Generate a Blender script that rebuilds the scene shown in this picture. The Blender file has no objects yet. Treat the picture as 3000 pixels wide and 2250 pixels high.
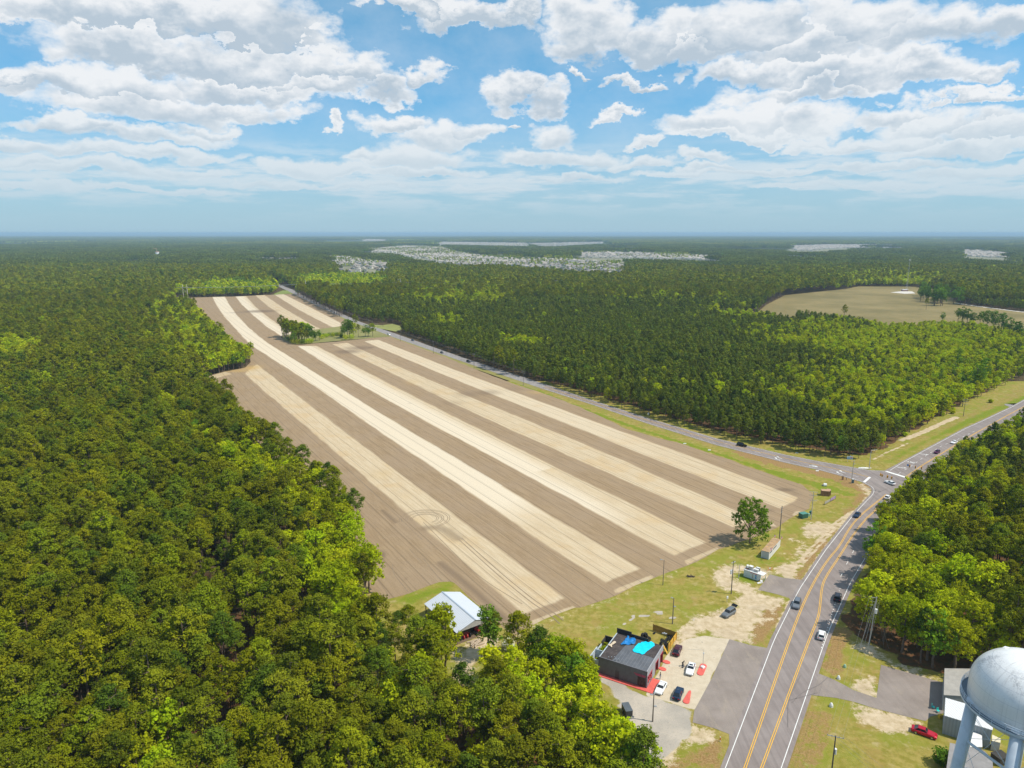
import bpy, bmesh, math, random
import numpy as np
from mathutils import Vector, Matrix
R = math.radians; HAZE = 7.5e-5
random.seed(7); rng = np.random.default_rng(7)
SC = bpy.context.scene
COL = SC.collection

# ------------------------------------------------------------------ camera, world, sun, exposure
F, HY, H = 2040.0, 682.0, 102.0          # focal length and horizon row of a 3000 x 2250 frame, height over the ground
PITCH = math.atan((1125 - HY) / F)
SP, CP = math.sin(PITCH), math.cos(PITCH)
cd = bpy.data.cameras.new('camera'); cam = bpy.data.objects.new('camera', cd); COL.objects.link(cam)
cd.sensor_width = 36; cd.lens = 36 * F / 3000; cd.clip_start = 0.5; cd.clip_end = 90000
cam.location = (0, 0, H); cam.rotation_euler = (R(90) - PITCH, 0, 0)
SC.camera = cam

SUN_EL, SUN_AZ = 57.0, -14.0             # degrees; azimuth counted from +X towards +Y
sd_ = bpy.data.lights.new('sun', 'SUN'); sun = bpy.data.objects.new('sun', sd_); COL.objects.link(sun)
sd_.energy = 4.5; sd_.angle = R(0.55); sd_.color = (1.0, 0.925, 0.80)
sv = Vector((math.cos(R(SUN_EL)) * math.cos(R(SUN_AZ)), math.cos(R(SUN_EL)) * math.sin(R(SUN_AZ)), math.sin(R(SUN_EL))))
sun.rotation_euler = sv.to_track_quat('Z', 'Y').to_euler(); sun.location = (200, 0, 300)
SC.view_settings.view_transform = 'Standard'; SC.view_settings.look = 'None'
SC.view_settings.exposure = 0.0; SC.view_settings.gamma = 1.0
SC.cycles.use_denoising = True
SC.cycles.max_bounces = 4; SC.cycles.diffuse_bounces = 2; SC.cycles.glossy_bounces = 2
SC.cycles.transmission_bounces = 3; SC.cycles.transparent_max_bounces = 4; SC.cycles.volume_bounces = 0
SC.cycles.sample_clamp_indirect = 4

def P2(x, y, z=0.0):
    """point of the scene at height z that the photograph (3000 x 2250) shows at pixel x, y"""
    u = (x - 1500) / F; v = (y - 1125) / F
    t = (H - z) / (v * CP + SP)
    return (u * t, (CP - v * SP) * t)
def project(X, Y, Z):
    d = H - Z; zc = Y * CP + d * SP; yc = d * CP - Y * SP
    return 1500 + F * X / zc, 1125 + F * yc / zc
def GP(pts, z=0.0): return np.array([P2(p[0], p[1], p[2] if len(p) > 2 else z) for p in pts])

# ------------------------------------------------------------------ node helpers
class NT:
    def __init__(s, tree): s.t = tree; s.n = tree.nodes; s.l = tree.links
    def new(s, typ, **kw):
        nd = s.n.new(typ)
        for k, v in kw.items(): setattr(nd, k, v)
        return nd
    def put(s, sock, v):
        if v is None: return
        if hasattr(v, 'is_output') or hasattr(v, 'links'): s.l.new(v, sock)
        else: sock.default_value = v
    def math(s, op, a, b=None, c=None, clamp=False):
        nd = s.new('ShaderNodeMath', operation=op); nd.use_clamp = clamp
        s.put(nd.inputs[0], a); s.put(nd.inputs[1], b); s.put(nd.inputs[2], c)
        return nd.outputs[0]
    def add(s, a, b): return s.math('ADD', a, b)
    def sub(s, a, b): return s.math('SUBTRACT', a, b)
    def mul(s, a, b): return s.math('MULTIPLY', a, b)
    def mx(s, a, b): return s.math('MAXIMUM', a, b)
    def step(s, v, lo, hi, smooth=True):
        nd = s.new('ShaderNodeMapRange'); nd.interpolation_type = 'SMOOTHSTEP' if smooth else 'LINEAR'
        s.put(nd.inputs['Value'], v); nd.inputs['From Min'].default_value = lo; nd.inputs['From Max'].default_value = hi
        return nd.outputs['Result']
    def rng(s, v, a, b, c, d):
        nd = s.new('ShaderNodeMapRange'); s.put(nd.inputs['Value'], v)
        for k, x in zip(('From Min', 'From Max', 'To Min', 'To Max'), (a, b, c, d)): nd.inputs[k].default_value = x
        return nd.outputs['Result']
    def mix(s, f, a, b, blend='MIX'):
        nd = s.new('ShaderNodeMix', data_type='RGBA', blend_type=blend)
        s.put(nd.inputs[0], f); s.put(nd.inputs[6], col4(a)); s.put(nd.inputs[7], col4(b))
        return nd.outputs[2]
    def noise(s, vec, scale, detail=3, rough=0.55, w=None):
        nd = s.new('ShaderNodeTexNoise'); s.put(nd.inputs['Vector'], vec)
        nd.inputs['Scale'].default_value = scale; nd.inputs['Detail'].default_value = detail; nd.inputs['Roughness'].default_value = rough
        return nd.outputs['Fac']
    def attr(s, name):
        nd = s.new('ShaderNodeAttribute', attribute_name=name); return nd.outputs['Fac']
    def pos(s): return s.new('ShaderNodeNewGeometry').outputs['Position']
    def objco(s): return s.new('ShaderNodeTexCoord').outputs['Object']
    def vmul(s, v, m, off=(0, 0, 0), rotz=0.0):
        nd = s.new('ShaderNodeMapping'); s.put(nd.inputs[0], v)
        nd.inputs['Location'].default_value = off; nd.inputs['Rotation'].default_value = (0, 0, rotz); nd.inputs['Scale'].default_value = m
        return nd.outputs[0]
    def xyz(s, v):
        nd = s.new('ShaderNodeSeparateXYZ'); s.put(nd.inputs[0], v); return nd.outputs
    def comb(s, x, y, z):
        nd = s.new('ShaderNodeCombineXYZ'); s.put(nd.inputs[0], x); s.put(nd.inputs[1], y); s.put(nd.inputs[2], z); return nd.outputs[0]
def col4(c): return (c[0], c[1], c[2], 1.0) if isinstance(c, (tuple, list)) and len(c) == 3 else c

def material(name):
    m = bpy.data.materials.new(name); m.use_nodes = True
    nt = NT(m.node_tree); b = m.node_tree.nodes['Principled BSDF']; b.inputs['Roughness'].default_value = 0.9
    return m, nt, b
_mc = {}
def plain(name, c, rough=0.6, metal=0.0, var=0.12, scale=1.5, dirt=None):
    """procedural material of one colour with soft tonal variation, optional dirt colour in patches"""
    if name in _mc: return _mc[name]
    m, nt, b = material(name)
    n = nt.noise(nt.objco(), scale, 4, 0.6)
    k = nt.rng(n, 0.3, 0.7, 1 - var, 1 + var)
    colr = nt.mix(1.0, c, nt.comb(k, k, k), 'MULTIPLY')
    if dirt:
        n2 = nt.noise(nt.vmul(nt.objco(), (1, 1, .35)), scale * 2.3, 5, 0.65)
        colr = nt.mix(nt.mul(nt.step(n2, .5, .72), dirt[3] if len(dirt) > 3 else .6), colr, tuple(dirt[:3]))
    nt.put(b.inputs['Base Color'], colr)
    b.inputs['Roughness'].default_value = rough; b.inputs['Metallic'].default_value = metal
    _mc[name] = m; return m

# ------------------------------------------------------------------ world: Nishita sky under a layer of fair-weather cumulus
w = bpy.data.worlds.new('World'); SC.world = w; w.use_nodes = True
wt = NT(w.node_tree); bg = w.node_tree.nodes['Background']
sky = wt.new('ShaderNodeTexSky', sky_type='NISHITA'); sky.sun_disc = False
sky.sun_elevation = R(SUN_EL); sky.sun_rotation = R(90 - SUN_AZ); sky.altitude = 100
sky.air_density = 1.0; sky.dust_density = 0.6; sky.ozone_density = 2.2
tc = wt.new('ShaderNodeTexCoord').outputs['Generated']
dx, dy, dz = wt.xyz(tc)
AZ = wt.math('ARCTAN2', dx, dy); EL = wt.math('ARCSINE', dz)
def px_dir(x, y):
    u = (x - 1500) / F; v = (y - 1125) / F; d = (u, CP - v * SP, -(v * CP + SP)); L = math.sqrt(sum(c * c for c in d))
    return math.atan2(d[0], d[1]), math.asin(d[2] / L)
BLOBS = [(60, 14, 100, 24), (150, 24, 110, 26), (250, 30, 90, 30), (330, 40, 75, 48), (200, 68, 130, 28), (300, 78, 110, 34), (385, 82, 70, 28), (300, 112, 100, 24), (445, 92, 50, 26), (482, 108, 50, 20), (528, 90, 28, 17), (400, 105, 60, 20),
    (90, 106, 80, 22), (150, 112, 70, 30), (190, 134, 110, 24), (290, 138, 75, 18), (25, 96, 40, 8), (90, 158, 60, 12), (170, 168, 90, 12), (250, 160, 40, 9), (50, 186, 80, 11), (130, 192, 80, 10), (220, 192, 70, 10), (30, 205, 60, 9), (120, 214, 110, 10), (235, 214, 60, 8), (60, 234, 90, 6), (200, 238, 100, 6),
    (375, 212, 55, 14), (430, 214, 50, 10), (510, 200, 66, 24), (460, 192, 30, 12), (545, 172, 60, 20), (590, 165, 34, 18), (495, 152, 46, 16), (520, 218, 80, 9), (440, 232, 100, 6), (340, 230, 60, 6), (520, 8, 60, 14), (590, 22, 75, 20), (640, 14, 36, 16), (415, 156, 10, 6),
    (640, 122, 40, 20), (676, 128, 30, 22), (762, 144, 24, 8), (637, 156, 9, 5), (690, 172, 30, 22), (660, 198, 40, 12), (730, 198, 50, 14), (790, 205, 40, 10), (700, 222, 80, 7), (795, 178, 20, 9), (875, 198, 36, 8), (880, 210, 46, 6),
    (745, 46, 66, 38), (810, 52, 66, 34), (870, 62, 60, 28), (920, 42, 75, 42), (1010, 62, 80, 34), (1070, 40, 80, 40), (1150, 44, 80, 34), (1222, 28, 46, 24), (945, 98, 74, 22), (1040, 100, 90, 30), (1130, 98, 70, 22), (1195, 98, 34, 12), (1010, 120, 90, 14), (785, 98, 30, 8), (1206, 120, 34, 8), (722, 88, 14, 6),
    (880, 156, 62, 22), (950, 152, 50, 24), (1010, 156, 42, 24), (930, 168, 100, 10), (1110, 146, 56, 16), (1170, 156, 60, 18), (1235, 166, 50, 22), (1090, 178, 80, 12), (1190, 186, 80, 12), (1000, 178, 34, 8), (1262, 112, 10, 6), (850, 218, 60, 6), (960, 214, 90, 7), (1090, 206, 90, 8), (1210, 212, 80, 8), (1040, 230, 120, 6), (1230, 236, 80, 5), (600, 238, 60, 5)]
BLOBS = [(a * 2.362, b_ * 2.362, c * 2.362, d * 2.362) for a, b_, c, d in BLOBS]
warp = wt.new('ShaderNodeTexNoise'); warp.inputs['Scale'].default_value = 13; warp.inputs['Detail'].default_value = 6; warp.inputs['Roughness'].default_value = .60
base_v = wt.comb(AZ, wt.mul(EL, 1.5), 0.0); wt.put(warp.inputs['Vector'], base_v)
wx, wy, wz_ = wt.xyz(warp.outputs['Color'])
nv = wt.comb(AZ, wt.mul(EL, 1.7), .3); n0 = wt.noise(nv, 18.0, 7, .56); n1 = wt.noise(wt.comb(AZ, wt.add(wt.mul(EL, 1.7), .012), .3), 18.0, 7, .56); nb = wt.noise(nv, 3.2, 3, .5)
ns = wt.noise(wt.comb(wt.mul(AZ, .9), wt.mul(EL, 6.0), .9), 9.0, 9, .62)
amp = wt.rng(EL, .03, .2, .030, .115)
p = wt.comb(wt.add(AZ, wt.mul(wt.sub(wx, .5), wt.mul(amp, 1.5))), wt.add(EL, wt.mul(wt.sub(wy, .5), amp)), 0.0)
q = None; bv = None
for (bx, by, rx, ry) in BLOBS:
    a, b = px_dir(bx, by); vm = wt.new('ShaderNodeVectorMath', operation='MULTIPLY_ADD'); wt.put(vm.inputs[0], p)
    kx, ky = F / rx * .94, F / ry * .95; vm.inputs[1].default_value = (kx, ky, 0); vm.inputs[2].default_value = (-a * kx, -b * ky, 0)
    ml = wt.new('ShaderNodeVectorMath', operation='MULTIPLY'); wt.l.new(vm.outputs[0], ml.inputs[0]); ml.inputs[1].default_value = (-1, -1.9, 1)
    ab = wt.new('ShaderNodeVectorMath', operation='MAXIMUM'); wt.l.new(vm.outputs[0], ab.inputs[0]); wt.l.new(ml.outputs[0], ab.inputs[1])
    dt = wt.new('ShaderNodeVectorMath', operation='DOT_PRODUCT'); wt.l.new(ab.outputs[0], dt.inputs[0]); wt.l.new(ab.outputs[0], dt.inputs[1])
    if q is None: q, bv = dt.outputs['Value'], vm.outputs[0]; continue
    lt_ = wt.math('LESS_THAN', dt.outputs['Value'], q); mv = wt.new('ShaderNodeMix', data_type='VECTOR'); wt.put(mv.inputs[0], lt_); wt.l.new(bv, mv.inputs[4]); wt.l.new(vm.outputs[0], mv.inputs[5])
    bv = mv.outputs[1]; q = wt.math('SMOOTH_MIN', q, dt.outputs['Value'], .12)
inb = wt.math('SUBTRACT', 1.0, wt.math('MINIMUM', q, 2.2))
back = wt.rng(wt.math('ABSOLUTE', AZ), .75, 1.0, 0, 1); hi = wt.rng(EL, .31, .42, 0, 1)      # cloud cover outside the framed part of the sky
inb = wt.add(inb, wt.mul(wt.mx(back, hi), wt.rng(nb, .40, .62, 0, 1.9)))
low = wt.mul(wt.rng(wt.math('ABSOLUTE', wt.sub(EL, .060)), .02, .062, 1, 0), wt.step(ns, .42, .62))
f0 = wt.add(wt.mul(inb, .9), wt.mul(wt.sub(n0, .5), 1.7)); f0 = wt.mx(wt.sub(f0, .03), wt.sub(wt.mul(low, .50), .10))
ALPHA = wt.step(wt.add(f0, wt.mul(wt.sub(wz_, .5), .35)), -.34, .56)
relief = wt.mul(wt.sub(n0, n1), 3.0); bvy = wt.xyz(bv)[1]
shade = wt.mul(wt.step(wt.add(bvy, wt.mul(wt.sub(wz_, .5), 1.6)), .85, -.55), wt.step(wt.add(inb, wt.mul(wt.sub(nb, .5), 1.2)), -.15, .95))
thick = shade
lum = wt.add(wt.sub(1.0, wt.mul(thick, wt.rng(EL, .05, .17, .22, .60))), wt.mul(relief, wt.rng(EL, .05, .17, .04, .22)))
lum = wt.math('MINIMUM', wt.mx(lum, .50), .99)
cl = wt.mix(wt.rng(lum, .5, .92, 0, 1), (.52, .60, .68), (.94, .94, .945))
tint = wt.mix(wt.rng(EL, 0.0, .29, 0, 1), (.52, .95, 1.32), (.20, 1.12, 1.30))
skyc = wt.mix(1.0, sky.outputs[0], tint, 'MULTIPLY')
skyc = wt.mix(1.0, skyc, (.098, .104, .108), 'MULTIPLY')
hazef = wt.rng(EL, .0, .17, .95, .10)
hz = (.42, .60, .72)
skyh = wt.mix(wt.mul(hazef, .9), skyc, hz)
cloudh = wt.mix(wt.rng(EL, .012, .15, .88, .06), cl, hz)
fin = wt.mix(wt.mul(ALPHA, wt.rng(EL, .0, .05, 0, .94)), skyh, cloudh)
fin = wt.mix(wt.step(EL, -.02, 0.0), (.10, .12, .10), fin)
wt.put(bg.inputs[0], wt.mix(1.0, fin, (9.0, 9.0, 9.0), 'MULTIPLY')); bg.inputs[1].default_value = .111
w.cycles.sampling_method = 'MANUAL'; w.cycles.sample_map_resolution = 512

# ------------------------------------------------------------------ mesh helpers
def link(o, parent=None):
    COL.objects.link(o)
    if parent is not None: o.parent = parent
    return o
def tag(o, label=None, cat=None, group=None, kind=None):
    if label: o['label'] = label
    if cat: o['category'] = cat
    if group: o['group'] = group
    if kind: o['kind'] = kind
    return o
def empty(name, loc, rz=0.0, label=None, cat=None, group=None):
    o = bpy.data.objects.new(name, None); o.location = loc; o.rotation_euler = (0, 0, rz); o.empty_display_size = .5
    COL.objects.link(o); return tag(o, label, cat, group)
def mesh_obj(name, verts, faces, mats, parent=None, mi=None, attrs=None, smooth=False):
    me = bpy.data.meshes.new(name)
    me.from_pydata([tuple(map(float, v)) for v in verts], [], [tuple(map(int, f)) for f in faces])
    for m in (mats if isinstance(mats, (list, tuple)) else [mats]): me.materials.append(m)
    if mi is not None: me.polygons.foreach_set('material_index', np.asarray(mi, dtype=np.int32))
    if smooth: me.polygons.foreach_set('use_smooth', np.ones(len(me.polygons), dtype=bool))
    if attrs:
        for k, v in attrs.items():
            a = me.attributes.new(k, 'FLOAT', 'POINT'); a.data.foreach_set('value', np.asarray(v, dtype=np.float32))
    me.update()
    return link(bpy.data.objects.new(name, me), parent)
class MB:
    """collects shapes into one mesh"""
    def __init__(s): s.v = []; s.f = []; s.m = []
    def quadmesh(s, v, f, m=0):
        b = len(s.v); s.v += [tuple(p) for p in v]; s.f += [tuple(i + b for i in q) for q in f]; s.m += [m] * len(f); return s
    def box(s, cx, cy, cz, sx, sy, sz, m=0, rz=0.0, M=None):
        """box centred in x, y and standing on cz"""
        c, si = math.cos(rz), math.sin(rz); v = []
        for z in (0, sz):
            for (a, b) in ((-1, -1), (1, -1), (1, 1), (-1, 1)):
                x, y = a * sx / 2, b * sy / 2
                p = Vector((cx + x * c - y * si, cy + x * si + y * c, cz + z)); v.append(M @ p if M else p)
        return s.quadmesh(v, [(0, 3, 2, 1), (4, 5, 6, 7), (0, 1, 5, 4), (1, 2, 6, 5), (2, 3, 7, 6), (3, 0, 4, 7)], m)
    def prism(s, poly, z0, z1, m=0, mtop=None):
        n = len(poly); b = len(s.v)
        s.v += [(p[0], p[1], z0) for p in poly] + [(p[0], p[1], z1) for p in poly]
        s.f.append(tuple(b + n + i for i in range(n))); s.m.append(m if mtop is None else mtop)
        s.f.append(tuple(b + i for i in reversed(range(n)))); s.m.append(m)
        for i in range(n):
            j = (i + 1) % n; s.f.append((b + i, b + j, b + n + j, b + n + i)); s.m.append(m)
        return s
    def tube(s, p, q, r0, r1=None, n=8, m=0, caps=True):
        p, q = Vector(p), Vector(q); r1 = r0 if r1 is None else r1
        d = (q - p).normalized(); a = d.orthogonal().normalized(); bb = d.cross(a); b = len(s.v)
        for (c, r) in ((p, r0), (q, r1)):
            for i in range(n):
                t = 2 * math.pi * i / n; s.v.append(tuple(c + (a * math.cos(t) + bb * math.sin(t)) * r))
        for i in range(n):
            j = (i + 1) % n; s.f.append((b + i, b + j, b + n + j, b + n + i)); s.m.append(m)
        if caps:
            s.f.append(tuple(b + n + i for i in range(n))); s.f.append(tuple(b + i for i in reversed(range(n)))); s.m += [m, m]
        return s
    def path(s, pts, r, n=6, m=0):
        for a, b in zip(pts[:-1], pts[1:]): s.tube(a, b, r, r, n, m)
        return s
    def lathe(s, prof, n=32, m=0, c=(0, 0, 0), a0=0.0):
        b = len(s.v); k = len(prof)
        for (r, z) in prof:
            for i in range(n):
                t = a0 + 2 * math.pi * i / n; s.v.append((c[0] + r * math.cos(t), c[1] + r * math.sin(t), c[2] + z))
        for j in range(k - 1):
            for i in range(n):
                i2 = (i + 1) % n; s.f.append((b + j * n + i, b + j * n + i2, b + (j + 1) * n + i2, b + (j + 1) * n + i)); s.m.append(m)
        return s
    def build(s, name, mats, parent=None, smooth=False, loc=None, rz=0.0):
        o = mesh_obj(name, s.v, s.f, mats, parent, s.m, smooth=smooth)
        if loc is not None: o.location = loc; o.rotation_euler = (0, 0, rz)
        return o
def bevel(o, wdt=0.03, seg=2, ang=40):
    md = o.modifiers.new('bevel', 'BEVEL'); md.width = wdt; md.segments = seg; md.limit_method = 'ANGLE'; md.angle_limit = R(ang); return o
def copy_tree(o, parent=None):
    c = o.copy(); COL.objects.link(c)
    if parent is not None: c.parent = parent
    for ch in list(o.children): copy_tree(ch, c)
    return c

# ------------------------------------------------------------------ planar geometry helpers
def inside(P, poly):
    x, y = P[:, 0], P[:, 1]; r = np.zeros(len(P), bool); n = len(poly)
    for i in range(n):
        x1, y1 = poly[i]; x2, y2 = poly[(i + 1) % n]
        if y1 == y2: continue
        c = ((y1 > y) != (y2 > y)) & (x < (x2 - x1) * (y - y1) / (y2 - y1) + x1); r ^= c
    return r
def polydist(P, poly, closed=True):
    d = np.full(len(P), 1e9); n = len(poly)
    for i in range(n if closed else n - 1):
        a = np.array(poly[i]); b = np.array(poly[(i + 1) % n]); ab = b - a; L = (ab ** 2).sum() + 1e-9
        t = np.clip(((P - a) @ ab) / L, 0, 1); q = a + t[:, None] * ab
        d = np.minimum(d, np.hypot(P[:, 0] - q[:, 0], P[:, 1] - q[:, 1]))
    return d
def sdf(P, poly): return np.where(inside(P, poly), 1, -1) * polydist(P, poly)
def vnoise(x, y, s, seed=0):
    x = np.asarray(x) / s; y = np.asarray(y) / s; xi = np.floor(x).astype(int); yi = np.floor(y).astype(int); fx = x - xi; fy = y - yi
    fx = fx * fx * (3 - 2 * fx); fy = fy * fy * (3 - 2 * fy)
    def h(a, b):
        n = (a * 374761393 + b * 668265263 + seed * 974711) & 0x7fffffff; n = ((n ^ (n >> 13)) * 1274126177) & 0x7fffffff
        return (n % 65536) / 65535.0
    return (h(xi, yi) * (1 - fx) + h(xi + 1, yi) * fx) * (1 - fy) + (h(xi, yi + 1) * (1 - fx) + h(xi + 1, yi + 1) * fx) * fy
def clipped_grid(xs, ys, sdv, frame=None):
    """cells of a grid kept where sdv > 0; cells that the line crosses are cut along it. Returns vertices (2-D) as weights on grid nodes"""
    nx, ny = len(xs), len(ys); S = sdv.reshape(ny, nx); V = []; Fc = []; idx = {}
    def node(j, i):
        k = (j, i)
        if k not in idx: idx[k] = len(V); V.append((j * nx + i, j * nx + i, 0.0))
        return idx[k]
    for j in range(ny - 1):
        for i in range(nx - 1):
            c = ((j, i), (j, i + 1), (j + 1, i + 1), (j + 1, i)); s = [S[a] for a in c]
            if min(s) > 0: Fc.append([node(*a) for a in c]); continue
            if max(s) <= 0: continue
            f = []
            for k in range(4):
                a, b = c[k], c[(k + 1) % 4]; sa, sb = s[k], s[(k + 1) % 4]
                if sa > 0: f.append(node(*a))
                if (sa > 0) != (sb > 0):
                    key = (min(a, b), max(a, b))
                    if key not in idx:
                        lo, hi = key; sl, sh = S[lo], S[hi]; idx[key] = len(V); V.append((lo[0] * nx + lo[1], hi[0] * nx + hi[1], sl / (sl - sh)))
                    f.append(idx[key])
            if len(f) >= 3: Fc.append(f)
    V = np.array(V); a = V[:, 0].astype(int); b = V[:, 1].astype(int); t = V[:, 2]
    def samp(arr):
        arr = np.asarray(arr)
        return arr[a] * (1 - t) + arr[b] * t if arr.ndim == 1 else arr[a] * (1 - t)[:, None] + arr[b] * t[:, None]
    return samp, Fc
# ------------------------------------------------------------------ outlines read off the photograph (pixels -> ground points)
FIELD = [(1506, 1864), (1557, 1835), (1687, 1781), (1700, 1782), (1809, 1742), (1860, 1716), (1917, 1695), (2018, 1657), (2109, 1609),
         (2190, 1582), (2275, 1547), (2315, 1518), (2369, 1489), (2378, 1465), (2376, 1446), (2351, 1421), (2279, 1399), (2152, 1352), (2004, 1303),
         (1845, 1260), (1734, 1207), (1589, 1150), (1517, 1130), (1390, 1081), (1300, 1044), (1165, 995), (1143, 986), (1092, 990), (985, 1001), (865, 1010),
         (823, 988), (826, 984), (960, 973), (1000, 958), (1020, 945), (990, 925), (865, 863), (854, 861), (775, 864), (695, 868.5), (597, 870.5), (560, 872),
         (560, 905), (592, 945), (640, 990), (690, 1046, 0), (734, 1053, 0), (733, 1062), (720, 1077), (659, 1089), (610, 1101),
         (575, 1125), (640, 1180), (700, 1250), (770, 1310), (800, 1345), (850, 1410), (930, 1450), (1010, 1520), (1040, 1560), (1055, 1610), (1040, 1650),
         (1060, 1690), (1080, 1730), (1127, 1757), (1202, 1738), (1289, 1706), (1325, 1704), (1362, 1737), (1445, 1813)]
FIELD = GP(FIELD)
# edges of the five light strips (left, right, left, ...), from far to near
EDGES = [
 [(714.6, 1093.7), (1071, 1400), (1202.5, 1513), (1535, 1798.5)],
 [(752.5, 1067.6), (1188, 1400), (1652.8, 1754)],
 [(622, 868.7), (634, 894), (655, 925), (700, 975), (731, 1008), (817, 1064), (933, 1139), (1092, 1251), (1313, 1400), (1398, 1457.5), (1615, 1607), (1774, 1708)],
 [(658.5, 868.7), (672, 893), (694.7, 924), (731, 962), (781.5, 1003), (911.7, 1084), (1103, 1203), (1300, 1320), (1470, 1422), (1615, 1512.7), (1800, 1621), (1873.6, 1666.5)],
 [(690, 868.7), (708, 892), (741.7, 924), (781.5, 957), (828.5, 988), (864.7, 1009.8), (1020, 1107), (1237, 1229), (1517, 1378), (1748.5, 1504), (1880.8, 1577), (1976.7, 1626.8)],
 [(721.8, 868.7), (750, 900), (787, 930), (834, 962), (922.5, 1011), (1020, 1062), (1164.8, 1137), (1350, 1230.4), (1553, 1332), (1700, 1404), (1917, 1511), (2067, 1588.8)],
 [(751.8, 868.7), (785, 897), (825, 924), (875.5, 953.7), (966, 1004), (1092.5, 1067), (1350, 1192.4), (1661.7, 1333), (1850, 1417), (2134, 1540)],
 [(779.7, 867.6), (825, 899), (911.7, 950), (1011, 1001.8), (1164.8, 1073), (1350, 1152), (1661.7, 1281), (1850, 1360), (2163, 1500)],
 [(808.6, 866), (875.5, 908), (980, 962), (1060, 997), (1200, 1056), (1350, 1119), (1700, 1257.9), (2000, 1378), (2224, 1465.8)],
 [(839, 866), (911.7, 902), (1002, 948), (1103, 993.5), (1200, 1032), (1350, 1090), (1700, 1220), (2050, 1347), (2340, 1458.6)]]
EDGES = [GP(e) for e in EDGES]
D0 = (EDGES[0][0] - EDGES[0][-1]); D0 /= np.hypot(*D0); N0 = np.array([D0[1], -D0[0]]); OR0 = EDGES[0][-1].copy()   # along the strips, across them
def so(P): q = np.asarray(P) - OR0; return q @ D0, q @ N0
EDG = []
for e in EDGES:
    s_, o_ = so(e); k = np.argsort(s_); EDG.append((s_[k], o_[k]))
def linterp(x, X, Y):
    r = np.interp(x, X, Y)
    m0 = (Y[1] - Y[0]) / (X[1] - X[0]); m1 = (Y[-1] - Y[-2]) / (X[-1] - X[-2])
    return np.where(x < X[0], Y[0] + (x - X[0]) * m0, np.where(x > X[-1], Y[-1] + (x - X[-1]) * m1, r))
HEADL = GP([(1480, 1822), (1539, 1798), (1651, 1753), (1774, 1708), (1873, 1666), (1977, 1627), (2067, 1589), (2134, 1552), (2200, 1520), (2293, 1486), (2340, 1459), (2360, 1440)])
GAP = GP([(790, 993), (862, 1014), (930, 1013), (1110, 995), (1180, 998), (1180, 975), (1040, 940), (990, 957), (925, 965), (840, 982)])
BAY = GP([(560, 1075), (700, 1100), (716, 1094), (753, 1067), (748, 1040), (690, 1030), (560, 1050)])

# ------------------------------------------------------------------ ground to the horizon
def ground_material():
    m, nt, b = material('earth_and_distant_woodland')
    p = nt.pos(); x, y, z = nt.xyz(p)
    n1 = nt.noise(p, 0.35, 4); n2 = nt.noise(p, 0.0018, 5, 0.6); n3 = nt.noise(p, 0.012, 4, 0.7)
    near = nt.mix(nt.step(n1, .35, .65), (0.070, 0.040, 0.022), (0.105, 0.085, 0.040))
    far = nt.mix(nt.step(n3, .35, .62), (0.050, 0.070, 0.020), (0.120, 0.135, 0.040))
    far = nt.mix(nt.mul(nt.step(n2, .56, .66), .6), far, (0.21, 0.20, 0.09))
    far = nt.mix(nt.mul(nt.step(nt.noise(nt.vmul(p, (1, 1, 1), (900, 77, 0)), 0.0011, 4), .66, .69), .6), far, (0.30, 0.27, 0.18))
    colr = nt.mix(nt.step(y, 1850, 2300), near, far)
    nt.put(b.inputs['Base Color'], colr); b.inputs['Roughness'].default_value = 1.0
    b.inputs['Specular IOR Level'].default_value = 0.1
    return m
gv = []; gf = []
rad = [0, 400, 1500, 4000, 9000, 20000, 40000, 70000]; NA = 48
for r_ in rad[1:]:
    for k in range(NA): gv.append((r_ * math.cos(2 * math.pi * k / NA), 300 + r_ * math.sin(2 * math.pi * k / NA), -0.5))
gf.append(tuple(range(NA)))
for j in range(len(rad) - 2):
    for k in range(NA): gf.append((j * NA + k, j * NA + (k + 1) % NA, (j + 1) * NA + (k + 1) % NA, (j + 1) * NA + k))
gf = [tuple(f) for f in gf[:1]] + [(a, d, c, b_)[::-1] for (a, b_, c, d) in gf[1:]]
tag(mesh_obj('ground', gv, gf, ground_material()), kind='structure')

# ------------------------------------------------------------------ verges and lots: one sheet whose grass, sand and concrete areas follow the photograph
def poly_mask(P, px, soft=3.2, nz=2.5, seed=0, scale=5.0):
    d = sdf(P, GP(px)) + (vnoise(P[:, 0], P[:, 1], scale, seed) - .5) * nz + (vnoise(P[:, 0], P[:, 1], scale * .35, seed + 9) - .5) * nz * .5
    return np.clip(d / soft * .5 + .5, 0, 1)
def line_mask(P, px, wdt, nz=.8, seed=0):
    d = wdt / 2 - polydist(P, GP(px), False) + (vnoise(P[:, 0], P[:, 1], 2.2, seed) - .5) * nz
    return np.clip(d / .8 + .5, 0, 1)
gx = np.arange(-75, 440, 1.0); gy = np.arange(66, 480, 1.0)
GX, GY = np.meshgrid(gx, gy); PG = np.c_[GX.ravel(), GY.ravel()]
def union(*a):
    r = a[0]
    for b in a[1:]: r = np.maximum(r, b)
    return r
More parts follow.
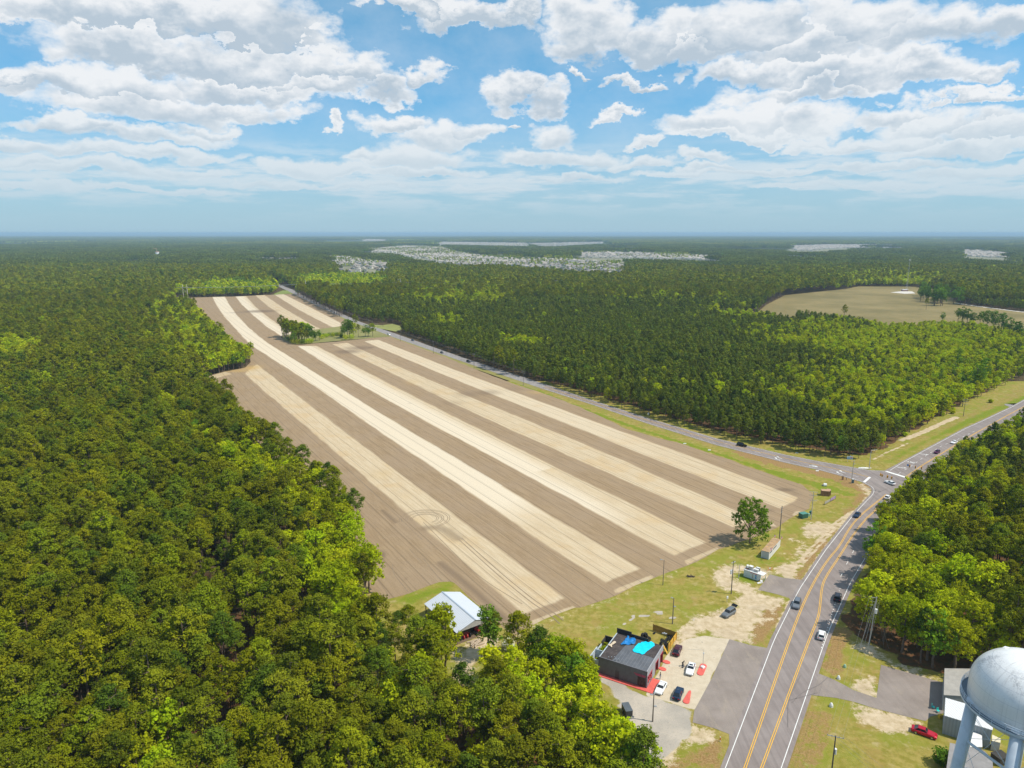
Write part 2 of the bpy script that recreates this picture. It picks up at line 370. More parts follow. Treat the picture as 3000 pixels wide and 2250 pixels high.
SAND = union(
 poly_mask(PG, [(2150, 1712), (2215, 1736), (2262, 1752), (2300, 1755), (2283, 1795), (2245, 1800), (2215, 1832), (2196, 1885), (2137, 1873), (2060, 1860), (1985, 1880), (1978, 1850), (2000, 1830), (2045, 1806), (2085, 1795), (2130, 1785), (2158, 1765), (2168, 1740)], nz=4),
 poly_mask(PG, [(2086, 1690), (2098, 1667), (2128, 1650), (2185, 1655), (2262, 1672), (2262, 1684), (2240, 1705), (2222, 1738), (2180, 1745), (2120, 1722), (2095, 1708)], nz=3, seed=3) * (1 - poly_mask(PG, [(2143, 1680), (2185, 1676), (2225, 1700), (2216, 1716), (2160, 1706)], nz=1)),
 poly_mask(PG, [(2330, 1560), (2368, 1542), (2425, 1528), (2432, 1545), (2400, 1575), (2372, 1608), (2345, 1650), (2312, 1690), (2275, 1678), (2300, 1655), (2325, 1620), (2338, 1590)], nz=7, seed=5) * .85,
 line_mask(PG, [(2275, 1680), (2340, 1648), (2400, 1580), (2450, 1528), (2500, 1498)], 1.3, seed=2),
 line_mask(PG, [(2300, 1690), (2350, 1655), (2410, 1588), (2460, 1534), (2508, 1500)], 1.0, seed=4),
 line_mask(PG, [(2140, 2190), (2160, 2150), (2190, 2260)], 2.0, seed=6) * 0,
 poly_mask(PG, [(1918, 2250), (1940, 2200), (1985, 2170), (2029, 2118), (2085, 2130), (2090, 2160), (2060, 2180), (2010, 2185), (1975, 2215), (1960, 2260)], nz=3, seed=8),
 poly_mask(PG, [(2500, 2060), (2560, 2078), (2650, 2100), (2690, 2120), (2676, 2150), (2600, 2152), (2540, 2120), (2492, 2080)], nz=4, seed=9),
 poly_mask(PG, [(2498, 2016), (2500, 1990), (2560, 1982), (2572, 1990), (2567, 2043), (2520, 2030)], nz=2, seed=10),
 poly_mask(PG, [(2505, 1890), (2545, 1880), (2600, 1925), (2700, 1968), (2775, 1985), (2770, 2000), (2735, 1990), (2650, 1965), (2582, 1945), (2560, 1930), (2505, 1902)], nz=4, seed=11) * .9,
 poly_mask(PG, [(2530, 1418), (2556, 1432), (2560, 1444), (2545, 1462), (2530, 1440), (2510, 1418)], nz=1, seed=12),
 line_mask(PG, [(2546, 1462), (2500, 1508), (2418, 1613), (2341, 1728), (2320, 1765)], 2.6, seed=13) * .7,
 line_mask(PG, [(2268, 1890), (2300, 1800), (2330, 1750)], 2.2, seed=14) * .8,
 line_mask(PG, [(2640, 1290), (2700, 1268), (2760, 1240), (2803, 1222)], 3.2, seed=15),
 line_mask(PG, [(2560, 1345), (2600, 1325), (2660, 1298)], 1.2, seed=16) * .8,
 poly_mask(PG, [(1330, 1990), (1335, 1920), (1385, 1870), (1440, 1860), (1470, 1880), (1420, 1930), (1400, 1960), (1350, 2010)], nz=2, seed=17),
 poly_mask(PG, [(1506, 1866), (1540, 1846), (1500, 1888)], nz=2, seed=18),
 poly_mask(PG, [(1500, 1850), (1510, 1862), (1560, 1836), (1690, 1784), (1810, 1744), (1920, 1698), (2110, 1612), (2105, 1620), (1925, 1706), (1815, 1752), (1700, 1790), (1570, 1842)], nz=2, seed=19) * .6)
DRY = union(
 poly_mask(PG, [(2500, 1402), (2535, 1425), (2540, 1455), (2505, 1500), (2420, 1600), (2345, 1715), (2312, 1702), (2340, 1660), (2400, 1580), (2450, 1520), (2490, 1480), (2520, 1440), (2490, 1412)], nz=3, seed=21),
 poly_mask(PG, [(2267, 1756), (2296, 1769), (2287, 1794), (2249, 1876), (2243, 1896), (2200, 1893), (2190, 1878), (2205, 1832), (2237, 1782)], nz=2, seed=22),
 poly_mask(PG, [(2060, 2185), (2090, 2140), (2130, 2155), (2128, 2170), (2110, 2250), (1960, 2260), (1975, 2215)], nz=3, seed=23),
 line_mask(PG, [(2400, 2100), (2340, 2260)], 7, 2.5, seed=24) * .6, line_mask(PG, [(2470, 1850), (2430, 1960)], 5, 2.5, seed=25) * .7,
 line_mask(PG, [(2180, 1330), (2260, 1352), (2380, 1382), (2480, 1405), (2520, 1425)], 9, 5, seed=26) * .9,
 line_mask(PG, [(1500, 1108), (1700, 1180), (1900, 1250), (2180, 1330)], 4, 3, seed=27) * .5,
 line_mask(PG, [(2600, 1385), (2660, 1350), (2800, 1285), (2860, 1250)], 3, 2, seed=28) * .9,
 poly_mask(PG, [(2560, 1348), (2640, 1302), (2760, 1245), (2840, 1200), (3040, 1110), (3040, 1150), (2860, 1225), (2740, 1270), (2600, 1340)], nz=5, seed=29) * .5)
LUSH = union(
 line_mask(PG, [(1420, 1084), (1700, 1196), (1850, 1250), (2010, 1300), (2160, 1348), (2290, 1392)], 4, 3, seed=31) * .8,
 line_mask(PG, [(2270, 1385), (2360, 1412), (2430, 1432), (2480, 1445)], 7, 4, seed=32) * .7,
 poly_mask(PG, [(2580, 1365), (2640, 1320), (2760, 1262), (2830, 1222), (3040, 1140), (3040, 1162), (2860, 1238), (2740, 1290), (2640, 1345)], nz=2, seed=33) * .8,
 poly_mask(PG, [(2420, 1430), (2480, 1440), (2500, 1470), (2450, 1500), (2400, 1470)], nz=6, seed=34) * .35,
 poly_mask(PG, [(2340, 1510), (2430, 1500), (2440, 1525), (2380, 1535)], nz=5, seed=35) * .5,
 poly_mask(PG, [(2150, 1640), (2240, 1600), (2290, 1610), (2320, 1640), (2290, 1670), (2200, 1650)], nz=6, seed=36) * .6,
 poly_mask(PG, [(2440, 2130), (2500, 2110), (2620, 2170), (2700, 2190), (2780, 2250), (2420, 2260)], nz=6, seed=37) * .4,
 poly_mask(PG, [(1160, 1745), (1240, 1722), (1330, 1706), (1350, 1735), (1250, 1760), (1180, 1790)], nz=3, seed=38) * .8,
 poly_mask(PG, [(2143, 1680), (2185, 1676), (2225, 1700), (2216, 1716), (2160, 1706)], nz=1))
CONC = poly_mask(PG, [(1948, 1925), (1972, 1895), (2010, 1872), (2060, 1860), (2137, 1874), (2084, 1990), (2034, 2080), (1893, 2037), (1912, 2000), (1930, 1960)], soft=.8, nz=.8, seed=41)
GCONC = poly_mask(PG, [(1765, 1990), (1780, 1978), (1893, 2037), (2034, 2083), (2029, 2117), (2015, 2165), (1985, 2185), (1925, 2250), (1870, 2260), (1880, 2200), (1850, 2120), (1815, 2070), (1790, 2030)], soft=1.5, nz=2.2, seed=42)
for q in [(1860, 1807, 11, 3.5), (1890, 1803, 15, 3.5), (1929, 1794, 13, 4), (1966, 1808, 14, 4), (1849, 1817, 4, 2.5), (1831, 1827, 6, 2.5), (2037, 1817, 8, 3), (1903, 1785, 5, 3)]:
    c = P2(q[0], q[1]); a = P2(q[0] + q[2], q[1])[0] - c[0]; bb_ = P2(q[0], q[1] - q[3])[1] - c[1]
    dd = np.hypot((PG[:, 0] - c[0]) / a, (PG[:, 1] - c[1]) / bb_) + (vnoise(PG[:, 0], PG[:, 1], 1.3, 5) - .5) * .9
    GCONC = np.maximum(GCONC, np.clip((1.15 - dd) * 3, 0, 1))
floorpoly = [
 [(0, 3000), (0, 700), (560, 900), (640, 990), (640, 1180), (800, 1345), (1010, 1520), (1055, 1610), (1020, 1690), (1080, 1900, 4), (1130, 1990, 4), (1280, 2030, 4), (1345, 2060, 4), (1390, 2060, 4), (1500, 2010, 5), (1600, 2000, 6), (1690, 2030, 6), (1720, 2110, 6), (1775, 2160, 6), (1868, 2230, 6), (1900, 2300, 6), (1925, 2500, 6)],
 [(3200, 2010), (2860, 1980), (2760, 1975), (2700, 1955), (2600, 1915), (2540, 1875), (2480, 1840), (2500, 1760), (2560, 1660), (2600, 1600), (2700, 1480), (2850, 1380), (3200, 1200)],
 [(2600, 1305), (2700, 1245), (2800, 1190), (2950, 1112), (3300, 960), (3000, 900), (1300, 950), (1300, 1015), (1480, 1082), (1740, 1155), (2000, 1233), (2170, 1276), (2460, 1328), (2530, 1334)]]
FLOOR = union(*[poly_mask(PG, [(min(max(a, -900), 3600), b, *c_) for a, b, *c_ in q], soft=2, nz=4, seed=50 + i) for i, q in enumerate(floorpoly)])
def verge_material():
    m, nt, b = material('grass_sand_and_soil')
    p = nt.pos(); A = nt.attr
    n = nt.noise(p, .55, 5, .65); nb = nt.noise(p, .09, 4, .6); nf = nt.noise(p, 2.3, 4, .7); nm = nt.noise(nt.vmul(p, (1, 1, 1), (31, 7, 0)), .25, 5, .7)
    g = nt.mix(nt.step(n, .35, .68), (0.225, 0.198, 0.032), (0.365, 0.290, 0.085))
    g = nt.mix(nt.mul(nt.step(nb, .42, .62), .75), g, (0.215, 0.235, 0.026))
    g = nt.mix(nt.mul(nt.step(nm, .54, .70), .75), g, (0.43, 0.34, 0.17))
    g = nt.mix(nt.mul(nt.step(nt.noise(nt.vmul(p, (1, 1, 1), (5, 99, 0)), .16, 4, .7), .50, .66), .60), g, (0.33, 0.225, 0.070))
    def cover(base, at, c, amp=.55, lo=.42, hi=.58):
        e = nt.add(A(at), nt.mul(nt.sub(n, .5), amp)); e = nt.add(e, nt.mul(nt.sub(nf, .5), amp * .7))
        return nt.mix(nt.math('MULTIPLY', nt.step(e, lo, hi), nt.step(A(at), 0.02, .12)), base, c)
    lush = nt.mix(nt.step(nf, .35, .65), (0.130, 0.180, 0.014), (0.22, 0.255, 0.02))
    dry = nt.mix(nt.step(nf, .3, .7), (0.235, 0.135, 0.050), (0.37, 0.245, 0.105))
    dry = nt.mix(nt.mul(nt.step(n, .55, .68), .6), dry, (0.18, 0.18, 0.03))
    sand = nt.mix(nt.step(n, .3, .7), (0.44, 0.335, 0.20), (0.62, 0.50, 0.345))
    sand = nt.mix(nt.mul(nt.step(nb, .5, .64), .35), sand, (0.42, 0.33, 0.23))
    g = cover(g, 'lush', lush, 1.1, .45, .75); g = cover(g, 'dry', dry, 1.0, .40, .72); g = cover(g, 'sand', sand, 1.25, .40, .72)
    gc = nt.mix(nt.step(nb, .35, .65), (0.38, 0.34, 0.29), (0.52, 0.45, 0.37))
    gc = nt.mix(nt.mul(nt.step(nf, .5, .66), .35), gc, (0.27, 0.25, 0.22))
    cc = nt.mix(nt.step(n, .3, .7), (0.52, 0.43, 0.31), (0.60, 0.51, 0.385))
    cc = nt.mix(nt.mul(nt.step(nm, .60, .66), .45), cc, (0.38, 0.29, 0.20))
    cc = nt.mix(nt.mul(nt.step(nt.noise(p, 1.1, 2), .70, .73), .7), cc, (0.16, 0.14, 0.13))
    g = cover(g, 'gconc', gc, .3); g = cover(g, 'conc', cc, .08)
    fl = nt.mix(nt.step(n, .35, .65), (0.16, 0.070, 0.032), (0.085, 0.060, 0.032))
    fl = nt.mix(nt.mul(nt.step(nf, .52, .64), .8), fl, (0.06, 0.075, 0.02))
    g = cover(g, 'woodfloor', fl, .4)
    nt.put(b.inputs['Base Color'], g); b.inputs['Roughness'].default_value = 1; b.inputs['Specular IOR Level'].default_value = .12
    bm_ = nt.new('ShaderNodeBump'); bm_.inputs['Strength'].default_value = .5; bm_.inputs['Distance'].default_value = .25
    nt.put(bm_.inputs['Height'], nf); nt.put(b.inputs['Normal'], bm_.outputs[0])
    return m
V3 = np.c_[PG, np.zeros(len(PG))]; nxg, nyg = len(gx), len(gy)
ii = (np.arange(nyg - 1)[:, None] * nxg + np.arange(nxg - 1)[None]).ravel()
fq = np.c_[ii, ii + 1, ii + 1 + nxg, ii + nxg]
tag(mesh_obj('grass_verge', V3, fq, verge_material(), attrs=dict(sand=SAND, dry=DRY, lush=LUSH, conc=CONC, gconc=GCONC, woodfloor=FLOOR)), kind='structure')

# ------------------------------------------------------------------ the striped field
so_f, oo_f = so(FIELD)
xs = np.arange(oo_f.min() - 4, oo_f.max() + 4, 2.0); ys = np.arange(so_f.min() - 4, so_f.max() + 4, 3.0); ys = np.r_[np.arange(ys[0], 120, 1.2), np.arange(120, ys[-1], 4.0)]; xs = np.arange(xs[0], xs[-1], 1.3)
OX, SY = np.meshgrid(xs, ys); S1, O1 = SY.ravel(), OX.ravel()
PF = OR0 + S1[:, None] * D0 + O1[:, None] * N0
Eo = np.array([linterp(S1, *e) for e in EDG])
lw = np.full(len(S1), -1e3); near_e = np.zeros(len(S1))
for k in range(5): lw = np.maximum(lw, np.minimum(O1 - Eo[2 * k], Eo[2 * k + 1] - O1))
hs, ho = so(HEADL); kk = np.argsort(ho); head = S1 - np.interp(O1, ho[kk], hs[kk])
lw = np.minimum(lw, head)
lw = np.minimum(lw, -sdf(PF, GAP)); lw = np.minimum(lw, -sdf(PF, BAY))
wco = np.zeros(len(S1))                                            # strip coordinate: whole numbers on the strip edges
for k in range(9):
    mk_ = O1 >= Eo[k]; wco = np.where(mk_, k + np.clip((O1 - Eo[k]) / np.maximum(Eo[k + 1] - Eo[k], 1), 0, 1), wco)
wco = np.where(O1 < Eo[0], (O1 - Eo[0]) / 25.0, wco); wco = np.where(O1 > Eo[9], 9 + (O1 - Eo[9]) / 25.0, wco)
def blob(P, l):
    r = np.zeros(len(P))
    for (x, y, rx, ry, k) in l:
        c = P2(x, y); a = abs(P2(x + rx, y)[0] - c[0]); b_ = abs(P2(x, y - ry)[1] - P2(x, y + ry)[1]) / 2
        r = np.maximum(r, k * np.exp(-(((P[:, 0] - c[0]) / a) ** 2 + ((P[:, 1] - c[1]) / b_) ** 2)))
    return r
damp = blob(PF, [(760, 912, 60, 5, 1), (700, 916, 60, 3, .6), (1050, 1020, 60, 9, .8), (1020, 1030, 50, 8, .9), (1085, 1018, 12, 3, 1), (1430, 1150, 55, 12, .7), (1370, 1155, 60, 15, .6), (1330, 1180, 60, 14, .5), (1500, 1140, 40, 12, .5),
                 (1110, 1628, 26, 18, 1), (1190, 1695, 12, 10, .6), (1330, 1670, 45, 9, .0), (2300, 1435, 40, 7, .9), (2330, 1447, 30, 12, .5), (2255, 1495, 25, 8, .6), (1200, 1182, 16, 3, .5), (1240, 1160, 40, 5, .3)])
for pts_, wd in (([(1290, 1650), (1340, 1690), (1400, 1740), (1480, 1815)], 2.2), ([(1120, 1495), (1160, 1530)], 1.6)):
    damp = np.maximum(damp, .8 * np.clip(1.2 - polydist(PF, GP(pts_), False) / wd, 0, 1))
dryw = np.where((wco > 2) & (wco < 3), np.clip((head - 45) / 25, 0, 1), 0) + np.where((wco > 4) & (wco < 5), np.clip((head - 18) / 30, 0, 1) * np.clip((5 - wco) * 2.2 - .7 * (head < 90), 0, 1), 0) + np.where((wco > 8) & (wco < 9), .4 * np.clip((head - 60) / 60, 0, 1), 0)
dryw *= np.clip(1.1 - vnoise(PF[:, 0], PF[:, 1], 60, 8) * .25, 0, 1)
patch = np.full(len(S1), -9.0)
for q in ([(1557, 1833), (1548, 1822), (1678, 1775), (1692, 1784)], [(1804, 1740), (1798, 1728), (1908, 1685), (1917, 1694)], [(2014, 1655), (2005, 1643), (2100, 1604), (2108, 1609)],
          [(2248, 1541), (2243, 1534), (2265, 1532), (2275, 1544)], [(2320, 1510), (2330, 1498), (2350, 1497), (2330, 1512)], [(619, 1101), (659, 1089), (680, 1096), (625, 1110)]):
    patch = np.maximum(patch, sdf(PF, GP(q)))
amber = blob(PF, [(736, 1078, 25, 7, 1), (700, 1086, 40, 4, .8), (1120, 1390, 30, 12, .35), (1190, 1455, 18, 10, .2), (1210, 1120, 25, 8, .3), (1570, 1150, 25, 4, .6)])
trk = np.zeros(len(S1))
for ax, ay, rs in ((1245, 1517, (9, 7.2, 5.8, 4.6)), ):            # turning circles left by a tractor
    c = P2(ax, ay)
    dd = np.hypot(PF[:, 0] - c[0], PF[:, 1] - c[1])
    for r_ in (): trk = np.maximum(trk, np.clip(1.3 - abs(dd - r_) / .45, 0, 1) * (PF[:, 1] - c[1] > -r_ * .55))
trk = np.maximum(trk, np.clip(1.5 - polydist(PF, GP([(1248, 1547), (1280, 1545), (1310, 1556), (1340, 1578)]), False) / 2.0, 0, 1))
sdv = sdf(PF, FIELD) + (vnoise(PF[:, 0], PF[:, 1], 9, 3) - .5) * 1.6
samp, fcs = clipped_grid(xs, ys, sdv)
def field_material():
    m, nt, b = material('ploughed_soil_strips')
    A = nt.attr; p = nt.pos()
    so_v = nt.comb(A('across'), A('along'), 0.0)
    nl = nt.noise(so_v, .05, 4, .6); nm_ = nt.noise(nt.vmul(so_v, (1, .09, 1)), .9, 4, .65); nfine = nt.noise(nt.vmul(so_v, (1, .25, 1)), 3.0, 3, .7); nedge = nt.noise(nt.vmul(so_v, (1, .35, 1)), .12, 4, .55)
    e = nt.add(A('lit'), nt.mul(nt.sub(nedge, .5), 2.6)); lit = nt.step(e, -.7, .7)
    lit = nt.mx(lit, nt.mul(nt.step(nt.add(A('patch'), nt.mul(nt.sub(nfine, .5), .8)), -.3, .3), .75))
    dark = nt.mix(nt.step(nm_, .32, .68), (0.275, 0.192, 0.112), (0.345, 0.248, 0.150))
    dark = nt.mix(nt.mul(nt.step(nl, .35, .65), .5), dark, (0.325, 0.24, 0.16))
    light = nt.mix(nt.step(nm_, .3, .7), (0.50, 0.385, 0.245), (0.575, 0.465, 0.315))
    light = nt.mix(nt.mul(nt.step(nl, .5, .66), .4), light, (0.52, 0.355, 0.175))
    light = nt.mix(nt.mul(A('parched'), .95), light, nt.mix(nfine, (0.63, 0.53, 0.39), (0.69, 0.59, 0.45)))
    c = nt.mix(lit, dark, light)
    wv = nt.new('ShaderNodeTexWave', wave_type='BANDS', bands_direction='X'); wv.inputs['Scale'].default_value = .21; wv.inputs['Distortion'].default_value = .6; wv.inputs['Detail'].default_value = 1
    nt.put(wv.inputs['Vector'], so_v)
    wv2 = nt.new('ShaderNodeTexWave', wave_type='BANDS', bands_direction='X'); wv2.inputs['Scale'].default_value = .052; nt.put(wv2.inputs['Vector'], so_v)
    rows = nt.mul(nt.step(wv.outputs['Fac'], .90, 1.0), nt.step(nt.noise(nt.vmul(so_v, (1, .012, 1)), .35, 2), .42, .6))
    c = nt.mix(nt.mul(rows, .48), c, nt.mix(.5, c, (0.11, 0.075, 0.045)))
    c = nt.mix(nt.mul(nt.step(wv2.outputs['Fac'], .982, 1.0), .42), c, (0.13, 0.095, 0.065))
    c = nt.mix(nt.mul(nt.step(nt.add(A('damp'), nt.mul(nt.sub(nm_, .5), .5)), .2, .95), .62), c, (0.135, 0.095, 0.068))
    c = nt.mix(nt.mul(A('amber'), .75), c, (0.50, 0.33, 0.12))
    c = nt.mix(nt.mul(A('wheel'), .55), c, (0.17, 0.12, 0.075))
    tw = nt.math('ABSOLUTE', nt.sub(nt.math('FRACT', nt.mul(nt.add(A('across'), nt.mul(nt.sub(nl, .5), 3)), 1 / 9.1)), .5))
    k = nt.rng(nt.noise(p, 1.7, 4, .75), .25, .75, .90, 1.10)
    c = nt.mix(1.0, c, nt.comb(k, k, k), 'MULTIPLY')
    nt.put(b.inputs['Base Color'], c); b.inputs['Roughness'].default_value = 1; b.inputs['Specular IOR Level'].default_value = .1
    bm_ = nt.new('ShaderNodeBump'); bm_.inputs['Strength'].default_value = .35; bm_.inputs['Distance'].default_value = .15
    nt.put(bm_.inputs['Height'], nfine); nt.put(b.inputs['Normal'], bm_.outputs[0])
    return m
vf = samp(PF)
tag(mesh_obj('ploughed_field', np.c_[vf, np.full(len(vf), .03)], fcs, field_material(),
    attrs=dict(across=samp(O1 - np.interp(S1, *EDG[4]) * .5), along=samp(S1), lit=samp(lw), damp=samp(damp), parched=samp(dryw), patch=samp(patch), amber=samp(amber), wheel=samp(trk))), kind='structure')

wt_ = MB(); TRKM = plain('pressed_soil', (.255, .185, .118), .95, scale=.6, var=.15)
# ------------------------------------------------------------------ roads
def asphalt(name, c1, c2, streak=.0, patchy=.25, ang=0.0, dust=0.0):
    m, nt, b = material(name)
    p = nt.pos(); n = nt.noise(p, .16, 5, .6); nf = nt.noise(p, 3.2, 4, .7); ns = nt.noise(nt.vmul(p, (1, .05, 1), rotz=ang), .9, 3, .6)
    c = nt.mix(nt.step(n, .3, .7), c1, c2)
    c = nt.mix(nt.mul(nt.step(ns, .42, .62), streak), c, tuple(v * .62 for v in c1))
    c = nt.mix(nt.mul(nt.step(nf, .5, .75), patchy), c, tuple(v * 1.45 for v in c2))
    if dust: c = nt.mix(nt.mul(nt.step(nt.noise(nt.vmul(p, (1, .3, 1), (3, 9, 0), ang + .6), .35, 5, .7), .52, .70), dust), c, (0.40, 0.33, 0.25))
    nt.put(b.inputs['Base Color'], c); b.inputs['Roughness'].default_value = .85; b.inputs['Specular IOR Level'].default_value = .25
    return m
ROADM = asphalt('highway_asphalt', (0.245, 0.205, 0.190), (0.295, 0.252, 0.235), .35, .12, R(30))
ROADB = asphalt('worn_asphalt', (0.26, 0.235, 0.225), (0.32, 0.295, 0.28), .30, .16, R(-60))
LOTM = asphalt('old_lot_asphalt', (0.235, 0.195, 0.170), (0.30, 0.252, 0.222), .12, .3, R(30), .35)
PAINT_W = plain('white_road_paint', (0.78, 0.77, 0.74), .7, var=.12, scale=3)
PAINT_Y = plain('yellow_road_paint', (0.80, 0.44, 0.035), .7, var=.14, scale=3)
def sheet(name, pts, z, m, kind='structure'):
    me = bpy.data.meshes.new(name); bmx = bmesh.new()
    vs = [bmx.verts.new((p[0], p[1], z)) for p in pts]; f = bmx.faces.new(vs); f.normal_update()
    if f.normal.z < 0: f.normal_flip()
    bmesh.ops.triangulate(bmx, faces=bmx.faces[:]); bmx.to_mesh(me); bmx.free(); me.materials.append(m)
    return tag(link(bpy.data.objects.new(name, me)), kind=kind)
def resample(P, step):
    P = np.asarray(P, float); d = np.r_[0, np.cumsum(np.hypot(*np.diff(P, axis=0).T))]; n = max(2, int(d[-1] / step) + 1)
    t = np.linspace(0, d[-1], n); return np.c_[np.interp(t, d, P[:, 0]), np.interp(t, d, P[:, 1])]
def smooth_line(P, it=3):
    P = np.asarray(P, float)
    for _ in range(it):
        q = [P[0]]
        for a, b in zip(P[:-1], P[1:]): q += [a * .75 + b * .25, a * .25 + b * .75]
        q.append(P[-1]); P = np.array(q)
    return P
def offs(P, d):
    P = np.asarray(P, float); t = np.gradient(P, axis=0); t /= np.hypot(t[:, 0], t[:, 1])[:, None]; return P + np.c_[t[:, 1], -t[:, 0]] * d
def ribbon(mb, P, wdt, z, m=0, off=0.0):
    a = offs(P, off - wdt / 2); b = offs(P, off + wdt / 2); n = len(P); v = [(*q, z) for q in a] + [(*q, z) for q in b]
    mb.quadmesh(v, [(i, n + i, n + i + 1, i + 1) for i in range(n - 1)], m)
def dashes(mb, P, wdt, z, on, off_, m=0):
    P = resample(P, .5); st = int((on + off_) * 2); k = int(on * 2)
    for i in range(0, len(P) - 2, st):
        seg = P[i:i + k + 1]
        if len(seg) > 1: ribbon(mb, seg, wdt, z, m)
L_A = GP([(2100, 2316), (2125.4, 2250), (2267.9, 1875), (2341, 1728), (2418, 1613), (2497, 1513), (2539.6, 1467)])       # west edge line
R_A = GP([(2265, 2320), (2289, 2250), (2418, 1875), (2436, 1830), (2492, 1706), (2548, 1613)])
ext = lambda P_: np.r_[[P_[0] + (P_[0] - P_[1]) / np.hypot(*(P_[0] - P_[1])) * 62], P_]; L_A = ext(L_A); R_A = ext(R_A)
dirA = R_A[-1] - R_A[-2]; dirA /= np.hypot(*dirA)
# beyond the junction: upper edge, traced; the far edge runs under the trees, 14 m away
U_C = GP([(2607, 1379), (2639, 1358.5), (2729.5, 1309), (2832, 1254), (2880, 1233), (2962, 1194), (3010, 1168), (3200, 1085)])
LOW_C = U_C + np.array([13.0, -13.5]) * np.linspace(1.12, .95, len(U_C))[:, None]
Bn = GP([(2594, 1381), (2555, 1380), (2499, 1371), (2390, 1351.7), (2300, 1333.6), (2100, 1286.5), (1900, 1227), (1740, 1175.5), (1600, 1128), (1350, 1047), (1160, 979), (1100, 959), (1056, 944.5), (960, 901), (870, 856), (857, 849), (838, 842)])
Bs = GP([(2551, 1424), (2528, 1411.6), (2467, 1393.5), (2408.5, 1377.7), (2345, 1364), (2300, 1354), (2100, 1303), (1900, 1240.5), (1740, 1186), (1590, 1138), (1340, 1053), (1150, 986), (1090, 963), (1044, 947), (948, 904.5), (858, 859), (842, 851.5), (826, 844)])
crn = GP([(2539.6, 1467), (2557.7, 1449), (2561.5, 1437), (2557, 1429), (2551, 1424)])
sb = lambda a, z: a
outline = list(offs(L_A, -.9)) + list(offs(smooth_line(crn, 1), -.9))[1:] + list(offs(Bs[1:], -.9)) + list(offs(Bn[::-1], -.9)) + list(offs(U_C, -.9))[1:] + list(LOW_C[::-1]) + list(offs(R_A, 1.0)[::-1])
sheet('road', outline, .05, ROADM)
farB = [GP([(838, 842), (832, 838), (800, 824), (770, 811), (760, 806)]), GP([(826, 844), (818, 841), (786, 826), (758, 812), (750, 806)])]
sheet('road', list(farB[0]) + list(farB[1][::-1]), .05, ROADB)
g1 = offs(Bs, -.9); g2 = offs(Bn, .9)
sheet('road', list(resample(g1[9:], 30)) + list(resample(g2[8:], 30)[::-1]), .075, ROADB)
sheet('parking_lot', GP([(2137, 1873), (2197, 1890), (2243, 1898), (2256, 1899)]).tolist() + GP([(2262, 1884), (2137, 2213)]).tolist() + GP([(2136, 2151), (2090, 2133), (2029, 2117), (2034, 2082), (2084, 1990)]).tolist(), .045, LOTM)
sheet('driveway', GP([(2255, 1683), (2300, 1694), (2352, 1699), (2352, 1712), (2318, 1764), (2312, 1752), (2280, 1742), (2221, 1728), (2240, 1702)]), .045, LOTM)
sheet('driveway', GP([(2396, 1972), (2400, 1974), (2440, 1990), (2475, 2008), (2500, 2022), (2568, 2045), (2581, 1948), (2734, 1992), (2770, 2002), (2764, 2090), (2726, 2100), (2712, 2113), (2650, 2098), (2560, 2075), (2500, 2056), (2450, 2045), (2371, 2036)]), .045, LOTM)
sheet('path', GP([(2942, 1186), (2962, 1194), (2986, 1181), (2975, 1187), (2946, 1183)]), .045, ROADB)
mk = MB()
zp = .095
ribbon(mk, resample(L_A, 5), .16, zp); ribbon(mk, resample(R_A, 5), .16, zp)
ribbon(mk, resample(smooth_line(crn, 2), 1), .14, zp)
ribbon(mk, resample(Bs[:10], 6), .16, zp); ribbon(mk, resample(Bn[:9], 6), .16, zp)
ribbon(mk, resample(U_C, 6), .17, zp)
def stripes(poly, m=0, z=zp): mk.quadmesh([(*p, z) for p in GP(poly)], [tuple(range(len(poly)))], m)
stripes([(2545, 1397), (2552, 1399), (2535, 1414), (2528, 1412)]); stripes([(2593, 1382), (2598, 1380.5), (2654, 1397), (2650, 1400)])
dashes(mk, GP([(2516, 1398), (2450, 1380), (2350, 1357), (2250, 1333), (2150, 1307), (2040, 1274)])[::1], .14, zp, 3, 6)
dashes(mk, GP([(2632, 1388), (2670, 1366), (2710, 1337), (2760, 1306), (2800, 1290), (2862, 1260)]), .16, zp, 2.6, 4.6)
dashes(mk, GP([(2405, 1894), (2420, 1850), (2445, 1760)]), .14, zp, 0.1, 99)
dashes(mk, GP([(2405, 1890), (2440, 1790), (2463, 1730)])[:0] if False else GP([(2406, 1899), (2419, 1860), (2443, 1780), (2462, 1722)]), .17, zp, .9, 1.0)
dashes(mk, GP([(2463, 1690), (2485, 1643), (2508, 1602)]), .14, zp, 2.6, 7)
for (cx_, cy_, k) in ((2640, 1370.5, 1), (2705, 1331, 1), (2468, 1383, 1), (2459, 1387, 1), (2283, 1341, 1), (2277, 1345, 1)):   # turn arrows
    c = np.array(P2(cx_, cy_)); dv = (U_C[2] - U_C[1]) if cx_ > 2600 else (Bs[3] - Bs[2]); dv = dv / np.hypot(*dv); nv = np.array([dv[1], -dv[0]])
    if cx_ > 2600: dv, nv = nv, dv
    a = [(-1.5, -.12), (-.4, -.14), (.3, .1), (.9, .55), (.8, .8), (1.7, .75), (1.25, 0), (1.1, .3), (.45, -.2), (-.4, -.34), (-1.5, -.34)]
    mk.quadmesh([(*(c + dv * q[0] * 1.1 + nv * q[1] * 1.6), zp) for q in a], [tuple(range(len(a)))], 0)
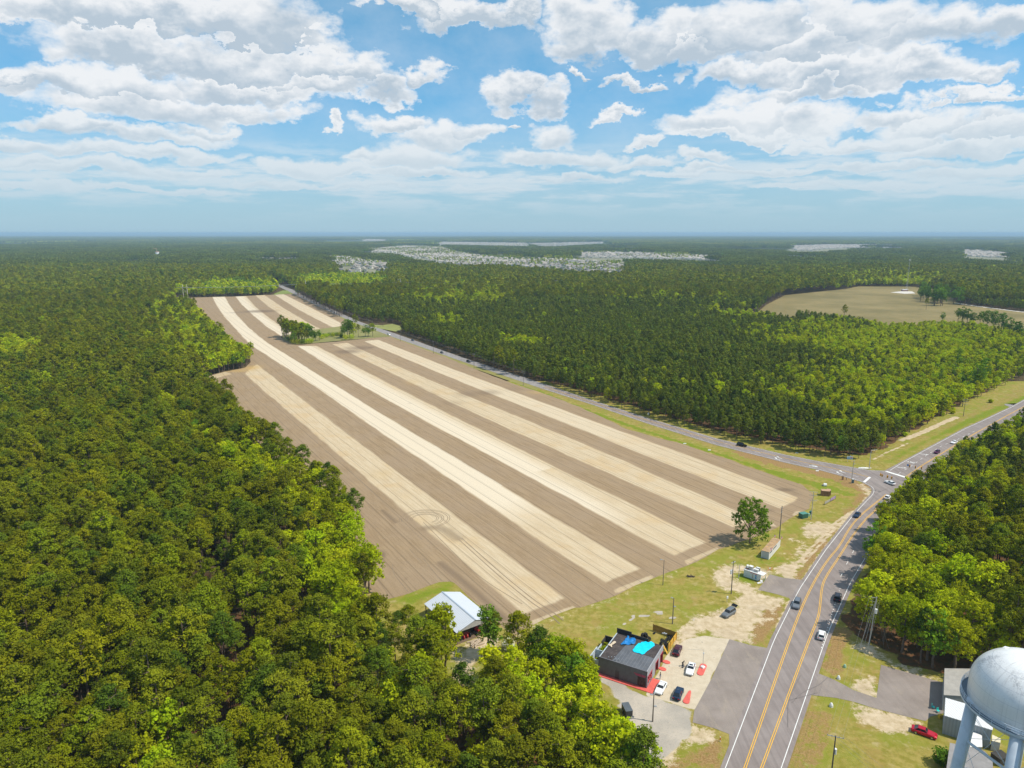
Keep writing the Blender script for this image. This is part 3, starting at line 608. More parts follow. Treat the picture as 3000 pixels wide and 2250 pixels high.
def word(cx_, cy_, text, dv, hgt, wd):                            # lane wording built from strokes
    GL = {'O': [(0, 0, .25, 1), (.75, 0, 1, 1), (.25, 0, .75, .16), (.25, .84, .75, 1)], 'N': [(0, 0, .25, 1), (.75, 0, 1, 1), (.25, .4, .75, .65)], 'L': [(0, 0, .25, 1), (.25, 0, 1, .16)], 'Y': [(.38, 0, .62, .5), (0, .5, .3, 1), (.7, .5, 1, 1), (.3, .42, .38, .6), (.62, .42, .7, .6)]}
    dv = np.array(dv) / np.hypot(*dv); nv = np.array([dv[1], -dv[0]]); c = np.array(P2(cx_, cy_)); n = len(text); tot = n * wd * 1.3
    for i, ch in enumerate(text):
        for (x0, y0, x1, y1) in GL[ch]:
            q = [(x0, y0), (x1, y0), (x1, y1), (x0, y1)]
            mk.quadmesh([(*(c + nv * ((-tot / 2) + i * wd * 1.3 + a * wd) + dv * (b - .5) * hgt), zp) for a, b in q], [(0, 1, 2, 3)], 0)
word(2668, 1354.5, 'ONLY', U_C[1] - U_C[2], 1.9, .62); word(2383, 1365, 'ONLY', Bs[3] - Bs[2], 2.4, .55)
Y1 = GP([(2165, 2298), (2183, 2250), (2312, 1875), (2351, 1774), (2387, 1700), (2425, 1640), (2459, 1602), (2487, 1550), (2515, 1515), (2560, 1478), (2597, 1449)])
Y2 = GP([(2214, 2296), (2231.7, 2250), (2370, 1875), (2398, 1810), (2403, 1770), (2406, 1735), (2411, 1708), (2427, 1678), (2463, 1625), (2493, 1576), (2535, 1522), (2560, 1500), (2603, 1455)])
Y1, Y2 = smooth_line(Y1, 2), smooth_line(Y2, 2)
Y1 = ext(Y1); Y2 = ext(Y2)
for L in (Y1, Y2):
    for o_ in (-.19, .19): ribbon(mk, resample(L, 2), .15, zp, 1, o_)
YB = resample(GP([(2546, 1398), (2454, 1375), (2300, 1343), (2100, 1293.5), (1900, 1233), (1740, 1181), (1595, 1133)]), 5)
for o_ in (-.17, .17): ribbon(mk, YB, .13, zp, 1, o_)
YC1 = GP([(2653, 1398), (2700, 1365), (2768, 1323), (2860, 1268), (2950, 1218), (3040, 1170)]); YC2 = smooth_line(GP([(2653, 1398), (2684, 1397), (2712, 1384), (2740, 1364), (2800, 1325), (2870, 1280)]), 2)
for L in (YC1, YC2):
    for o_ in (-.2, .2): ribbon(mk, resample(L, 2), .16, zp, 1, o_)
tag(mk.build('road_markings', [PAINT_W, PAINT_Y]), kind='structure')
for pp_, w_ in (([(1343, 1580), (1440, 1668), (1500, 1720), (1560, 1768), (1612, 1802), (1640, 1828)], .30), ([(1352, 1576), (1450, 1664), (1512, 1716), (1572, 1764), (1624, 1796), (1650, 1818)], .30), ([(1240, 1530), (1300, 1590), (1400, 1690), (1530, 1770)], .22),
                ([(1150, 1655), (1152, 1680), (1172, 1705), (1196, 1735)], .28), ([(1240, 1635), (1266, 1670), (1294, 1702)], .28), ([(1103, 1695), (1142, 1748)], .2), ([(1020, 1375), (1110, 1460), (1238, 1582)], .24), ([(1200, 1610), (1236, 1650)], .2), ([(1700, 1690), (1655, 1654)], .2)):
    ribbon(wt_, resample(smooth_line(GP(pp_), 2), 2), w_, .06)
c_ = np.array(P2(1244, 1520))
for r_ in (9.2, 8.4, 7.0, 6.3, 5.0, 4.4):
    ribbon(wt_, np.array([c_ + r_ * np.array([math.cos(a), math.sin(a) * .92]) for a in np.linspace(-.9, 3.5, 40)]), .22, .06)
tag(wt_.build('wheel_tracks', TRKM), kind='structure')
tm_ = MB(); SKM = plain('tyre_marks', (.185, .160, .150), .8, scale=.6)
for pp_, w_ in (([(2425, 1985), (2398, 2010), (2350, 2028), (2320, 2060)], .16), ([(2345, 1980), (2330, 2010), (2308, 2050), (2308, 2130)], .15), ([(2395, 2030), (2352, 2042), (2312, 2052)], .15), ([(2600, 1432), (2580, 1440), (2562, 1452), (2548, 1475)], .2)):
    ribbon(tm_, resample(smooth_line(GP(pp_), 2), 1), w_, .101)
tag(tm_.build('tyre_marks', SKM), kind='structure')
# brown hay field, its gravel pad and track, clearings far away
BROWN = GP([(2216, 918), (2245, 893), (2300, 865), (2477, 847), (2515, 839), (2686, 840), (2760, 850), (2819, 893), (3000, 914), (3200, 930), (3200, 985, 9), (3000, 960, 9), (2960, 960, 9), (2860, 940, 9), (2759, 938, 9), (2616, 942, 9), (2490, 924, 9), (2330, 912, 8), (2250, 916, 4)])
def hay_material():
    m, nt, b = material('dry_hay_field'); p = nt.pos(); n = nt.noise(p, .01, 5, .65); n2 = nt.noise(p, .12, 4, .7)
    c = nt.mix(nt.step(n, .35, .65), (0.165, 0.128, 0.036), (0.260, 0.195, 0.070)); c = nt.mix(nt.mul(nt.step(n2, .5, .7), .4), c, (0.10, 0.125, 0.03))
    nt.put(b.inputs['Base Color'], c); b.inputs['Roughness'].default_value = 1; return m
sheet('hay_field', BROWN, .1, hay_material())
GRAV = plain('white_gravel', (0.62, 0.57, 0.50), .95, scale=.1)
sheet('gravel_pad', GP([(2608, 857), (2640, 853.5), (2672, 854), (2682, 860), (2650, 861)]), .25, GRAV)
tr = MB(); ribbon(tr, resample(GP([(2800, 888), (2850, 896), (2950, 909), (3050, 921)]), 20), 7, .25); tag(tr.build('gravel_track', [GRAV]), kind='structure')
RED = plain('red_clay', (0.42, 0.25, 0.13), .95, scale=.1)
tr = MB(); ribbon(tr, resample(GP([(2118, 921), (2180, 926), (2260, 934), (2320, 942)]), 20), 9, .25); tag(tr.build('clay_track', [RED]), kind='structure')
sheet('boat_yard', GP([(935, 858), (1000, 852), (1090, 855), (1080, 866), (990, 868)]), .15, GRAV)
sheet('verge_clearing', GP([(1070, 951), (1120, 953), (1150, 949), (1190, 960), (1160, 972), (1110, 962)]), .12, plain('mown_verge', (0.24, 0.25, 0.06), .95, scale=.05))
sheet('meadow', GP([(805, 860), (828, 851), (842, 851), (856, 860), (800, 864)]), .12, plain('meadow_grass', (0.20, 0.24, 0.05), .95, scale=.02))
sheet('farm_verge', GP([(865, 1010), (830, 995), (826, 984), (905, 968), (1000, 956), (1022, 944), (1044, 947), (1143, 986), (1092, 990)]), .1, plain('rough_grass', (0.22, 0.21, 0.06), .95, scale=.05, dirt=(.33, .25, .12)))
vg = MB(); ribbon(vg, resample(offs(Bs[9:16], -3.5), 20), 6.5, .012); ribbon(vg, resample(offs(Bn[8:16], -3.5)[::-1], 20)[::-1], 6, .012)
tag(vg.build('roadside_grass', [plain('roadside_grass', (0.25, 0.22, 0.055), .95, scale=.08)]), kind='structure')
TAN = plain('subdivision_ground', (0.20, 0.19, 0.11), .95, scale=.01, var=.4)
# ------------------------------------------------------------------ trees
def leaf_material(name, ca, cb, cc, trans=.25):
    """leaves: colour varies from tree to tree (object random) and from spray to spray (attribute 'spray')"""
    m = bpy.data.materials.new(name); m.use_nodes = True; nt = NT(m.node_tree); m.node_tree.nodes.remove(m.node_tree.nodes['Principled BSDF'])
    out = m.node_tree.nodes['Material Output']
    rnd = nt.new('ShaderNodeObjectInfo').outputs['Random']; sp = nt.attr('spray')
    c = nt.mix(rnd, ca, cb); c = nt.mix(nt.mul(nt.math('FRACT', nt.mul(rnd, 7.31)), .6), c, cc)
    k = nt.rng(sp, 0, 1, .62, 1.42); c = nt.mix(1.0, c, nt.comb(k, k, nt.rng(sp, 0, 1, .8, 1.1)), 'MULTIPLY')
    k2 = nt.rng(nt.math('FRACT', nt.mul(rnd, 13.7)), 0, 1, .72, 1.32); c = nt.mix(1.0, c, nt.comb(k2, k2, k2), 'MULTIPLY')
    d = nt.new('ShaderNodeBsdfDiffuse'); t = nt.new('ShaderNodeBsdfTranslucent'); mx = nt.new('ShaderNodeMixShader')
    nt.put(d.inputs[0], c); nt.put(t.inputs[0], nt.mix(1.0, c, (1.15, 1.1, .5), 'MULTIPLY')); mx.inputs[0].default_value = trans
    nt.l.new(d.outputs[0], mx.inputs[1]); nt.l.new(t.outputs[0], mx.inputs[2]); nt.l.new(mx.outputs[0], out.inputs[0])
    return m
PINE = leaf_material('pine_needles', (0.205, 0.240, 0.008), (0.090, 0.155, 0.018), (0.300, 0.265, 0.010), .28)
PINEB = leaf_material('young_pine_needles', (0.100, 0.150, 0.026), (0.145, 0.190, 0.020), (0.205, 0.210, 0.020), .28)
LEAF = leaf_material('spring_leaves', (0.40, 0.48, 0.010), (0.29, 0.42, 0.012), (0.54, 0.51, 0.016), .42)
LEAFD = leaf_material('dark_leaves', (0.12, 0.25, 0.02), (0.18, 0.29, 0.018), (0.14, 0.21, 0.03), .35)
BARK = plain('bark', (0.16, 0.115, 0.085), .95, var=.3, scale=3)

def leaf_quads(C, Rr, nq, size, rg, up=.5, flat=1.0, asp=.7):
    """nq small faces round each clump centre; the faces look outwards and up"""
    n = len(C); u = rg.normal(size=(n, nq, 3)); u /= np.linalg.norm(u, axis=2)[:, :, None]
    r = Rr[:, None] * rg.uniform(.55, 1.05, (n, nq)); off_ = u * r[:, :, None]; off_[:, :, 2] *= flat
    c = (C[:, None, :] + off_).reshape(-1, 3)
    nrm = (u * .8 + np.array([0, 0, up]) + rg.normal(size=(n, nq, 3)) * .45).reshape(-1, 3); nrm /= np.linalg.norm(nrm, axis=1)[:, None]
    a = np.cross(nrm, rg.normal(size=nrm.shape)); a /= np.linalg.norm(a, axis=1)[:, None]; b = np.cross(nrm, a)
    s = size * rg.uniform(.6, 1.25, len(c))[:, None]
    v = np.stack([c - a * s * .5 - b * s * asp * .5, c + a * s * .5 - b * s * asp * .35, c + a * s * .4 + b * s * asp * .5, c - a * s * .45 + b * s * asp * .4], 1).reshape(-1, 3)
    k = np.clip(np.repeat(rg.uniform(0, 1, n), nq) * .5 + rg.uniform(0, 1, n * nq) * .5, 0, 1)
    return v, np.repeat(k, 4)
def crown_geo(kind, seed, lod):
    rg = np.random.default_rng(seed)
    if kind == 'pine':                                   # tall loblolly pine: rounded, tufted crown on a bare stem
        Hh = 16.5; z0 = 8.4; rad_ = 3.3; nb = (70, 38, 13)[lod]
        t = rg.uniform(0, 1, nb) ** .8; z = z0 + (Hh - z0 - .6) * t
        prof = np.sin(np.clip(t * .80 + .22, 0, 1) * math.pi) ** .62 * rad_ * rg.uniform(.72, 1.12, nb)
        th = rg.uniform(0, 2 * math.pi, nb); f = np.sqrt(rg.uniform(.25, 1, nb))
        C = np.c_[prof * f * np.cos(th), prof * f * np.sin(th), z + .5 * f]; C = np.r_[C, [[0, 0, Hh - .5], [.3, .2, Hh - 1.3]]]
        Rr = np.full(len(C), (.80, .92, 1.5)[lod]) * rg.uniform(.75, 1.2, len(C))
        v, k = leaf_quads(C, Rr, (40, 15, 6)[lod], (.36, .68, 1.7)[lod], rg, .55, .62, .55)
    elif kind == 'young':                                # plantation pine: narrow, pointed
        Hh = 10.5; z0 = 3.6; rad_ = 2.05; nb = (50, 26, 10)[lod]
        t = rg.uniform(0, 1, nb); z = z0 + (Hh - z0) * t; prof = rad_ * np.sin(np.clip(t * .78 + .22, 0, 1) * math.pi) ** .6 * rg.uniform(.65, 1.15, nb)
        th = rg.uniform(0, 2 * math.pi, nb); f = np.sqrt(rg.uniform(.2, 1, nb))
        C = np.c_[prof * f * np.cos(th), prof * f * np.sin(th), z]; C = np.r_[C, [[0, 0, Hh]]]
        Rr = np.full(len(C), (.62, .75, 1.2)[lod]) * rg.uniform(.7, 1.2, len(C))
        v, k = leaf_quads(C, Rr, (26, 12, 6)[lod], (.40, .70, 1.4)[lod], rg, .5, .8, .6)
    else:                                                # broadleaf: several lobes from low down
        Hh = 13.5; nl = (11, 9, 5)[lod]; th = rg.uniform(0, 2 * math.pi, nl); zz = rg.uniform(4.2, Hh - 2.2, nl); q = 1 - abs(zz - 7.5) / 8.5
        rr = rg.uniform(1.2, 2.7, nl) * q; L = np.c_[rr * np.cos(th), rr * np.sin(th), zz]; L = np.r_[L, [[0, 0, Hh - 2.2], [0, 0, 6.2]]]
        LR = rg.uniform(1.5, 2.3, len(L)); nc = (11, 6, 2)[lod]
        u = rg.normal(size=(len(L), nc, 3)); u /= np.linalg.norm(u, axis=2)[:, :, None]; u[:, :, 2] = np.where(u[:, :, 2] < -.5, -u[:, :, 2], u[:, :, 2])
        C = (L[:, None, :] + u * (LR[:, None, None]) * rg.uniform(.7, 1.08, (len(L), nc, 1))).reshape(-1, 3)
        Rr = np.full(len(C), (.62, .85, 1.6)[lod]) * rg.uniform(.65, 1.25, len(C))
        v, k = leaf_quads(C, Rr, (17, 9, 6)[lod], (.40, .70, 1.6)[lod], rg, .45, .8, .75)
    return v, k, Hh
def geo_mesh(name, v, k, mat):
    n = len(v) // 4; me = bpy.data.meshes.new(name); me.vertices.add(len(v)); me.loops.add(len(v)); me.polygons.add(n)
    me.vertices.foreach_set('co', v.astype(np.float32).ravel()); me.loops.foreach_set('vertex_index', np.arange(len(v), dtype=np.int32))
    me.polygons.foreach_set('loop_start', np.arange(0, len(v), 4, dtype=np.int32)); me.polygons.foreach_set('loop_total', np.full(n, 4, dtype=np.int32))
    a = me.attributes.new('spray', 'FLOAT', 'POINT'); a.data.foreach_set('value', k.astype(np.float32)); me.materials.append(mat); me.update(calc_edges=True); return me
def trunk_mb(kind, seed):
    rg = random.Random(seed); mb = MB(); Hh = {'pine': 16, 'young': 10, 'leaf': 11}[kind]; r0 = {'pine': .24, 'young': .12, 'leaf': .27}[kind]
    p = Vector((0, 0, -.4)); n = 5
    for i in range(n):
        q = Vector((rg.uniform(-.2, .2), rg.uniform(-.2, .2), Hh * (i + 1) / n)); mb.tube(p, q, r0 * (1 - i / (n + 1)), r0 * (1 - (i + 1) / (n + 1)), 7); p = q
    lo = {'pine': .5, 'young': .25, 'leaf': .3}[kind]
    for i in range(9):
        z = Hh * rg.uniform(lo, .93); a = rg.uniform(0, 6.28); L = {'pine': 2.2, 'young': 1.3, 'leaf': 2.9}[kind] * rg.uniform(.6, 1.1)
        mb.tube((0, 0, z), (L * math.cos(a), L * math.sin(a), z + L * (.35 if kind != 'leaf' else .75)), r0 * .33, r0 * .09, 5)
    return mb
NV = 5
CROWN, TRUNK, PROTO = {}, {}, {}
pcol = bpy.data.collections.new('tree_kinds')                       # holds the kinds the far woods repeat; not part of the scene itself
GK = [('pine', 'pine', PINE), ('young', 'young', PINEB), ('leaf', 'leaf', LEAF), ('leafd', 'leaf', LEAFD)]
pidx = {}
for gi, (g, kd, mt) in enumerate(GK):
    for v_ in range(NV):
        for lod in (0, 1, 2):
            v, k, Hh = crown_geo(kd, 100 * gi + v_ * 7 + 3, lod)
            cm = geo_mesh('crown', v, k, mt)
            if lod == 0: CROWN[g, v_] = cm; TRUNK[g, v_] = trunk_mb(kd, 50 * gi + v_)
            tm = TRUNK[g, v_] if lod < 2 else None                  # joined copy for the woods
            nm_ = 'kind_%d_%d_%d' % (lod, gi, v_)
            if tm is None: o = bpy.data.objects.new(nm_, cm)
            else:
                tv = np.array(tm.v); me = bpy.data.meshes.new(nm_)
                me.from_pydata([tuple(p) for p in v] + [tuple(p) for p in tv], [], [(4 * i, 4 * i + 1, 4 * i + 2, 4 * i + 3) for i in range(len(v) // 4)] + [tuple(x + len(v) for x in f) for f in tm.f])
                a = me.attributes.new('spray', 'FLOAT', 'POINT'); a.data.foreach_set('value', np.r_[k, np.zeros(len(tv))].astype(np.float32))
                me.materials.append(mt); me.materials.append(BARK)
                me.polygons.foreach_set('material_index', np.r_[np.zeros(len(v) // 4), np.ones(len(tm.f))].astype(np.int32)); me.update()
                o = bpy.data.objects.new(nm_, me)
            pcol.objects.link(o); pidx[(g, v_, lod)] = nm_
# canopy pieces: 42 m square plots of coarse crowns for woods more than a kilometre off
def plot_mesh(seed, mats_, share, cell, size):
    rg = np.random.default_rng(seed); V = []; K = []; M = []
    n = int(size / cell)
    for i in range(n):
        for j in range(n):
            x = (i + rg.uniform(.1, .9)) * cell - size / 2; y = (j + rg.uniform(.1, .9)) * cell - size / 2; leaf = rg.uniform() < share
            nb = 6; t = rg.uniform(0, 1, nb); s = rg.uniform(.8, 1.2); rad_ = (3.3 if not leaf else 3.8) * s * cell / 6.5; z = (8 + 8 * t) * s if not leaf else (5 + 7.5 * t) * s
            th = rg.uniform(0, 6.28, nb); f = rg.uniform(.2, .8, nb) * np.sin(np.clip(t * .8 + .2, 0, 1) * math.pi) ** .5
            C = np.c_[x + rad_ * f * np.cos(th), y + rad_ * f * np.sin(th), z]
            v, k = leaf_quads(C, np.full(nb, 1.7 * cell / 6.5), 6, 2.2 * cell / 6.5, rg, .6, .7, .8)
            V.append(v); K.append(np.clip(k * .6 + rg.uniform(0, .4), 0, 1)); M += [int(leaf)] * (len(v) // 4)
    v = np.concatenate(V); me = geo_mesh('plot', v, np.concatenate(K), mats_[0]); me.materials.append(mats_[1]); me.polygons.foreach_set('material_index', np.array(M, dtype=np.int32)); return me
for q in range(4): pcol.objects.link(bpy.data.objects.new('kind_3_0_%d' % q, plot_mesh(900 + q, (PINEB, LEAFD), .07, 6.5, 42)))
for q in range(4): pcol.objects.link(bpy.data.objects.new('kind_3_1_%d' % q, plot_mesh(920 + q, (PINEB, LEAF), .5, 6.5, 42)))
for q in range(3): pcol.objects.link(bpy.data.objects.new('kind_4_0_%d' % q, plot_mesh(940 + q, (PINE, LEAFD), .15, 13, 170)))
for q in range(2): pcol.objects.link(bpy.data.objects.new('kind_4_1_%d' % q, plot_mesh(950 + q, (PINEB, LEAF), .6, 13, 170)))
names_sorted = sorted(o.name for o in pcol.objects); order = {n: i for i, n in enumerate(names_sorted)}

def scatter(name, P, rot, scl, idx, label, cat):
    """one object: points that a geometry-nodes modifier turns into trees"""
    me = bpy.data.meshes.new(name); me.vertices.add(len(P)); me.vertices.foreach_set('co', P.astype(np.float32).ravel())
    for k, t, v in (('rot', 'FLOAT', rot), ('scl', 'FLOAT', scl), ('idx', 'INT', idx)):
        a = me.attributes.new(k, t, 'POINT'); a.data.foreach_set('value', np.asarray(v, dtype=np.int32 if t == 'INT' else np.float32))
    o = link(bpy.data.objects.new(name, me)); tag(o, label, cat, kind='stuff')
    ng = bpy.data.node_groups.new('plant_trees', 'GeometryNodeTree')
    ng.interface.new_socket('Geometry', in_out='INPUT', socket_type='NodeSocketGeometry'); ng.interface.new_socket('Geometry', in_out='OUTPUT', socket_type='NodeSocketGeometry')
    N = ng.nodes; L = ng.links; gi = N.new('NodeGroupInput'); go = N.new('NodeGroupOutput'); ip = N.new('GeometryNodeInstanceOnPoints'); ci = N.new('GeometryNodeCollectionInfo')
    ci.inputs['Collection'].default_value = pcol; ci.inputs['Separate Children'].default_value = True; ci.inputs['Reset Children'].default_value = True
    def na(nm, ty):
        q = N.new('GeometryNodeInputNamedAttribute'); q.data_type = ty; q.inputs[0].default_value = nm; return next(x for x in q.outputs if x.enabled and x.name == 'Attribute')
    cx = N.new('ShaderNodeCombineXYZ'); L.new(na('rot', 'FLOAT'), cx.inputs[2])
    L.new(gi.outputs[0], ip.inputs['Points']); L.new(ci.outputs[0], ip.inputs['Instance']); ip.inputs['Pick Instance'].default_value = True
    L.new(na('idx', 'INT'), ip.inputs['Instance Index']); L.new(cx.outputs[0], ip.inputs['Rotation']); L.new(na('scl', 'FLOAT'), ip.inputs['Scale']); L.new(ip.outputs[0], go.inputs[0])
    md = o.modifiers.new('trees', 'NODES'); md.node_group = ng
    return o

# ---- where the woods stand (ground outlines)
CLEAR = [FIELD]
# lots, verges and junction; the left edge follows the hem of the near wood
HEM = lambda pts, z: GP(pts, z).tolist()
CLEAR.append(GP([(1506, 1850), (1600, 1790), (2000, 1600), (2200, 1500), (2300, 1430), (2150, 1370), (1734, 1230), (1589, 1170), (1300, 1060), (1092, 1000), (900, 1005), (840, 985), (900, 960), (1000, 930), (1010, 920), (865, 856), (870, 850), (900, 864), (960, 895), (1058, 938), (1120, 948), (1165, 970), (1300, 1021), (1481, 1093), (1600, 1125), (1740, 1166), (1917, 1226), (2062, 1263), (2170, 1291), (2315, 1320), (2460, 1346), (2530, 1352),
    (2591, 1312), (2640, 1288), (2672, 1270), (2713, 1244), (2746, 1232), (2786, 1214), (2840, 1180), (2949, 1128), (3000, 1106), (3300, 985)]).tolist()
    + HEM([(3300, 1070), (3010, 1196), (2960, 1225), (2880, 1262), (2830, 1285), (2812, 1306), (2770, 1325), (2752, 1345), (2712, 1400), (2660, 1440), (2612, 1465), (2560, 1500), (2548, 1550), (2540, 1600), (2565, 1640), (2575, 1700), (2545, 1735), (2520, 1765), (2505, 1810)], 10)
    + GP([(2500, 1845), (2565, 1868), (2620, 1908), (2700, 1948), (2760, 1970), (2860, 1982), (3300, 2010), (3300, 2700), (1980, 2700)]).tolist()
    + HEM([(1925, 2350), (1915, 2250), (1905, 2205), (1868, 2165), (1812, 2125), (1775, 2090), (1735, 2085), (1722, 2040), (1722, 1975), (1690, 1915), (1600, 1895), (1540, 1893), (1500, 1885), (1462, 1890), (1425, 1950), (1400, 2020), (1340, 2020), (1335, 1945), (1290, 1940), (1255, 1885), (1190, 1860), (1130, 1830), (1085, 1790)], 10.5) + GP([(1075, 1745), (1127, 1720), (1300, 1690), (1420, 1790)]).tolist())
CLEAR.append(GP([(1120, 1760), (1202, 1728), (1330, 1692), (1440, 1790), (1510, 1860), (1420, 1895), (1350, 1900), (1285, 1850), (1235, 1815), (1160, 1800)]).tolist()); CLEAR = [np.array(c) for c in CLEAR]
CLEAR += [BROWN, GP([(2100, 915), (2200, 915), (2330, 930), (2330, 950), (2180, 935), (2100, 928)]), GP([(925, 860), (1000, 850), (1098, 853), (1090, 868), (1000, 870)]),
          GP([(1040, 950), (1080, 944), (1150, 944), (1200, 962), (1160, 975), (1100, 965)]), GP([(842, 838), (760, 806), (745, 806), (775, 826), (815, 848), (800, 864), (865, 866), (880, 850)]), GP([(512, 908), (585, 904), (604, 872), (512, 866)]),
          GP([(625, 822), (690, 822), (690, 829), (625, 829)]),
          GP([(566, 1900), (600, 1730), (640, 1690), (690, 1740), (720, 1900), (780, 2010), (770, 2060), (735, 2070), (700, 1960), (640, 1800), (600, 1800)])]   # a lane through the near wood
# subdivisions (tan ground, houses); pixel outlines on the ground
SUBS = [
 [(1029, 736), (1100, 728), (1190, 721), (1290, 724), (1330, 736), (1372, 744), (1480, 757), (1640, 758), (1760, 767), (1830, 780), (1840, 800), (1760, 797), (1640, 791), (1550, 784), (1470, 777), (1340, 777), (1262, 764), (1195, 751), (1150, 739)],
 [(1695, 741), (1780, 738), (1960, 744), (2060, 750), (2125, 758), (2115, 763), (1960, 758), (1800, 755), (1700, 753)],
 [(736, 744), (790, 748), (880, 746), (878, 754), (815, 757), (745, 752)],
 [(938, 754), (1000, 752), (1068, 761), (1135, 771), (1165, 783), (1100, 795), (1030, 795), (985, 789), (990, 770)],
 [(1975, 791), (2035, 789), (2130, 786), (2245, 794), (2240, 801), (2120, 800), (1980, 799)],
 [(1060, 701), (1130, 702), (1126, 706), (1062, 705)], [(1285, 709), (1545, 712), (1545, 721), (1400, 718), (1288, 716)], [(1545, 713), (1765, 709), (1765, 713), (1600, 722)],
 [(1783, 719), (1868, 720), (1866, 725), (1783, 723)], [(2296, 741), (2350, 742), (2430, 744), (2430, 750), (2340, 751), (2296, 747)],
 [(2308, 721), (2420, 717), (2570, 718), (2570, 724), (2420, 728), (2380, 734), (2330, 732)], [(2577, 719), (2648, 719), (2648, 726), (2578, 726)],
 [(2820, 733), (2880, 735), (2970, 745), (2965, 753), (2880, 752), (2822, 748)], [(2740, 726), (2802, 729), (2800, 734), (2742, 731)], [(2940, 711), (2975, 712), (2970, 717), (2940, 716)]]
SUBG = [GP(s) for s in SUBS]; SUBN = [GP(s, 19) for s in SUBS]
sbm = MB()
for i, s in enumerate(SUBG): sheet('subdivision_ground', s, .3, TAN); sheet('subdivision_ground', SUBN[i], .25, TAN)

def canopy_kind(px, py, X, Y, dist, rg):
    """share of light broadleaf trees, and the kind of pine, as the photograph shows them"""
    n = len(px); leaf = np.full(n, .015); dark = np.full(n, .012); young = np.zeros(n, bool); hs = np.ones(n)
    def el(cx, cy, rx, ry, k, arr):
        q = ((px - cx) / rx) ** 2 + ((py - cy) / ry) ** 2; return np.maximum(arr, k * np.clip(1.6 - q, 0, 1))
    for (cx, cy, rx, ry, k) in [(40, 1020, 90, 40, .9), (110, 960, 60, 25, .6), (160, 1090, 40, 30, .6), (185, 1110, 35, 30, .6), (70, 1145, 50, 18, .5), (640, 980, 130, 110, .93), (560, 900, 120, 45, .8), (560, 970, 150, 80, .7), (700, 1060, 70, 60, .93), (600, 1060, 90, 40, .7), (340, 1105, 25, 14, .8), (365, 1165, 30, 20, .6), (480, 1180, 30, 25, .8), (520, 1245, 45, 25, .6), (575, 1250, 35, 30, .7),
        (620, 1320, 60, 45, .6), (720, 1340, 90, 50, .75), (830, 1400, 110, 60, .85), (700, 1390, 100, 40, .6), (900, 1440, 90, 50, .8), (960, 1560, 70, 110, .75), (1040, 1590, 50, 70, .95), (870, 1600, 70, 50, .7), (930, 1690, 80, 60, .9), (1010, 1760, 80, 70, .9), (1080, 1800, 50, 40, .7), (110, 1245, 45, 25, .6), (470, 1290, 30, 20, .6), (385, 1380, 30, 20, .5),
        (240, 1720, 25, 30, .9), (245, 2040, 30, 40, .9), (10, 2160, 25, 30, .9), (690, 1790, 30, 50, .9), (650, 2120, 60, 40, .7), (450, 2190, 60, 40, .8), (490, 2130, 50, 40, .7), (680, 2060, 40, 40, .7), (880, 1800, 60, 60, .35), (1000, 1860, 60, 50, .35),
        (1290, 1830, 40, 60, .95), (1500, 1960, 120, 60, .75), (1640, 1960, 90, 80, .95), (1660, 2060, 60, 60, .9), (1800, 2170, 90, 90, .9), (1750, 2100, 60, 60, .9), (1200, 2020, 120, 70, .3), (1400, 2100, 150, 80, .35), (1450, 1960, 80, 50, .5),
        (1300, 930, 60, 15, .35), (1310, 930, 45, 12, .8), (1540, 990, 45, 8, .7), (1500, 985, 30, 8, .6), (1900, 1120, 200, 60, .08), (2110, 1110, 20, 25, .5), (2300, 1120, 120, 60, .22), (2450, 1100, 200, 80, .45), (2600, 1130, 220, 110, .72), (2800, 1090, 250, 130, .9), (2700, 980, 330, 60, .95), (2500, 960, 200, 40, .8), (2330, 965, 160, 30, .6), (2200, 910, 90, 14, .6), (2060, 1230, 100, 20, .25), (2300, 1290, 120, 20, .22),
        (1350, 860, 160, 30, .7), (1180, 800, 150, 14, .5), (1000, 825, 140, 20, .75), (700, 845, 150, 22, .65), (560, 850, 60, 25, .7), (1450, 840, 200, 25, .5), (1700, 850, 200, 20, .35), (1950, 870, 200, 14, .5), (2180, 900, 120, 20, .5), (2400, 800, 200, 18, .5), (2600, 815, 180, 20, .75), (2450, 780, 120, 8, .5), (2800, 810, 120, 14, .4), (2930, 790, 80, 14, .5), (2820, 748, 160, 4, .6), (2550, 765, 80, 5, .6),
        (2850, 1780, 230, 110, .6), (2650, 1700, 190, 180, .72), (2580, 1500, 130, 120, .75), (2750, 1500, 150, 120, .6), (2720, 1350, 70, 80, .9), (2860, 1290, 60, 40, .7), (2700, 1900, 150, 90, .55), (2900, 1450, 150, 100, .5), (2940, 1240, 90, 40, .4), (2880, 1350, 120, 60, .5)]:
        leaf = el(cx, cy, rx, ry, k, leaf)
    for (cx, cy, rx, ry, k) in [(2480, 1500, 60, 60, .6), (2540, 1620, 70, 70, .6), (1750, 2180, 120, 70, .4), (2850, 1090, 50, 70, .8), (2900, 1060, 60, 40, .5), (640, 900, 60, 20, .5), (720, 840, 140, 20, .4), (2640, 870, 120, 30, .6), (680, 1080, 60, 40, .5), (1000, 815, 160, 25, .4), (800, 1180, 40, 30, 0), (2550, 1800, 60, 90, .5)]:
        dark = el(cx, cy, rx, ry, k, dark)
    pn = vnoise(X, Y, 26, 31) ** 2; leaf = np.where(leaf > .03, leaf * (.85 + .5 * pn), leaf) + np.where(pn > .75, .09, 0); leaf = np.where(leaf > .02, leaf, leaf * 1.0)
    # plantation right of road B and left of the far field's track
    lineB = P2(840, 845); xb = np.interp(Y, Bn[::-1][:, 1][np.argsort(Bn[::-1][:, 1])], Bn[::-1][:, 0][np.argsort(Bn[::-1][:, 1])])
    young = (X > xb) & (Y < 1500) & (py > 872) & ~((px > 2400) & (py > 1390))
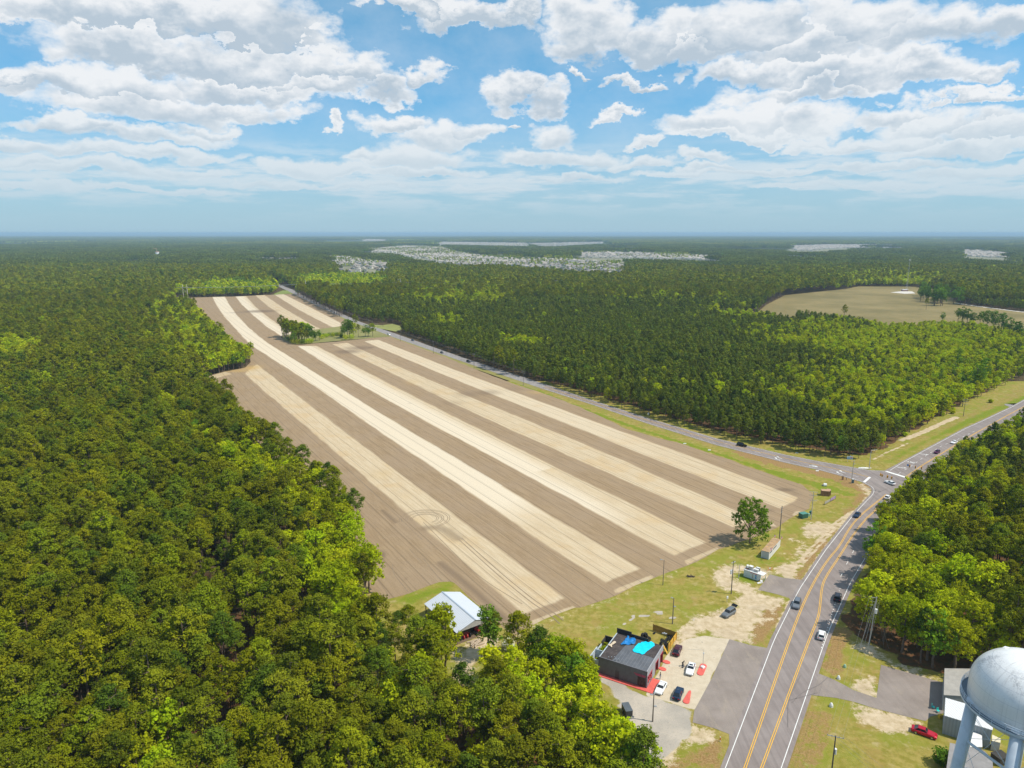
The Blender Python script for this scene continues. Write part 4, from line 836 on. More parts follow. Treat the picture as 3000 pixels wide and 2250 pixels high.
    hs = np.where(young & (px > 2250) & (py < 1120), .8, hs)
    return np.clip(leaf, 0, .95), dark, young, hs
def wood(x0, x1, y0, y1, cell, rg, jit=.42):
    xs_ = np.arange(x0, x1, cell); ys_ = np.arange(y0, y1, cell); a, b = np.meshgrid(xs_, ys_); P = np.c_[a.ravel(), b.ravel()] + rg.uniform(-jit, jit, (a.size, 2)) * cell
    u, v = project(P[:, 0], P[:, 1], 10.0); k = (u > -260) & (u < 3420) & (v < 3700) & (v > 600); P = P[k]
    for c in CLEAR + SUBG + SUBN:
        bb = (P[:, 0] > c[:, 0].min() - 5) & (P[:, 0] < c[:, 0].max() + 5) & (P[:, 1] > c[:, 1].min() - 5) & (P[:, 1] < c[:, 1].max() + 5)
        if bb.any():
            kk_ = np.ones(len(P), bool); kk_[bb] = ~inside(P[bb], c); P = P[kk_]
    return P
rgw = np.random.default_rng(11)
NEAR = wood(-900, 1100, 66, 800, 3.9, rgw)
MID = wood(-1500, 1800, 800, 1900, 5.2, rgw)
def assign(P, lodnear):
    u, v = project(P[:, 0], P[:, 1], 11.0); leaf, dark, young, hs = canopy_kind(u, v, P[:, 0], P[:, 1], P[:, 1], rgw)
    r = rgw.uniform(size=len(P)); kind = np.where(r < leaf, 2, np.where(r < leaf + dark, 3, np.where(young, 1, 0)))
    s = rgw.normal(1, .15, len(P)).clip(.62, 1.38) * hs; s = np.where((kind >= 2) & young, s * .78, s); s *= .93 + .16 * vnoise(P[:, 0], P[:, 1], 60, 4)
    far_tall = (kind == 1) & (P[:, 1] > 900); s = np.where(far_tall, s * 1.15, s)
    return kind, s, u, v
kN, sN, uN, vN = assign(NEAR, 0)
# thin out: tall pines stand a little apart, saplings close together
keep = np.where(kN == 0, rgw.uniform(size=len(kN)) < .80, np.where(kN == 1, rgw.uniform(size=len(kN)) < .93, rgw.uniform(size=len(kN)) < .70))
gapn = vnoise(NEAR[:, 0], NEAR[:, 1], 11, 77); keep &= ~((gapn > .90) & (kN == 0)); keep &= ~((vnoise(NEAR[:, 0], NEAR[:, 1], 14, 79) > .9) & (kN == 1))
NEAR, kN, sN, uN, vN = NEAR[keep], kN[keep], sN[keep], uN[keep], vN[keep]
distN = np.hypot(NEAR[:, 0], NEAR[:, 1]); inview = (uN > -20) & (uN < 3020) & (vN < 2290)
single = np.zeros(len(NEAR), bool)
for sel in ((kN <= 1), (kN >= 2)):
    c = np.where(sel & inview)[0]; c = c[np.argsort(distN[c])][:(285 if sel is not None and (kN[c[0]] <= 1) else 270)]; single[c] = True
GNAME = ['pine', 'young', 'leaf', 'leafd']
def tree(name, g, v_, x, y, s, rz, label, cat, group, sz=1.0):
    t = empty(name, (x, y, 0), rz, label, cat, group); t.scale = (s, s, s * sz)
    key = ('tm', g, v_)
    if key not in TRUNK:
        TRUNK[key] = TRUNK[g, v_].build('trunk', BARK, None).data; o = bpy.data.objects[-1] if False else None
        for ob in list(COL.objects):
            if ob.data is TRUNK[key]: COL.objects.unlink(ob); bpy.data.objects.remove(ob); break
    link(bpy.data.objects.new('trunk', TRUNK[key]), t); link(bpy.data.objects.new('crown', CROWN[g, v_]), t)
    return t
def wood_place(x, y, u, v):
    if u > 2380: return 'in the wood right of the highway', 'wood_right'
    if u > 1150: return 'in the wood between the barn and the grey shop', 'wood_barn'
    if v > 1750: return 'in the dense forest filling the bottom left corner', 'wood_bottom_left'
    return 'in the forest along the left edge of the striped field', 'wood_left'
for i in np.where(single)[0]:
    g = GNAME[kN[i]]; pl, pk = wood_place(*NEAR[i], uN[i], vN[i]); v_ = int(rgw.integers(NV)); rz = float(rgw.uniform(0, 6.28))
    if kN[i] <= 1: tree('pine_tree', g, v_, *NEAR[i], float(sN[i]), rz, 'olive green pine ' + pl, 'pine tree', 'pines ' + pl)
    else:
        w_ = 'bright yellow green tree ' if kN[i] == 2 else 'darker leafy tree '
        tree('broadleaf_tree', g, v_, *NEAR[i], float(sN[i] * rgw.uniform(.85, 1.12)), rz, w_ + pl, 'tree', w_.replace('tree ', 'trees ') + pl)
def ids(kind, dist, l0=330, l1=9e9):
    v_ = rgw.integers(0, NV, len(kind)); lod = np.where(dist < l0, 0, 1)
    return np.array([order['kind_%d_%d_%d' % (l, k, q)] for l, k, q in zip(lod, kind, v_)])
rest = ~single
kM, sM, uM, vM = assign(MID, 1)
kpM = rgw.uniform(size=len(kM)) < np.where(kM >= 2, .8, .92); MID, kM, sM = MID[kpM], kM[kpM], sM[kpM]; sM *= 1.12
ALL = np.r_[NEAR[rest], MID]; kA = np.r_[kN[rest], kM]; sA = np.r_[sN[rest], sM]; dA = np.hypot(ALL[:, 0], ALL[:, 1])
for sel, nm_, lb, ct in ((kA <= 1, 'pine_forest', 'dense dark green pine forest on both sides of the striped field', 'forest'), (kA >= 2, 'broadleaf_forest', 'bright green spring foliage scattered through the pine forest', 'forest')):
    P3 = np.c_[ALL[sel], np.zeros(sel.sum())]
    vv = rgw.integers(0, NV, sel.sum()); lod = np.where(dA[sel] < 430, 0, np.where(dA[sel] < 1250, 1, 2))
    idx = np.array([order['kind_%d_%d_%d' % (l, k, q)] for l, k, q in zip(lod, kA[sel], vv)])
    scatter(nm_, P3, rgw.uniform(0, 6.28, len(P3)), sA[sel] * (1 if 'pine' in nm_ else .97), idx, lb, ct)
# far woods in plots
def plots(y0, y1, size):
    P = []
    xm = .78 * y1
    a, b = np.meshgrid(np.arange(-xm, xm, size), np.arange(y0, y1, size)); P = np.c_[a.ravel(), b.ravel()]; u, v = project(P[:, 0], P[:, 1], 8); P = P[(u > -200) & (u < 3200)]
    for c in [BROWN] + SUBG + SUBN + CLEAR[4:10]:
        d = sdf(P, c); P = P[d < -size * .30]
    return P
FP1 = plots(1900, 5400, 40.0)
u, v = project(FP1[:, 0], FP1[:, 1], 8.0); lf, dk, yg, hs_ = canopy_kind(u, v, FP1[:, 0], FP1[:, 1], FP1[:, 1], rgw)
lf = np.clip(lf * 1.1 + .6 * (vnoise(FP1[:, 0], FP1[:, 1], 260, 3) > .66), 0, 1); sel = rgw.uniform(size=len(FP1)) < lf
gapf = vnoise(FP1[:, 0], FP1[:, 1] * .6, 330, 12) > .84; FP1, sel = FP1[~gapf], sel[~gapf]
idx1 = np.array([order['kind_3_%d_%d' % (int(s), rgw.integers(4))] for s in sel]); sc1 = .97 + .35 * vnoise(FP1[:, 0], FP1[:, 1], 300, 6) - .25 * sel
FP2 = plots(5400, 16000, 160.0); FP2 = FP2[vnoise(FP2[:, 0], FP2[:, 1] * .5, 900, 15) < .76]
s2 = vnoise(FP2[:, 0], FP2[:, 1] * .4, 700, 17) > .66; idx2 = np.array([order['kind_4_%d_%d' % (int(s), rgw.integers(3 - int(s)))] for s in s2]); sc2 = 1.0 + .3 * vnoise(FP2[:, 0], FP2[:, 1], 900, 6)
FPP = np.r_[FP1, FP2]
yt = []
for s_ in SUBG[:5]:
    x0, y0 = s_.min(0); x1, y1 = s_.max(0); k_ = int((x1 - x0) * (y1 - y0) / 380); q_ = np.c_[rgw.uniform(x0, x1, k_), rgw.uniform(y0, y1, k_)]; q_ = q_[inside(q_, s_)]; yt.append(q_[vnoise(q_[:, 0], q_[:, 1], 120, 41) > .5])
yt = np.concatenate(yt); FPP = np.r_[FPP, yt]; nF = len(FP1) + len(FP2)
idx1y = np.array([order['kind_2_%d_%d' % (g_, rgw.integers(NV))] for g_ in rgw.choice((0, 2, 3), len(yt))])
scatter('distant_forest', np.c_[FPP, np.zeros(len(FPP))], np.r_[rgw.integers(0, 4, len(FP1)) * math.pi / 2, rgw.integers(0, 4, len(FP2)) * math.pi / 2, rgw.uniform(0, 6, len(yt))], np.r_[sc1, sc2, np.full(len(yt), .8)], np.r_[idx1, idx2, idx1y], 'distant dark blue green woodland fading towards the horizon', 'forest')
print('TREES', len(NEAR), len(MID), len(FP1), len(FP2), single.sum())
# ------------------------------------------------------------------ things: common materials
def hx(s, k=1.0):
    v = [int(s[i:i + 2], 16) / 255 for i in (0, 2, 4)]; return tuple(((c / 12.92) if c <= .04045 else ((c + .055) / 1.055) ** 2.4) * k for c in v)
WHITE = plain('white_paint', (.78, .78, .77), .45, scale=.6, var=.06)
GREY = plain('galvanised_metal', (.42, .43, .44), .45, .5, var=.15)
DGREY = plain('dark_grey_paint', (.09, .09, .10), .5)
BLACK = plain('black_rubber', (.016, .016, .017), .8)
WOODP = plain('weathered_pole_wood', (.17, .145, .125), .95, scale=1.2, var=.25)
PALEP = plain('pale_pole', (.50, .47, .42), .8, scale=1)
GLASS = plain('dark_car_glass', (.018, .024, .03), .06)
CHROME = plain('bright_trim', (.6, .6, .6), .2, .9)
REDL = plain('red_lens', (.55, .01, .01), .2)
WIRE = plain('power_wire', (.28, .28, .27), .5, .3)
REDP = plain('red_painted_concrete', (.66, .115, .09), .8, scale=1.5, var=.14)
CONCR = plain('pale_concrete', (.56, .50, .42), .9, scale=1, var=.12)
YWOOD = plain('yellow_stained_planks', (.62, .36, .045), .85, scale=3, var=.25)
def dirpx(a, b, z=.7):
    """centre and heading of a thing whose front shows at pixel a and rear at pixel b"""
    p, q = np.array(P2(*a, z)), np.array(P2(*b, z)); d = p - q; return (p + q) / 2, math.atan2(d[1], d[0])
def height_of(base, topy):
    g = P2(*base); lo, hi = 0.0, 100.0
    for _ in range(40):
        m_ = (lo + hi) / 2
        if project(g[0], g[1], m_)[1] > topy: lo = m_
        else: hi = m_
    return lo

# ------------------------------------------------------------------ vehicles
_cars = {}
def car_parts(kind, paint, root):
    key = (kind, paint.name)
    if key not in _cars:
        P = {'sedan': (4.75, 1.84, 1.45, .95, (.10, .63), (.26, .52), 1.0), 'coupe': (4.7, 1.84, 1.36, .92, (.10, .66), (.28, .52), 1.0), 'suv': (4.85, 1.95, 1.76, 1.08, (.03, .68), (.07, .58), 1.0),
             'hatch': (4.35, 1.80, 1.52, .98, (.03, .66), (.14, .52), 1.0)}[kind]
        L, W, Ht, belt, base, top, _ = P; hw = W / 2
        b = MB(); xs_ = [-L / 2, -L / 2 + .10, -L * .38, -L * .1, L * .16, L * .24, L * .40, L / 2 - .12, L / 2]
        deck = belt - (.02 if kind in ('suv', 'hatch') else .04)
        zt = [belt - .32, deck, deck + .01, belt, belt, belt - .05, belt - .14, belt - .24, belt - .42]; zl = [.42, .30, .22, .20, .20, .20, .22, .28, .36]; wf = [.80, .93, 1, 1, 1, 1, .98, .90, .74]
        V = []
        for x, a, c, f in zip(xs_, zl, zt, wf):
            for (yy, z) in ((.86, a), (1, a + .16), (1.0, (a + c) / 2), (.97, c - .12), (.84, c)): V.append((x, hw * f * yy, z))
            for (yy, z) in ((.84, c), (.97, c - .12), (1.0, (a + c) / 2), (1, a + .16), (.86, a)): V.append((x, -hw * f * yy, z))
        nS = len(xs_); Fs = [(i * 10 + j, (i + 1) * 10 + j, (i + 1) * 10 + (j + 1) % 10, i * 10 + (j + 1) % 10) for i in range(nS - 1) for j in range(10)]
        Fs.append(tuple(range(10))); Fs.append(tuple(reversed(range((nS - 1) * 10, nS * 10)))); b.quadmesh(V, Fs, 0)
        xb0, xb1 = -L / 2 + L * base[0], -L / 2 + L * base[1]; xt0, xt1 = -L / 2 + L * top[0], -L / 2 + L * top[1]
        g = MB(); wb, wt_ = hw * .86, hw * .66
        gv_ = [(xb0, -wb, belt - .06), (xb1, -wb, belt - .06), (xb1, wb, belt - .06), (xb0, wb, belt - .06), (xt0, -wt_, Ht - .05), (xt1, -wt_, Ht - .05), (xt1, wt_, Ht - .05), (xt0, wt_, Ht - .05)]
        g.quadmesh(gv_, [(0, 3, 2, 1), (4, 5, 6, 7), (0, 1, 5, 4), (1, 2, 6, 5), (2, 3, 7, 6), (3, 0, 4, 7)])
        r = MB(); wr = wt_ + .03; r.quadmesh([(xt0 - .06, -wr, Ht - .06), (xt1 + .06, -wr, Ht - .06), (xt1 + .06, wr, Ht - .06), (xt0 - .06, wr, Ht - .06), (xt0 + .1, -wr + .1, Ht), (xt1 - .1, -wr + .1, Ht), (xt1 - .1, wr - .1, Ht), (xt0 + .1, wr - .1, Ht)],
                   [(0, 3, 2, 1), (4, 5, 6, 7), (0, 1, 5, 4), (1, 2, 6, 5), (2, 3, 7, 6), (3, 0, 4, 7)])
        for s in (-1, 1):                                            # pillars between the windows
            for (a, c) in (((xb0, xt0)), ((xb1, xt1)), (((xb0 + xb1) / 2 - .1, (xt0 + xt1) / 2 - .05))):
                r.tube((a, s * (wb + .012), belt - .06), (c, s * (wt_ + .012), Ht - .05), .045, .04, 6)
        if kind == 'suv':
            for s in (-1, 1): r.tube((xt0 + .2, s * (wt_ - .08), Ht + .05), (xt1 - .1, s * (wt_ - .08), Ht + .05), .025, .025, 6)
        wl = MB(); wl.lathe([(.0, -.11), (.2, -.11), (.31, -.105), (.335, -.07), (.335, .07), (.31, .105), (.2, .11), (.0, .11)], 18)
        rm = MB(); rm.lathe([(.0, -.02), (.05, -.015), (.19, -.012), (.20, -.0), (.2, .02)], 14)
        lt = MB(); lt.box(0, 0, 0, .08, .36, .13)
        md = [(b, 'body', paint), (g, 'windows', GLASS), (r, 'roof', paint)]
        md = [(nm_, mb.build(nm_, mt, None, smooth=False).data) for mb, nm_, mt in md]
        wd, rd = wl.build('wheel', BLACK, None, smooth=True).data, rm.build('rim', CHROME, None).data
        hl, tl = lt.build('headlight', CHROME, None).data, lt.build('taillight', REDL, None).data
        for o in list(COL.objects):
            if o.data in [m_ for _, m_ in md] + [wd, rd, hl, tl]: bpy.data.objects.remove(o)
        _cars[key] = (md, wd, rd, hl, tl, L, hw, belt)
    md, wd, rd, hl, tl, L, hw, belt = _cars[key]
    for nm_, me in md:
        o = link(bpy.data.objects.new(nm_, me), root)
        if nm_ != 'windows': bevel(o, .06 if nm_ == 'body' else .03, 3, 25)
    for sx in (-.31, .30):
        for sy in (-1, 1):
            w_ = link(bpy.data.objects.new('wheel', wd), root); w_.location = (L * sx, sy * (hw - .10), .335); w_.rotation_euler = (R(90) * -sy, 0, 0)
            q = link(bpy.data.objects.new('rim', rd), w_); q.location = (0, 0, .125)
    for s in (-1, 1):
        o = link(bpy.data.objects.new('headlight', hl), root); o.location = (L / 2 - .10, s * hw * .62, belt - .42); o.rotation_euler = (0, 0, -s * .35)
        o = link(bpy.data.objects.new('taillight', tl), root); o.location = (-L / 2 + .03, s * hw * .62, belt - .26); o.rotation_euler = (0, 0, s * .2)
    return L, hw, belt
def vehicle(kind, colr, front, rear, label, cat='car', z=.06, name=None, group=None):
    c, a = dirpx(front, rear); root = empty(name or 'car', (c[0], c[1], z), a, label, cat, group)
    return root, car_parts(kind, carpaint(*colr) if isinstance(colr, tuple) and isinstance(colr[0], str) else colr, root)
def carpaint(n, c, rough=.25, metal=.3): return plain(n, c, rough, metal, var=.04, scale=.5)
cWHITE = carpaint('white_car_paint', (.80, .80, .80), .25, 0); cSILV = carpaint('silver_car_paint', (.20, .22, .25)); cGREY = carpaint('slate_car_paint', (.17, .185, .20), .35, .2)
cNAVY = carpaint('navy_car_paint', (.018, .040, .085)); cBLK = carpaint('black_car_paint', (.012, .012, .015)); cMAR = carpaint('maroon_car_paint', (.085, .022, .035)); cRED = carpaint('red_car_paint', (.52, .012, .035)); cPUR = carpaint('plum_car_paint', (.10, .012, .06)); cDK = carpaint('charcoal_car_paint', (.045, .045, .055))
suv, _ = vehicle('suv', cGREY, (2117, 1806), (2152, 1784), 'grey SUV with its tailgate raised on the sandy track', 'car', .02)
tg = MB(); tg.quadmesh([(-2.35, -.8, 1.72), (-2.35, .8, 1.72), (-3.25, .75, 2.05), (-3.25, -.75, 2.05), (-2.35, -.8, 1.66), (-2.35, .8, 1.66), (-3.25, .75, 1.98), (-3.25, -.75, 1.98)], [(0, 1, 2, 3), (7, 6, 5, 4), (0, 3, 7, 4), (1, 0, 4, 5), (2, 1, 5, 6), (3, 2, 6, 7)])
tg.build('tailgate', cBLK, suv)
vehicle('sedan', cMAR, (1990.5, 1887), (1978, 1919.5), 'dark maroon sedan parked beside the yellow plank fence', z=.02)
wsed, _ = vehicle('sedan', cWHITE, (2016.5, 1980), (2030.5, 1937), 'white sedan with dark sunroof beside the red pump island', z=.02)
sr = MB(); sr.box(-.35, 0, 1.452, .55, .85, .012); sr.build('sunroof', GLASS, wsed)
vehicle('coupe', cWHITE, (1927, 2030), (1945, 1997), 'older white two door car parked at the corner of the grey shop', z=.02)
vehicle('sedan', cNAVY, (1994, 2012), (1980, 2048), 'dark navy sedan beside the pointed red island', z=.02)
vehicle('suv', cSILV, (2330, 1783), (2339, 1755), 'silver grey SUV driving in the left lane of the highway')
vehicle('suv', cDK, (2456.5, 1737), (2452, 1760), 'dark SUV driving away in the right highway lane')
vehicle('hatch', cWHITE, (2409.5, 1846), (2404.5, 1873), 'white hatchback driving away on the highway below the tree shadows')
vehicle('sedan', cWHITE, (2594, 1408), (2622, 1419), 'white sedan turning through the traffic light junction')
vehicle('hatch', cPUR, (2737, 1328), (2753, 1319), 'plum coloured car coming along the highway beyond the junction')
vehicle('sedan', cWHITE, (2786, 1299), (2804, 1291), 'white sedan following the plum coloured car')
vehicle('suv', cBLK, (2186.5, 1306), (2160, 1301), 'black car on the side road passing the end of the striped field')
vehicle('sedan', cNAVY, (2506, 1513), (2516, 1502), 'dark blue car on the highway half under a leafy tree')
vehicle('sedan', cWHITE, (2604, 1452), (2597, 1460), 'white car waiting at the junction behind tree branches')
vehicle('suv', cSILV, (2585, 1474), (2578, 1483), 'silver car queuing behind the white one under branches')
vehicle('suv', cDK, (2628, 1463), (2619, 1474), 'charcoal car waiting in the right lane under the branches')
for f, r_, k, c, lb in (((1378, 1061), (1367, 1057), 'suv', cBLK, 'black SUV on the side road near a single arm pole'), ((1300, 1034.5), (1289, 1030.5), 'sedan', cDK, 'dark car on the side road beyond the black SUV'), ((1213, 998), (1205, 995), 'sedan', cNAVY, 'small dark blue car on the side road facing the island of trees'),
                        ((1144, 981), (1135, 978), 'suv', cWHITE, 'white car on the side road beside the island of trees'), ((877, 862.5), (872, 860), 'suv', cWHITE, 'white van on the far end of the side road')):
    vehicle(k, c, f, r_, lb, z=.09)
vehicle('sedan', cRED, (2743, 2155), (2674, 2131), 'bright red sedan parked on the grass below the grey parking lot', z=.02)
# blue box truck far up the side road
c_, a_ = dirpx((873, 857), (867, 851)); t = empty('box_truck', (c_[0], c_[1], .09), a_, 'blue box truck on the far end of the side road', 'truck')
mb = MB(); mb.box(-1.2, 0, .9, 5.5, 2.4, 2.6); mb.build('cargo_box', plain('blue_truck_body', (.05, .20, .42), .5), t); mb = MB(); mb.box(2.6, 0, .5, 1.9, 2.1, 1.9); mb.build('cab', cNAVY, t)
for sx in (-2.6, 2.4):
    for sy in (-1, 1): mb = MB(); mb.tube((sx, sy * .85, .45), (sx, sy * 1.15, .45), .45, n=14); mb.build('wheel', BLACK, t)

# ------------------------------------------------------------------ poles, lamps and wires
def pole(name, base, topy, label, cat, m=WOODP, r=.16, arms=(), lamps=(), trans=0, group=None, Hh=None, armz=None, az=None):
    g = P2(*base); Hh = Hh or height_of(base, topy); t = empty(name, (g[0], g[1], 0), 0, label, cat, group)
    mb = MB(); mb.tube((0, 0, -.3), (0, 0, Hh), r, r * .62, 10); mb.build('pole', m, t)
    a = az if az is not None else .5
    for (dz, half) in arms:
        mb = MB(); ca, sa_ = math.cos(a), math.sin(a); mb.tube((-half * ca, -half * sa_, Hh - dz), (half * ca, half * sa_, Hh - dz), .075, .075, 6)
        for s in (-1, -.45, .45, 1): mb.tube((s * half * ca * .95, s * half * sa_ * .95, Hh - dz), (s * half * ca * .95, s * half * sa_ * .95, Hh - dz + .28), .06, .04, 6)
        mb.build('crossarm', PALEP if m is PALEP else GREY, t)
    for (dz, dx_, dy_, L_) in lamps:
        mb = MB(); mb.tube((0, 0, Hh - dz), (dx_ * L_ * .8, dy_ * L_ * .8, Hh - dz + .15), .045, .04, 6); mb.build('lamp_arm', GREY, t)
        mb = MB(); mb.box(dx_ * L_, dy_ * L_, Hh - dz + .02, .55, .34, .2, rz=math.atan2(dy_, dx_)); bevel(mb.build('lamp_head', GREY, t), .05)
    for k in range(trans):
        mb = MB(); an = a + .9 + k * .8; mb.tube((.42 * math.cos(an), .42 * math.sin(an), Hh - 4.1), (.42 * math.cos(an), .42 * math.sin(an), Hh - 3.0), .27, .27, 12); mb.build('transformer', WHITE, t)
    return t, g, Hh
pole('lamp_post', (1912, 2114), 2035, 'wooden lamp post beside the black trailer on the concrete lot', 'lamp post', lamps=((.1, -1, 0, .5), (.1, .4, 1, .5), (2.9, 1, 0, .45)))
pole('lamp_post', (1970, 1828), 1752, 'wooden lamp post on the grass behind the yellow fence', 'lamp post', lamps=((.1, -1, .3, .5), (2.6, 1, 0, .4)))
pole('lamp_post', (1942, 1714), 1640, 'slim lamp post at the edge of the striped field', 'lamp post', r=.12, lamps=((.1, -1, .1, .9),))
_, gD, hD = pole('utility_pole', (2142, 1740), 1643, 'utility pole with white transformers beside the small white kiosk', 'utility pole', arms=((.5, .9),), trans=3, az=.6)
pole('short_post', (2164, 1693), 1656, 'short grey timber post between the transformer pole and the white kiosk', 'post', PALEP, .14)
pole('utility_pole', (2282, 1590), 1482, 'tall dark utility pole rising behind the white container', 'utility pole', r=.17, arms=((.8, .3), (1.5, .3), (2.3, .3)))
_, gG, hG = pole('utility_pole', (2376, 1523), 1440, 'utility pole with several crossarms beside the green cabinet', 'utility pole', PALEP, arms=((.2, 1.35), (1.5, 1.35), (3.4, 1.3)), az=-.25)
_, gH, hH = pole('signal_pole', (2494, 1417), 1350, 'grey signal pole with a cabinet at its foot by the junction', 'signal pole', GREY, .15, lamps=((.1, 0, -1, .4), (1.5, 1, 0, .5)))
_, gI, hI = pole('street_lamp', (2546, 1375), 1318, 'street lamp with one arm on the grass corner beyond the junction', 'street lamp', PALEP, .15, lamps=((.2, 1, .1, 2.4),))
_, gL, hL = pole('utility_pole', (2822, 1220), 1169, 'utility pole with stacked crossarms beside the highway beyond the junction', 'utility pole', WOODP, arms=((.2, 1.3), (1.3, 1.3), (3.3, 1.3)), az=-.6)
_, gK, hK = pole('utility_pole', (2432, 2300), 2155, 'utility pole with a long crossarm and transformer on the grass near the bottom edge', 'utility pole', DGREY, arms=((.25, 1.45),), trans=1, az=-.35)
# three-legged corner pole with guy wires in front of the right-hand wood
g0 = P2(2546, 1887); hJ = height_of((2546, 1887), 1749); t = empty('corner_pole', (g0[0], g0[1], 0), 0, 'leaning corner pole with guy wires at the edge of the right hand wood', 'utility pole')
mb = MB(); mb.tube((0, 0, -.3), (.5, 0, hJ), .17, .11, 10); mb.build('pole', PALEP, t)
for bx_, by_ in ((2524, 1882), (2534, 1884)):
    q = P2(bx_, by_); mb = MB(); mb.tube((q[0] - g0[0], q[1] - g0[1], 0), (.45, 0, hJ - .6), .05, .05, 6); mb.build('brace', PALEP, t)
for i, k in enumerate((.3, 1.3, 2.3, 3.2)):
    mb = MB(); mb.tube((.45, 0, hJ - k), (-.75, .35, hJ - k + .12), .05, .04, 6); mb.build('insulator_arm', GREY, t)
for bx_, by_, k in ((2590, 1896), (2603, 1899), (2576, 1880), (2600, 1880)) and ((2590, 1897, .5), (2603, 1900, 1.2), (2618, 1870, .4), (2606, 1865, 2.2)):
    q = P2(bx_, by_); mb = MB(); mb.tube((q[0] - g0[0], q[1] - g0[1], 0), (.45, 0, hJ - k), .022, .022, 5); mb.build('guy_wire', WIRE, t)
mb = MB(); mb.tube((.55, -.35, hJ - 4.3), (.55, -.35, hJ - 3.1), .3, .3, 12); mb.build('transformer', WHITE, t)
# side-road poles
rp = []
for i, (b_, ty, ar, lb) in enumerate((((1533, 1131), 1087, ((.1, 1.3), (1.4, 1.3), (4.2, 1.3)), 'nearest side road pole with three crossarms'), ((1389, 1079), 1037, ((.1, .9),), 'second side road pole with one arm, counted from the junction'), ((1270, 1036), 999.6, ((.1, .9),), 'third side road pole, counted from the junction'),
        ((1173, 1000.5), 968.5, ((.1, .9),), 'side road pole opposite the island of trees'), ((1081, 963), 937, ((.1, .9),), 'side road pole by the cleared verge beyond the island of trees'), ((1021, 940), 915, ((.1, .9),), 'side road pole just beyond the island of trees'),
        ((978, 923.5), 895, (), 'plain side road pole halfway along the upper field'), ((940, 901), 879, (), 'plain side road pole near the top of the upper field'), ((908, 886), 865, (), 'farthest side road pole by the upper field'))):
    _, g_, h_ = pole('utility_pole', b_, ty, lb, 'utility pole', r=.15, arms=ar, group='poles along the side road', az=-.35); rp.append((g_[0], g_[1], h_))
def wires(pts, label, offs_=(-.9, .9), r=.02, sag=.03, name='power_line', group=None, lbl=None):
    t = empty(name, (pts[0][0], pts[0][1], 0), 0, label, 'power line', group)
    for o_ in offs_:
        mb = MB()
        for a, b in zip(pts[:-1], pts[1:]):
            a, b = Vector(a), Vector(b); d = (b - a); L = d.length; n = Vector((d.y, -d.x, 0)).normalized() * o_; P_ = []
            for k in range(9):
                s = k / 8; p = a.lerp(b, s) + n; p.z -= sag * L * 4 * s * (1 - s) * .5; P_.append(p - Vector((pts[0][0], pts[0][1], 0)))
            mb.path(P_, r, 4)
        mb.build('wire', WIRE, t)
wires([(x, y, z - .1) for x, y, z in rp], 'thin wires strung between the side road poles', (-.8, .8), .03)
wires([(gK[0] + 30, gK[1] - 60, hK), (gK[0], gK[1], hK), (g0[0], g0[1], hJ - .5)], 'wires from the bottom edge pole to the leaning corner pole', (-1.2, -.2, 1.2), .014)
wires([(g0[0], g0[1], hJ - .4), (gD[0], gD[1], hD - .5)], 'wires crossing above the highway to the transformer pole', (-.5, .1, .6), .014)
# transmission line beyond the field
def hframe(xa, xb, by_, ty, label, Hh):
    a, b = P2(xa, by_), P2(xb, by_); t = empty('transmission_frame', ((a[0] + b[0]) / 2, (a[1] + b[1]) / 2, 0), 0, label, 'pylon', 'transmission frames'); w_ = math.hypot(b[0] - a[0], b[1] - a[1]) / 2
    for s in (-1, 1): mb = MB(); mb.tube((s * w_, 0, 0), (s * w_ * .95, 0, Hh), .45, .35, 8); mb.build('pole', plain('bleached_timber', (.62, .56, .48), .8), t)
    mb = MB(); mb.tube((-w_ * 1.7, 0, Hh * .78), (w_ * 1.7, 0, Hh * .78), .25, .25, 6); mb.build('crossarm', PALEP, t)
    mb = MB(); mb.tube((-w_, 0, Hh * .3), (w_, 0, Hh * .7), .16, .16, 6); mb.tube((w_, 0, Hh * .3), (-w_, 0, Hh * .7), .16, .16, 6); mb.build('brace', PALEP, t)
    return (t.location.x, t.location.y, Hh * .78)
h1 = hframe(537.6, 550.6, 872, 837, 'pale H shaped transmission frame at the far left corner of the striped field', 21)
h2 = hframe(897, 905, 862, 825, 'transmission frame beside the side road beyond the striped field', 23); h3 = hframe(1167, 1174, 858, 822, 'transmission frame standing in the wood right of the boat yard', 24)
wires([(h1[0] - 260, h1[1] - 20, 17), h1, h2, h3, (h3[0] + 320, h3[1] + 60, 19)], 'pale transmission line crossing beyond the top of the striped field', (-1.6, 0, 1.6), .24, .02)  # wires made thicker than real ones to stand for their sun glint

# ------------------------------------------------------------------ the grey roadside shop
near_, left_, right_ = np.array(P2(1894, 2018)), np.array(P2(1752, 1971.5)), np.array(P2(1942, 1937))
HS = height_of((1894, 2018), 1969) ; ux = left_ - near_; WX = np.hypot(*ux); ux /= WX; uy = right_ - near_; uy -= ux * (uy @ ux); WY = np.hypot(*uy); uy /= WY   # ux: along the long wall, uy: towards the back
ang = math.atan2(-ux[1], -ux[0])                                   # local x runs from the left end to the near corner
org = near_ + ux * WX
shop = empty('roadside_shop', (org[0], org[1], 0), ang, 'grey flat roofed roadside shop with blue tarps on its roof and red kerb', 'building')
WALLG = plain('grey_painted_block', (.135, .135, .150), .8, scale=.8, var=.12, dirt=(.10, .055, .065, .5))
WALLR = plain('light_grey_front', (.33, .33, .35), .8, scale=.8, var=.08)
ROOFD = plain('tarred_roof', (.060, .048, .046), .95, scale=.7, var=.35, dirt=(.14, .11, .095, .7)); ROOFS = plain('slate_roll_roof', (.105, .112, .128), .8, scale=.5, var=.2, dirt=(.18, .175, .17, .35))
def slab_poly(mb, pts, z, th, m=0): mb.prism(pts, z, z + th, m)
th = .22
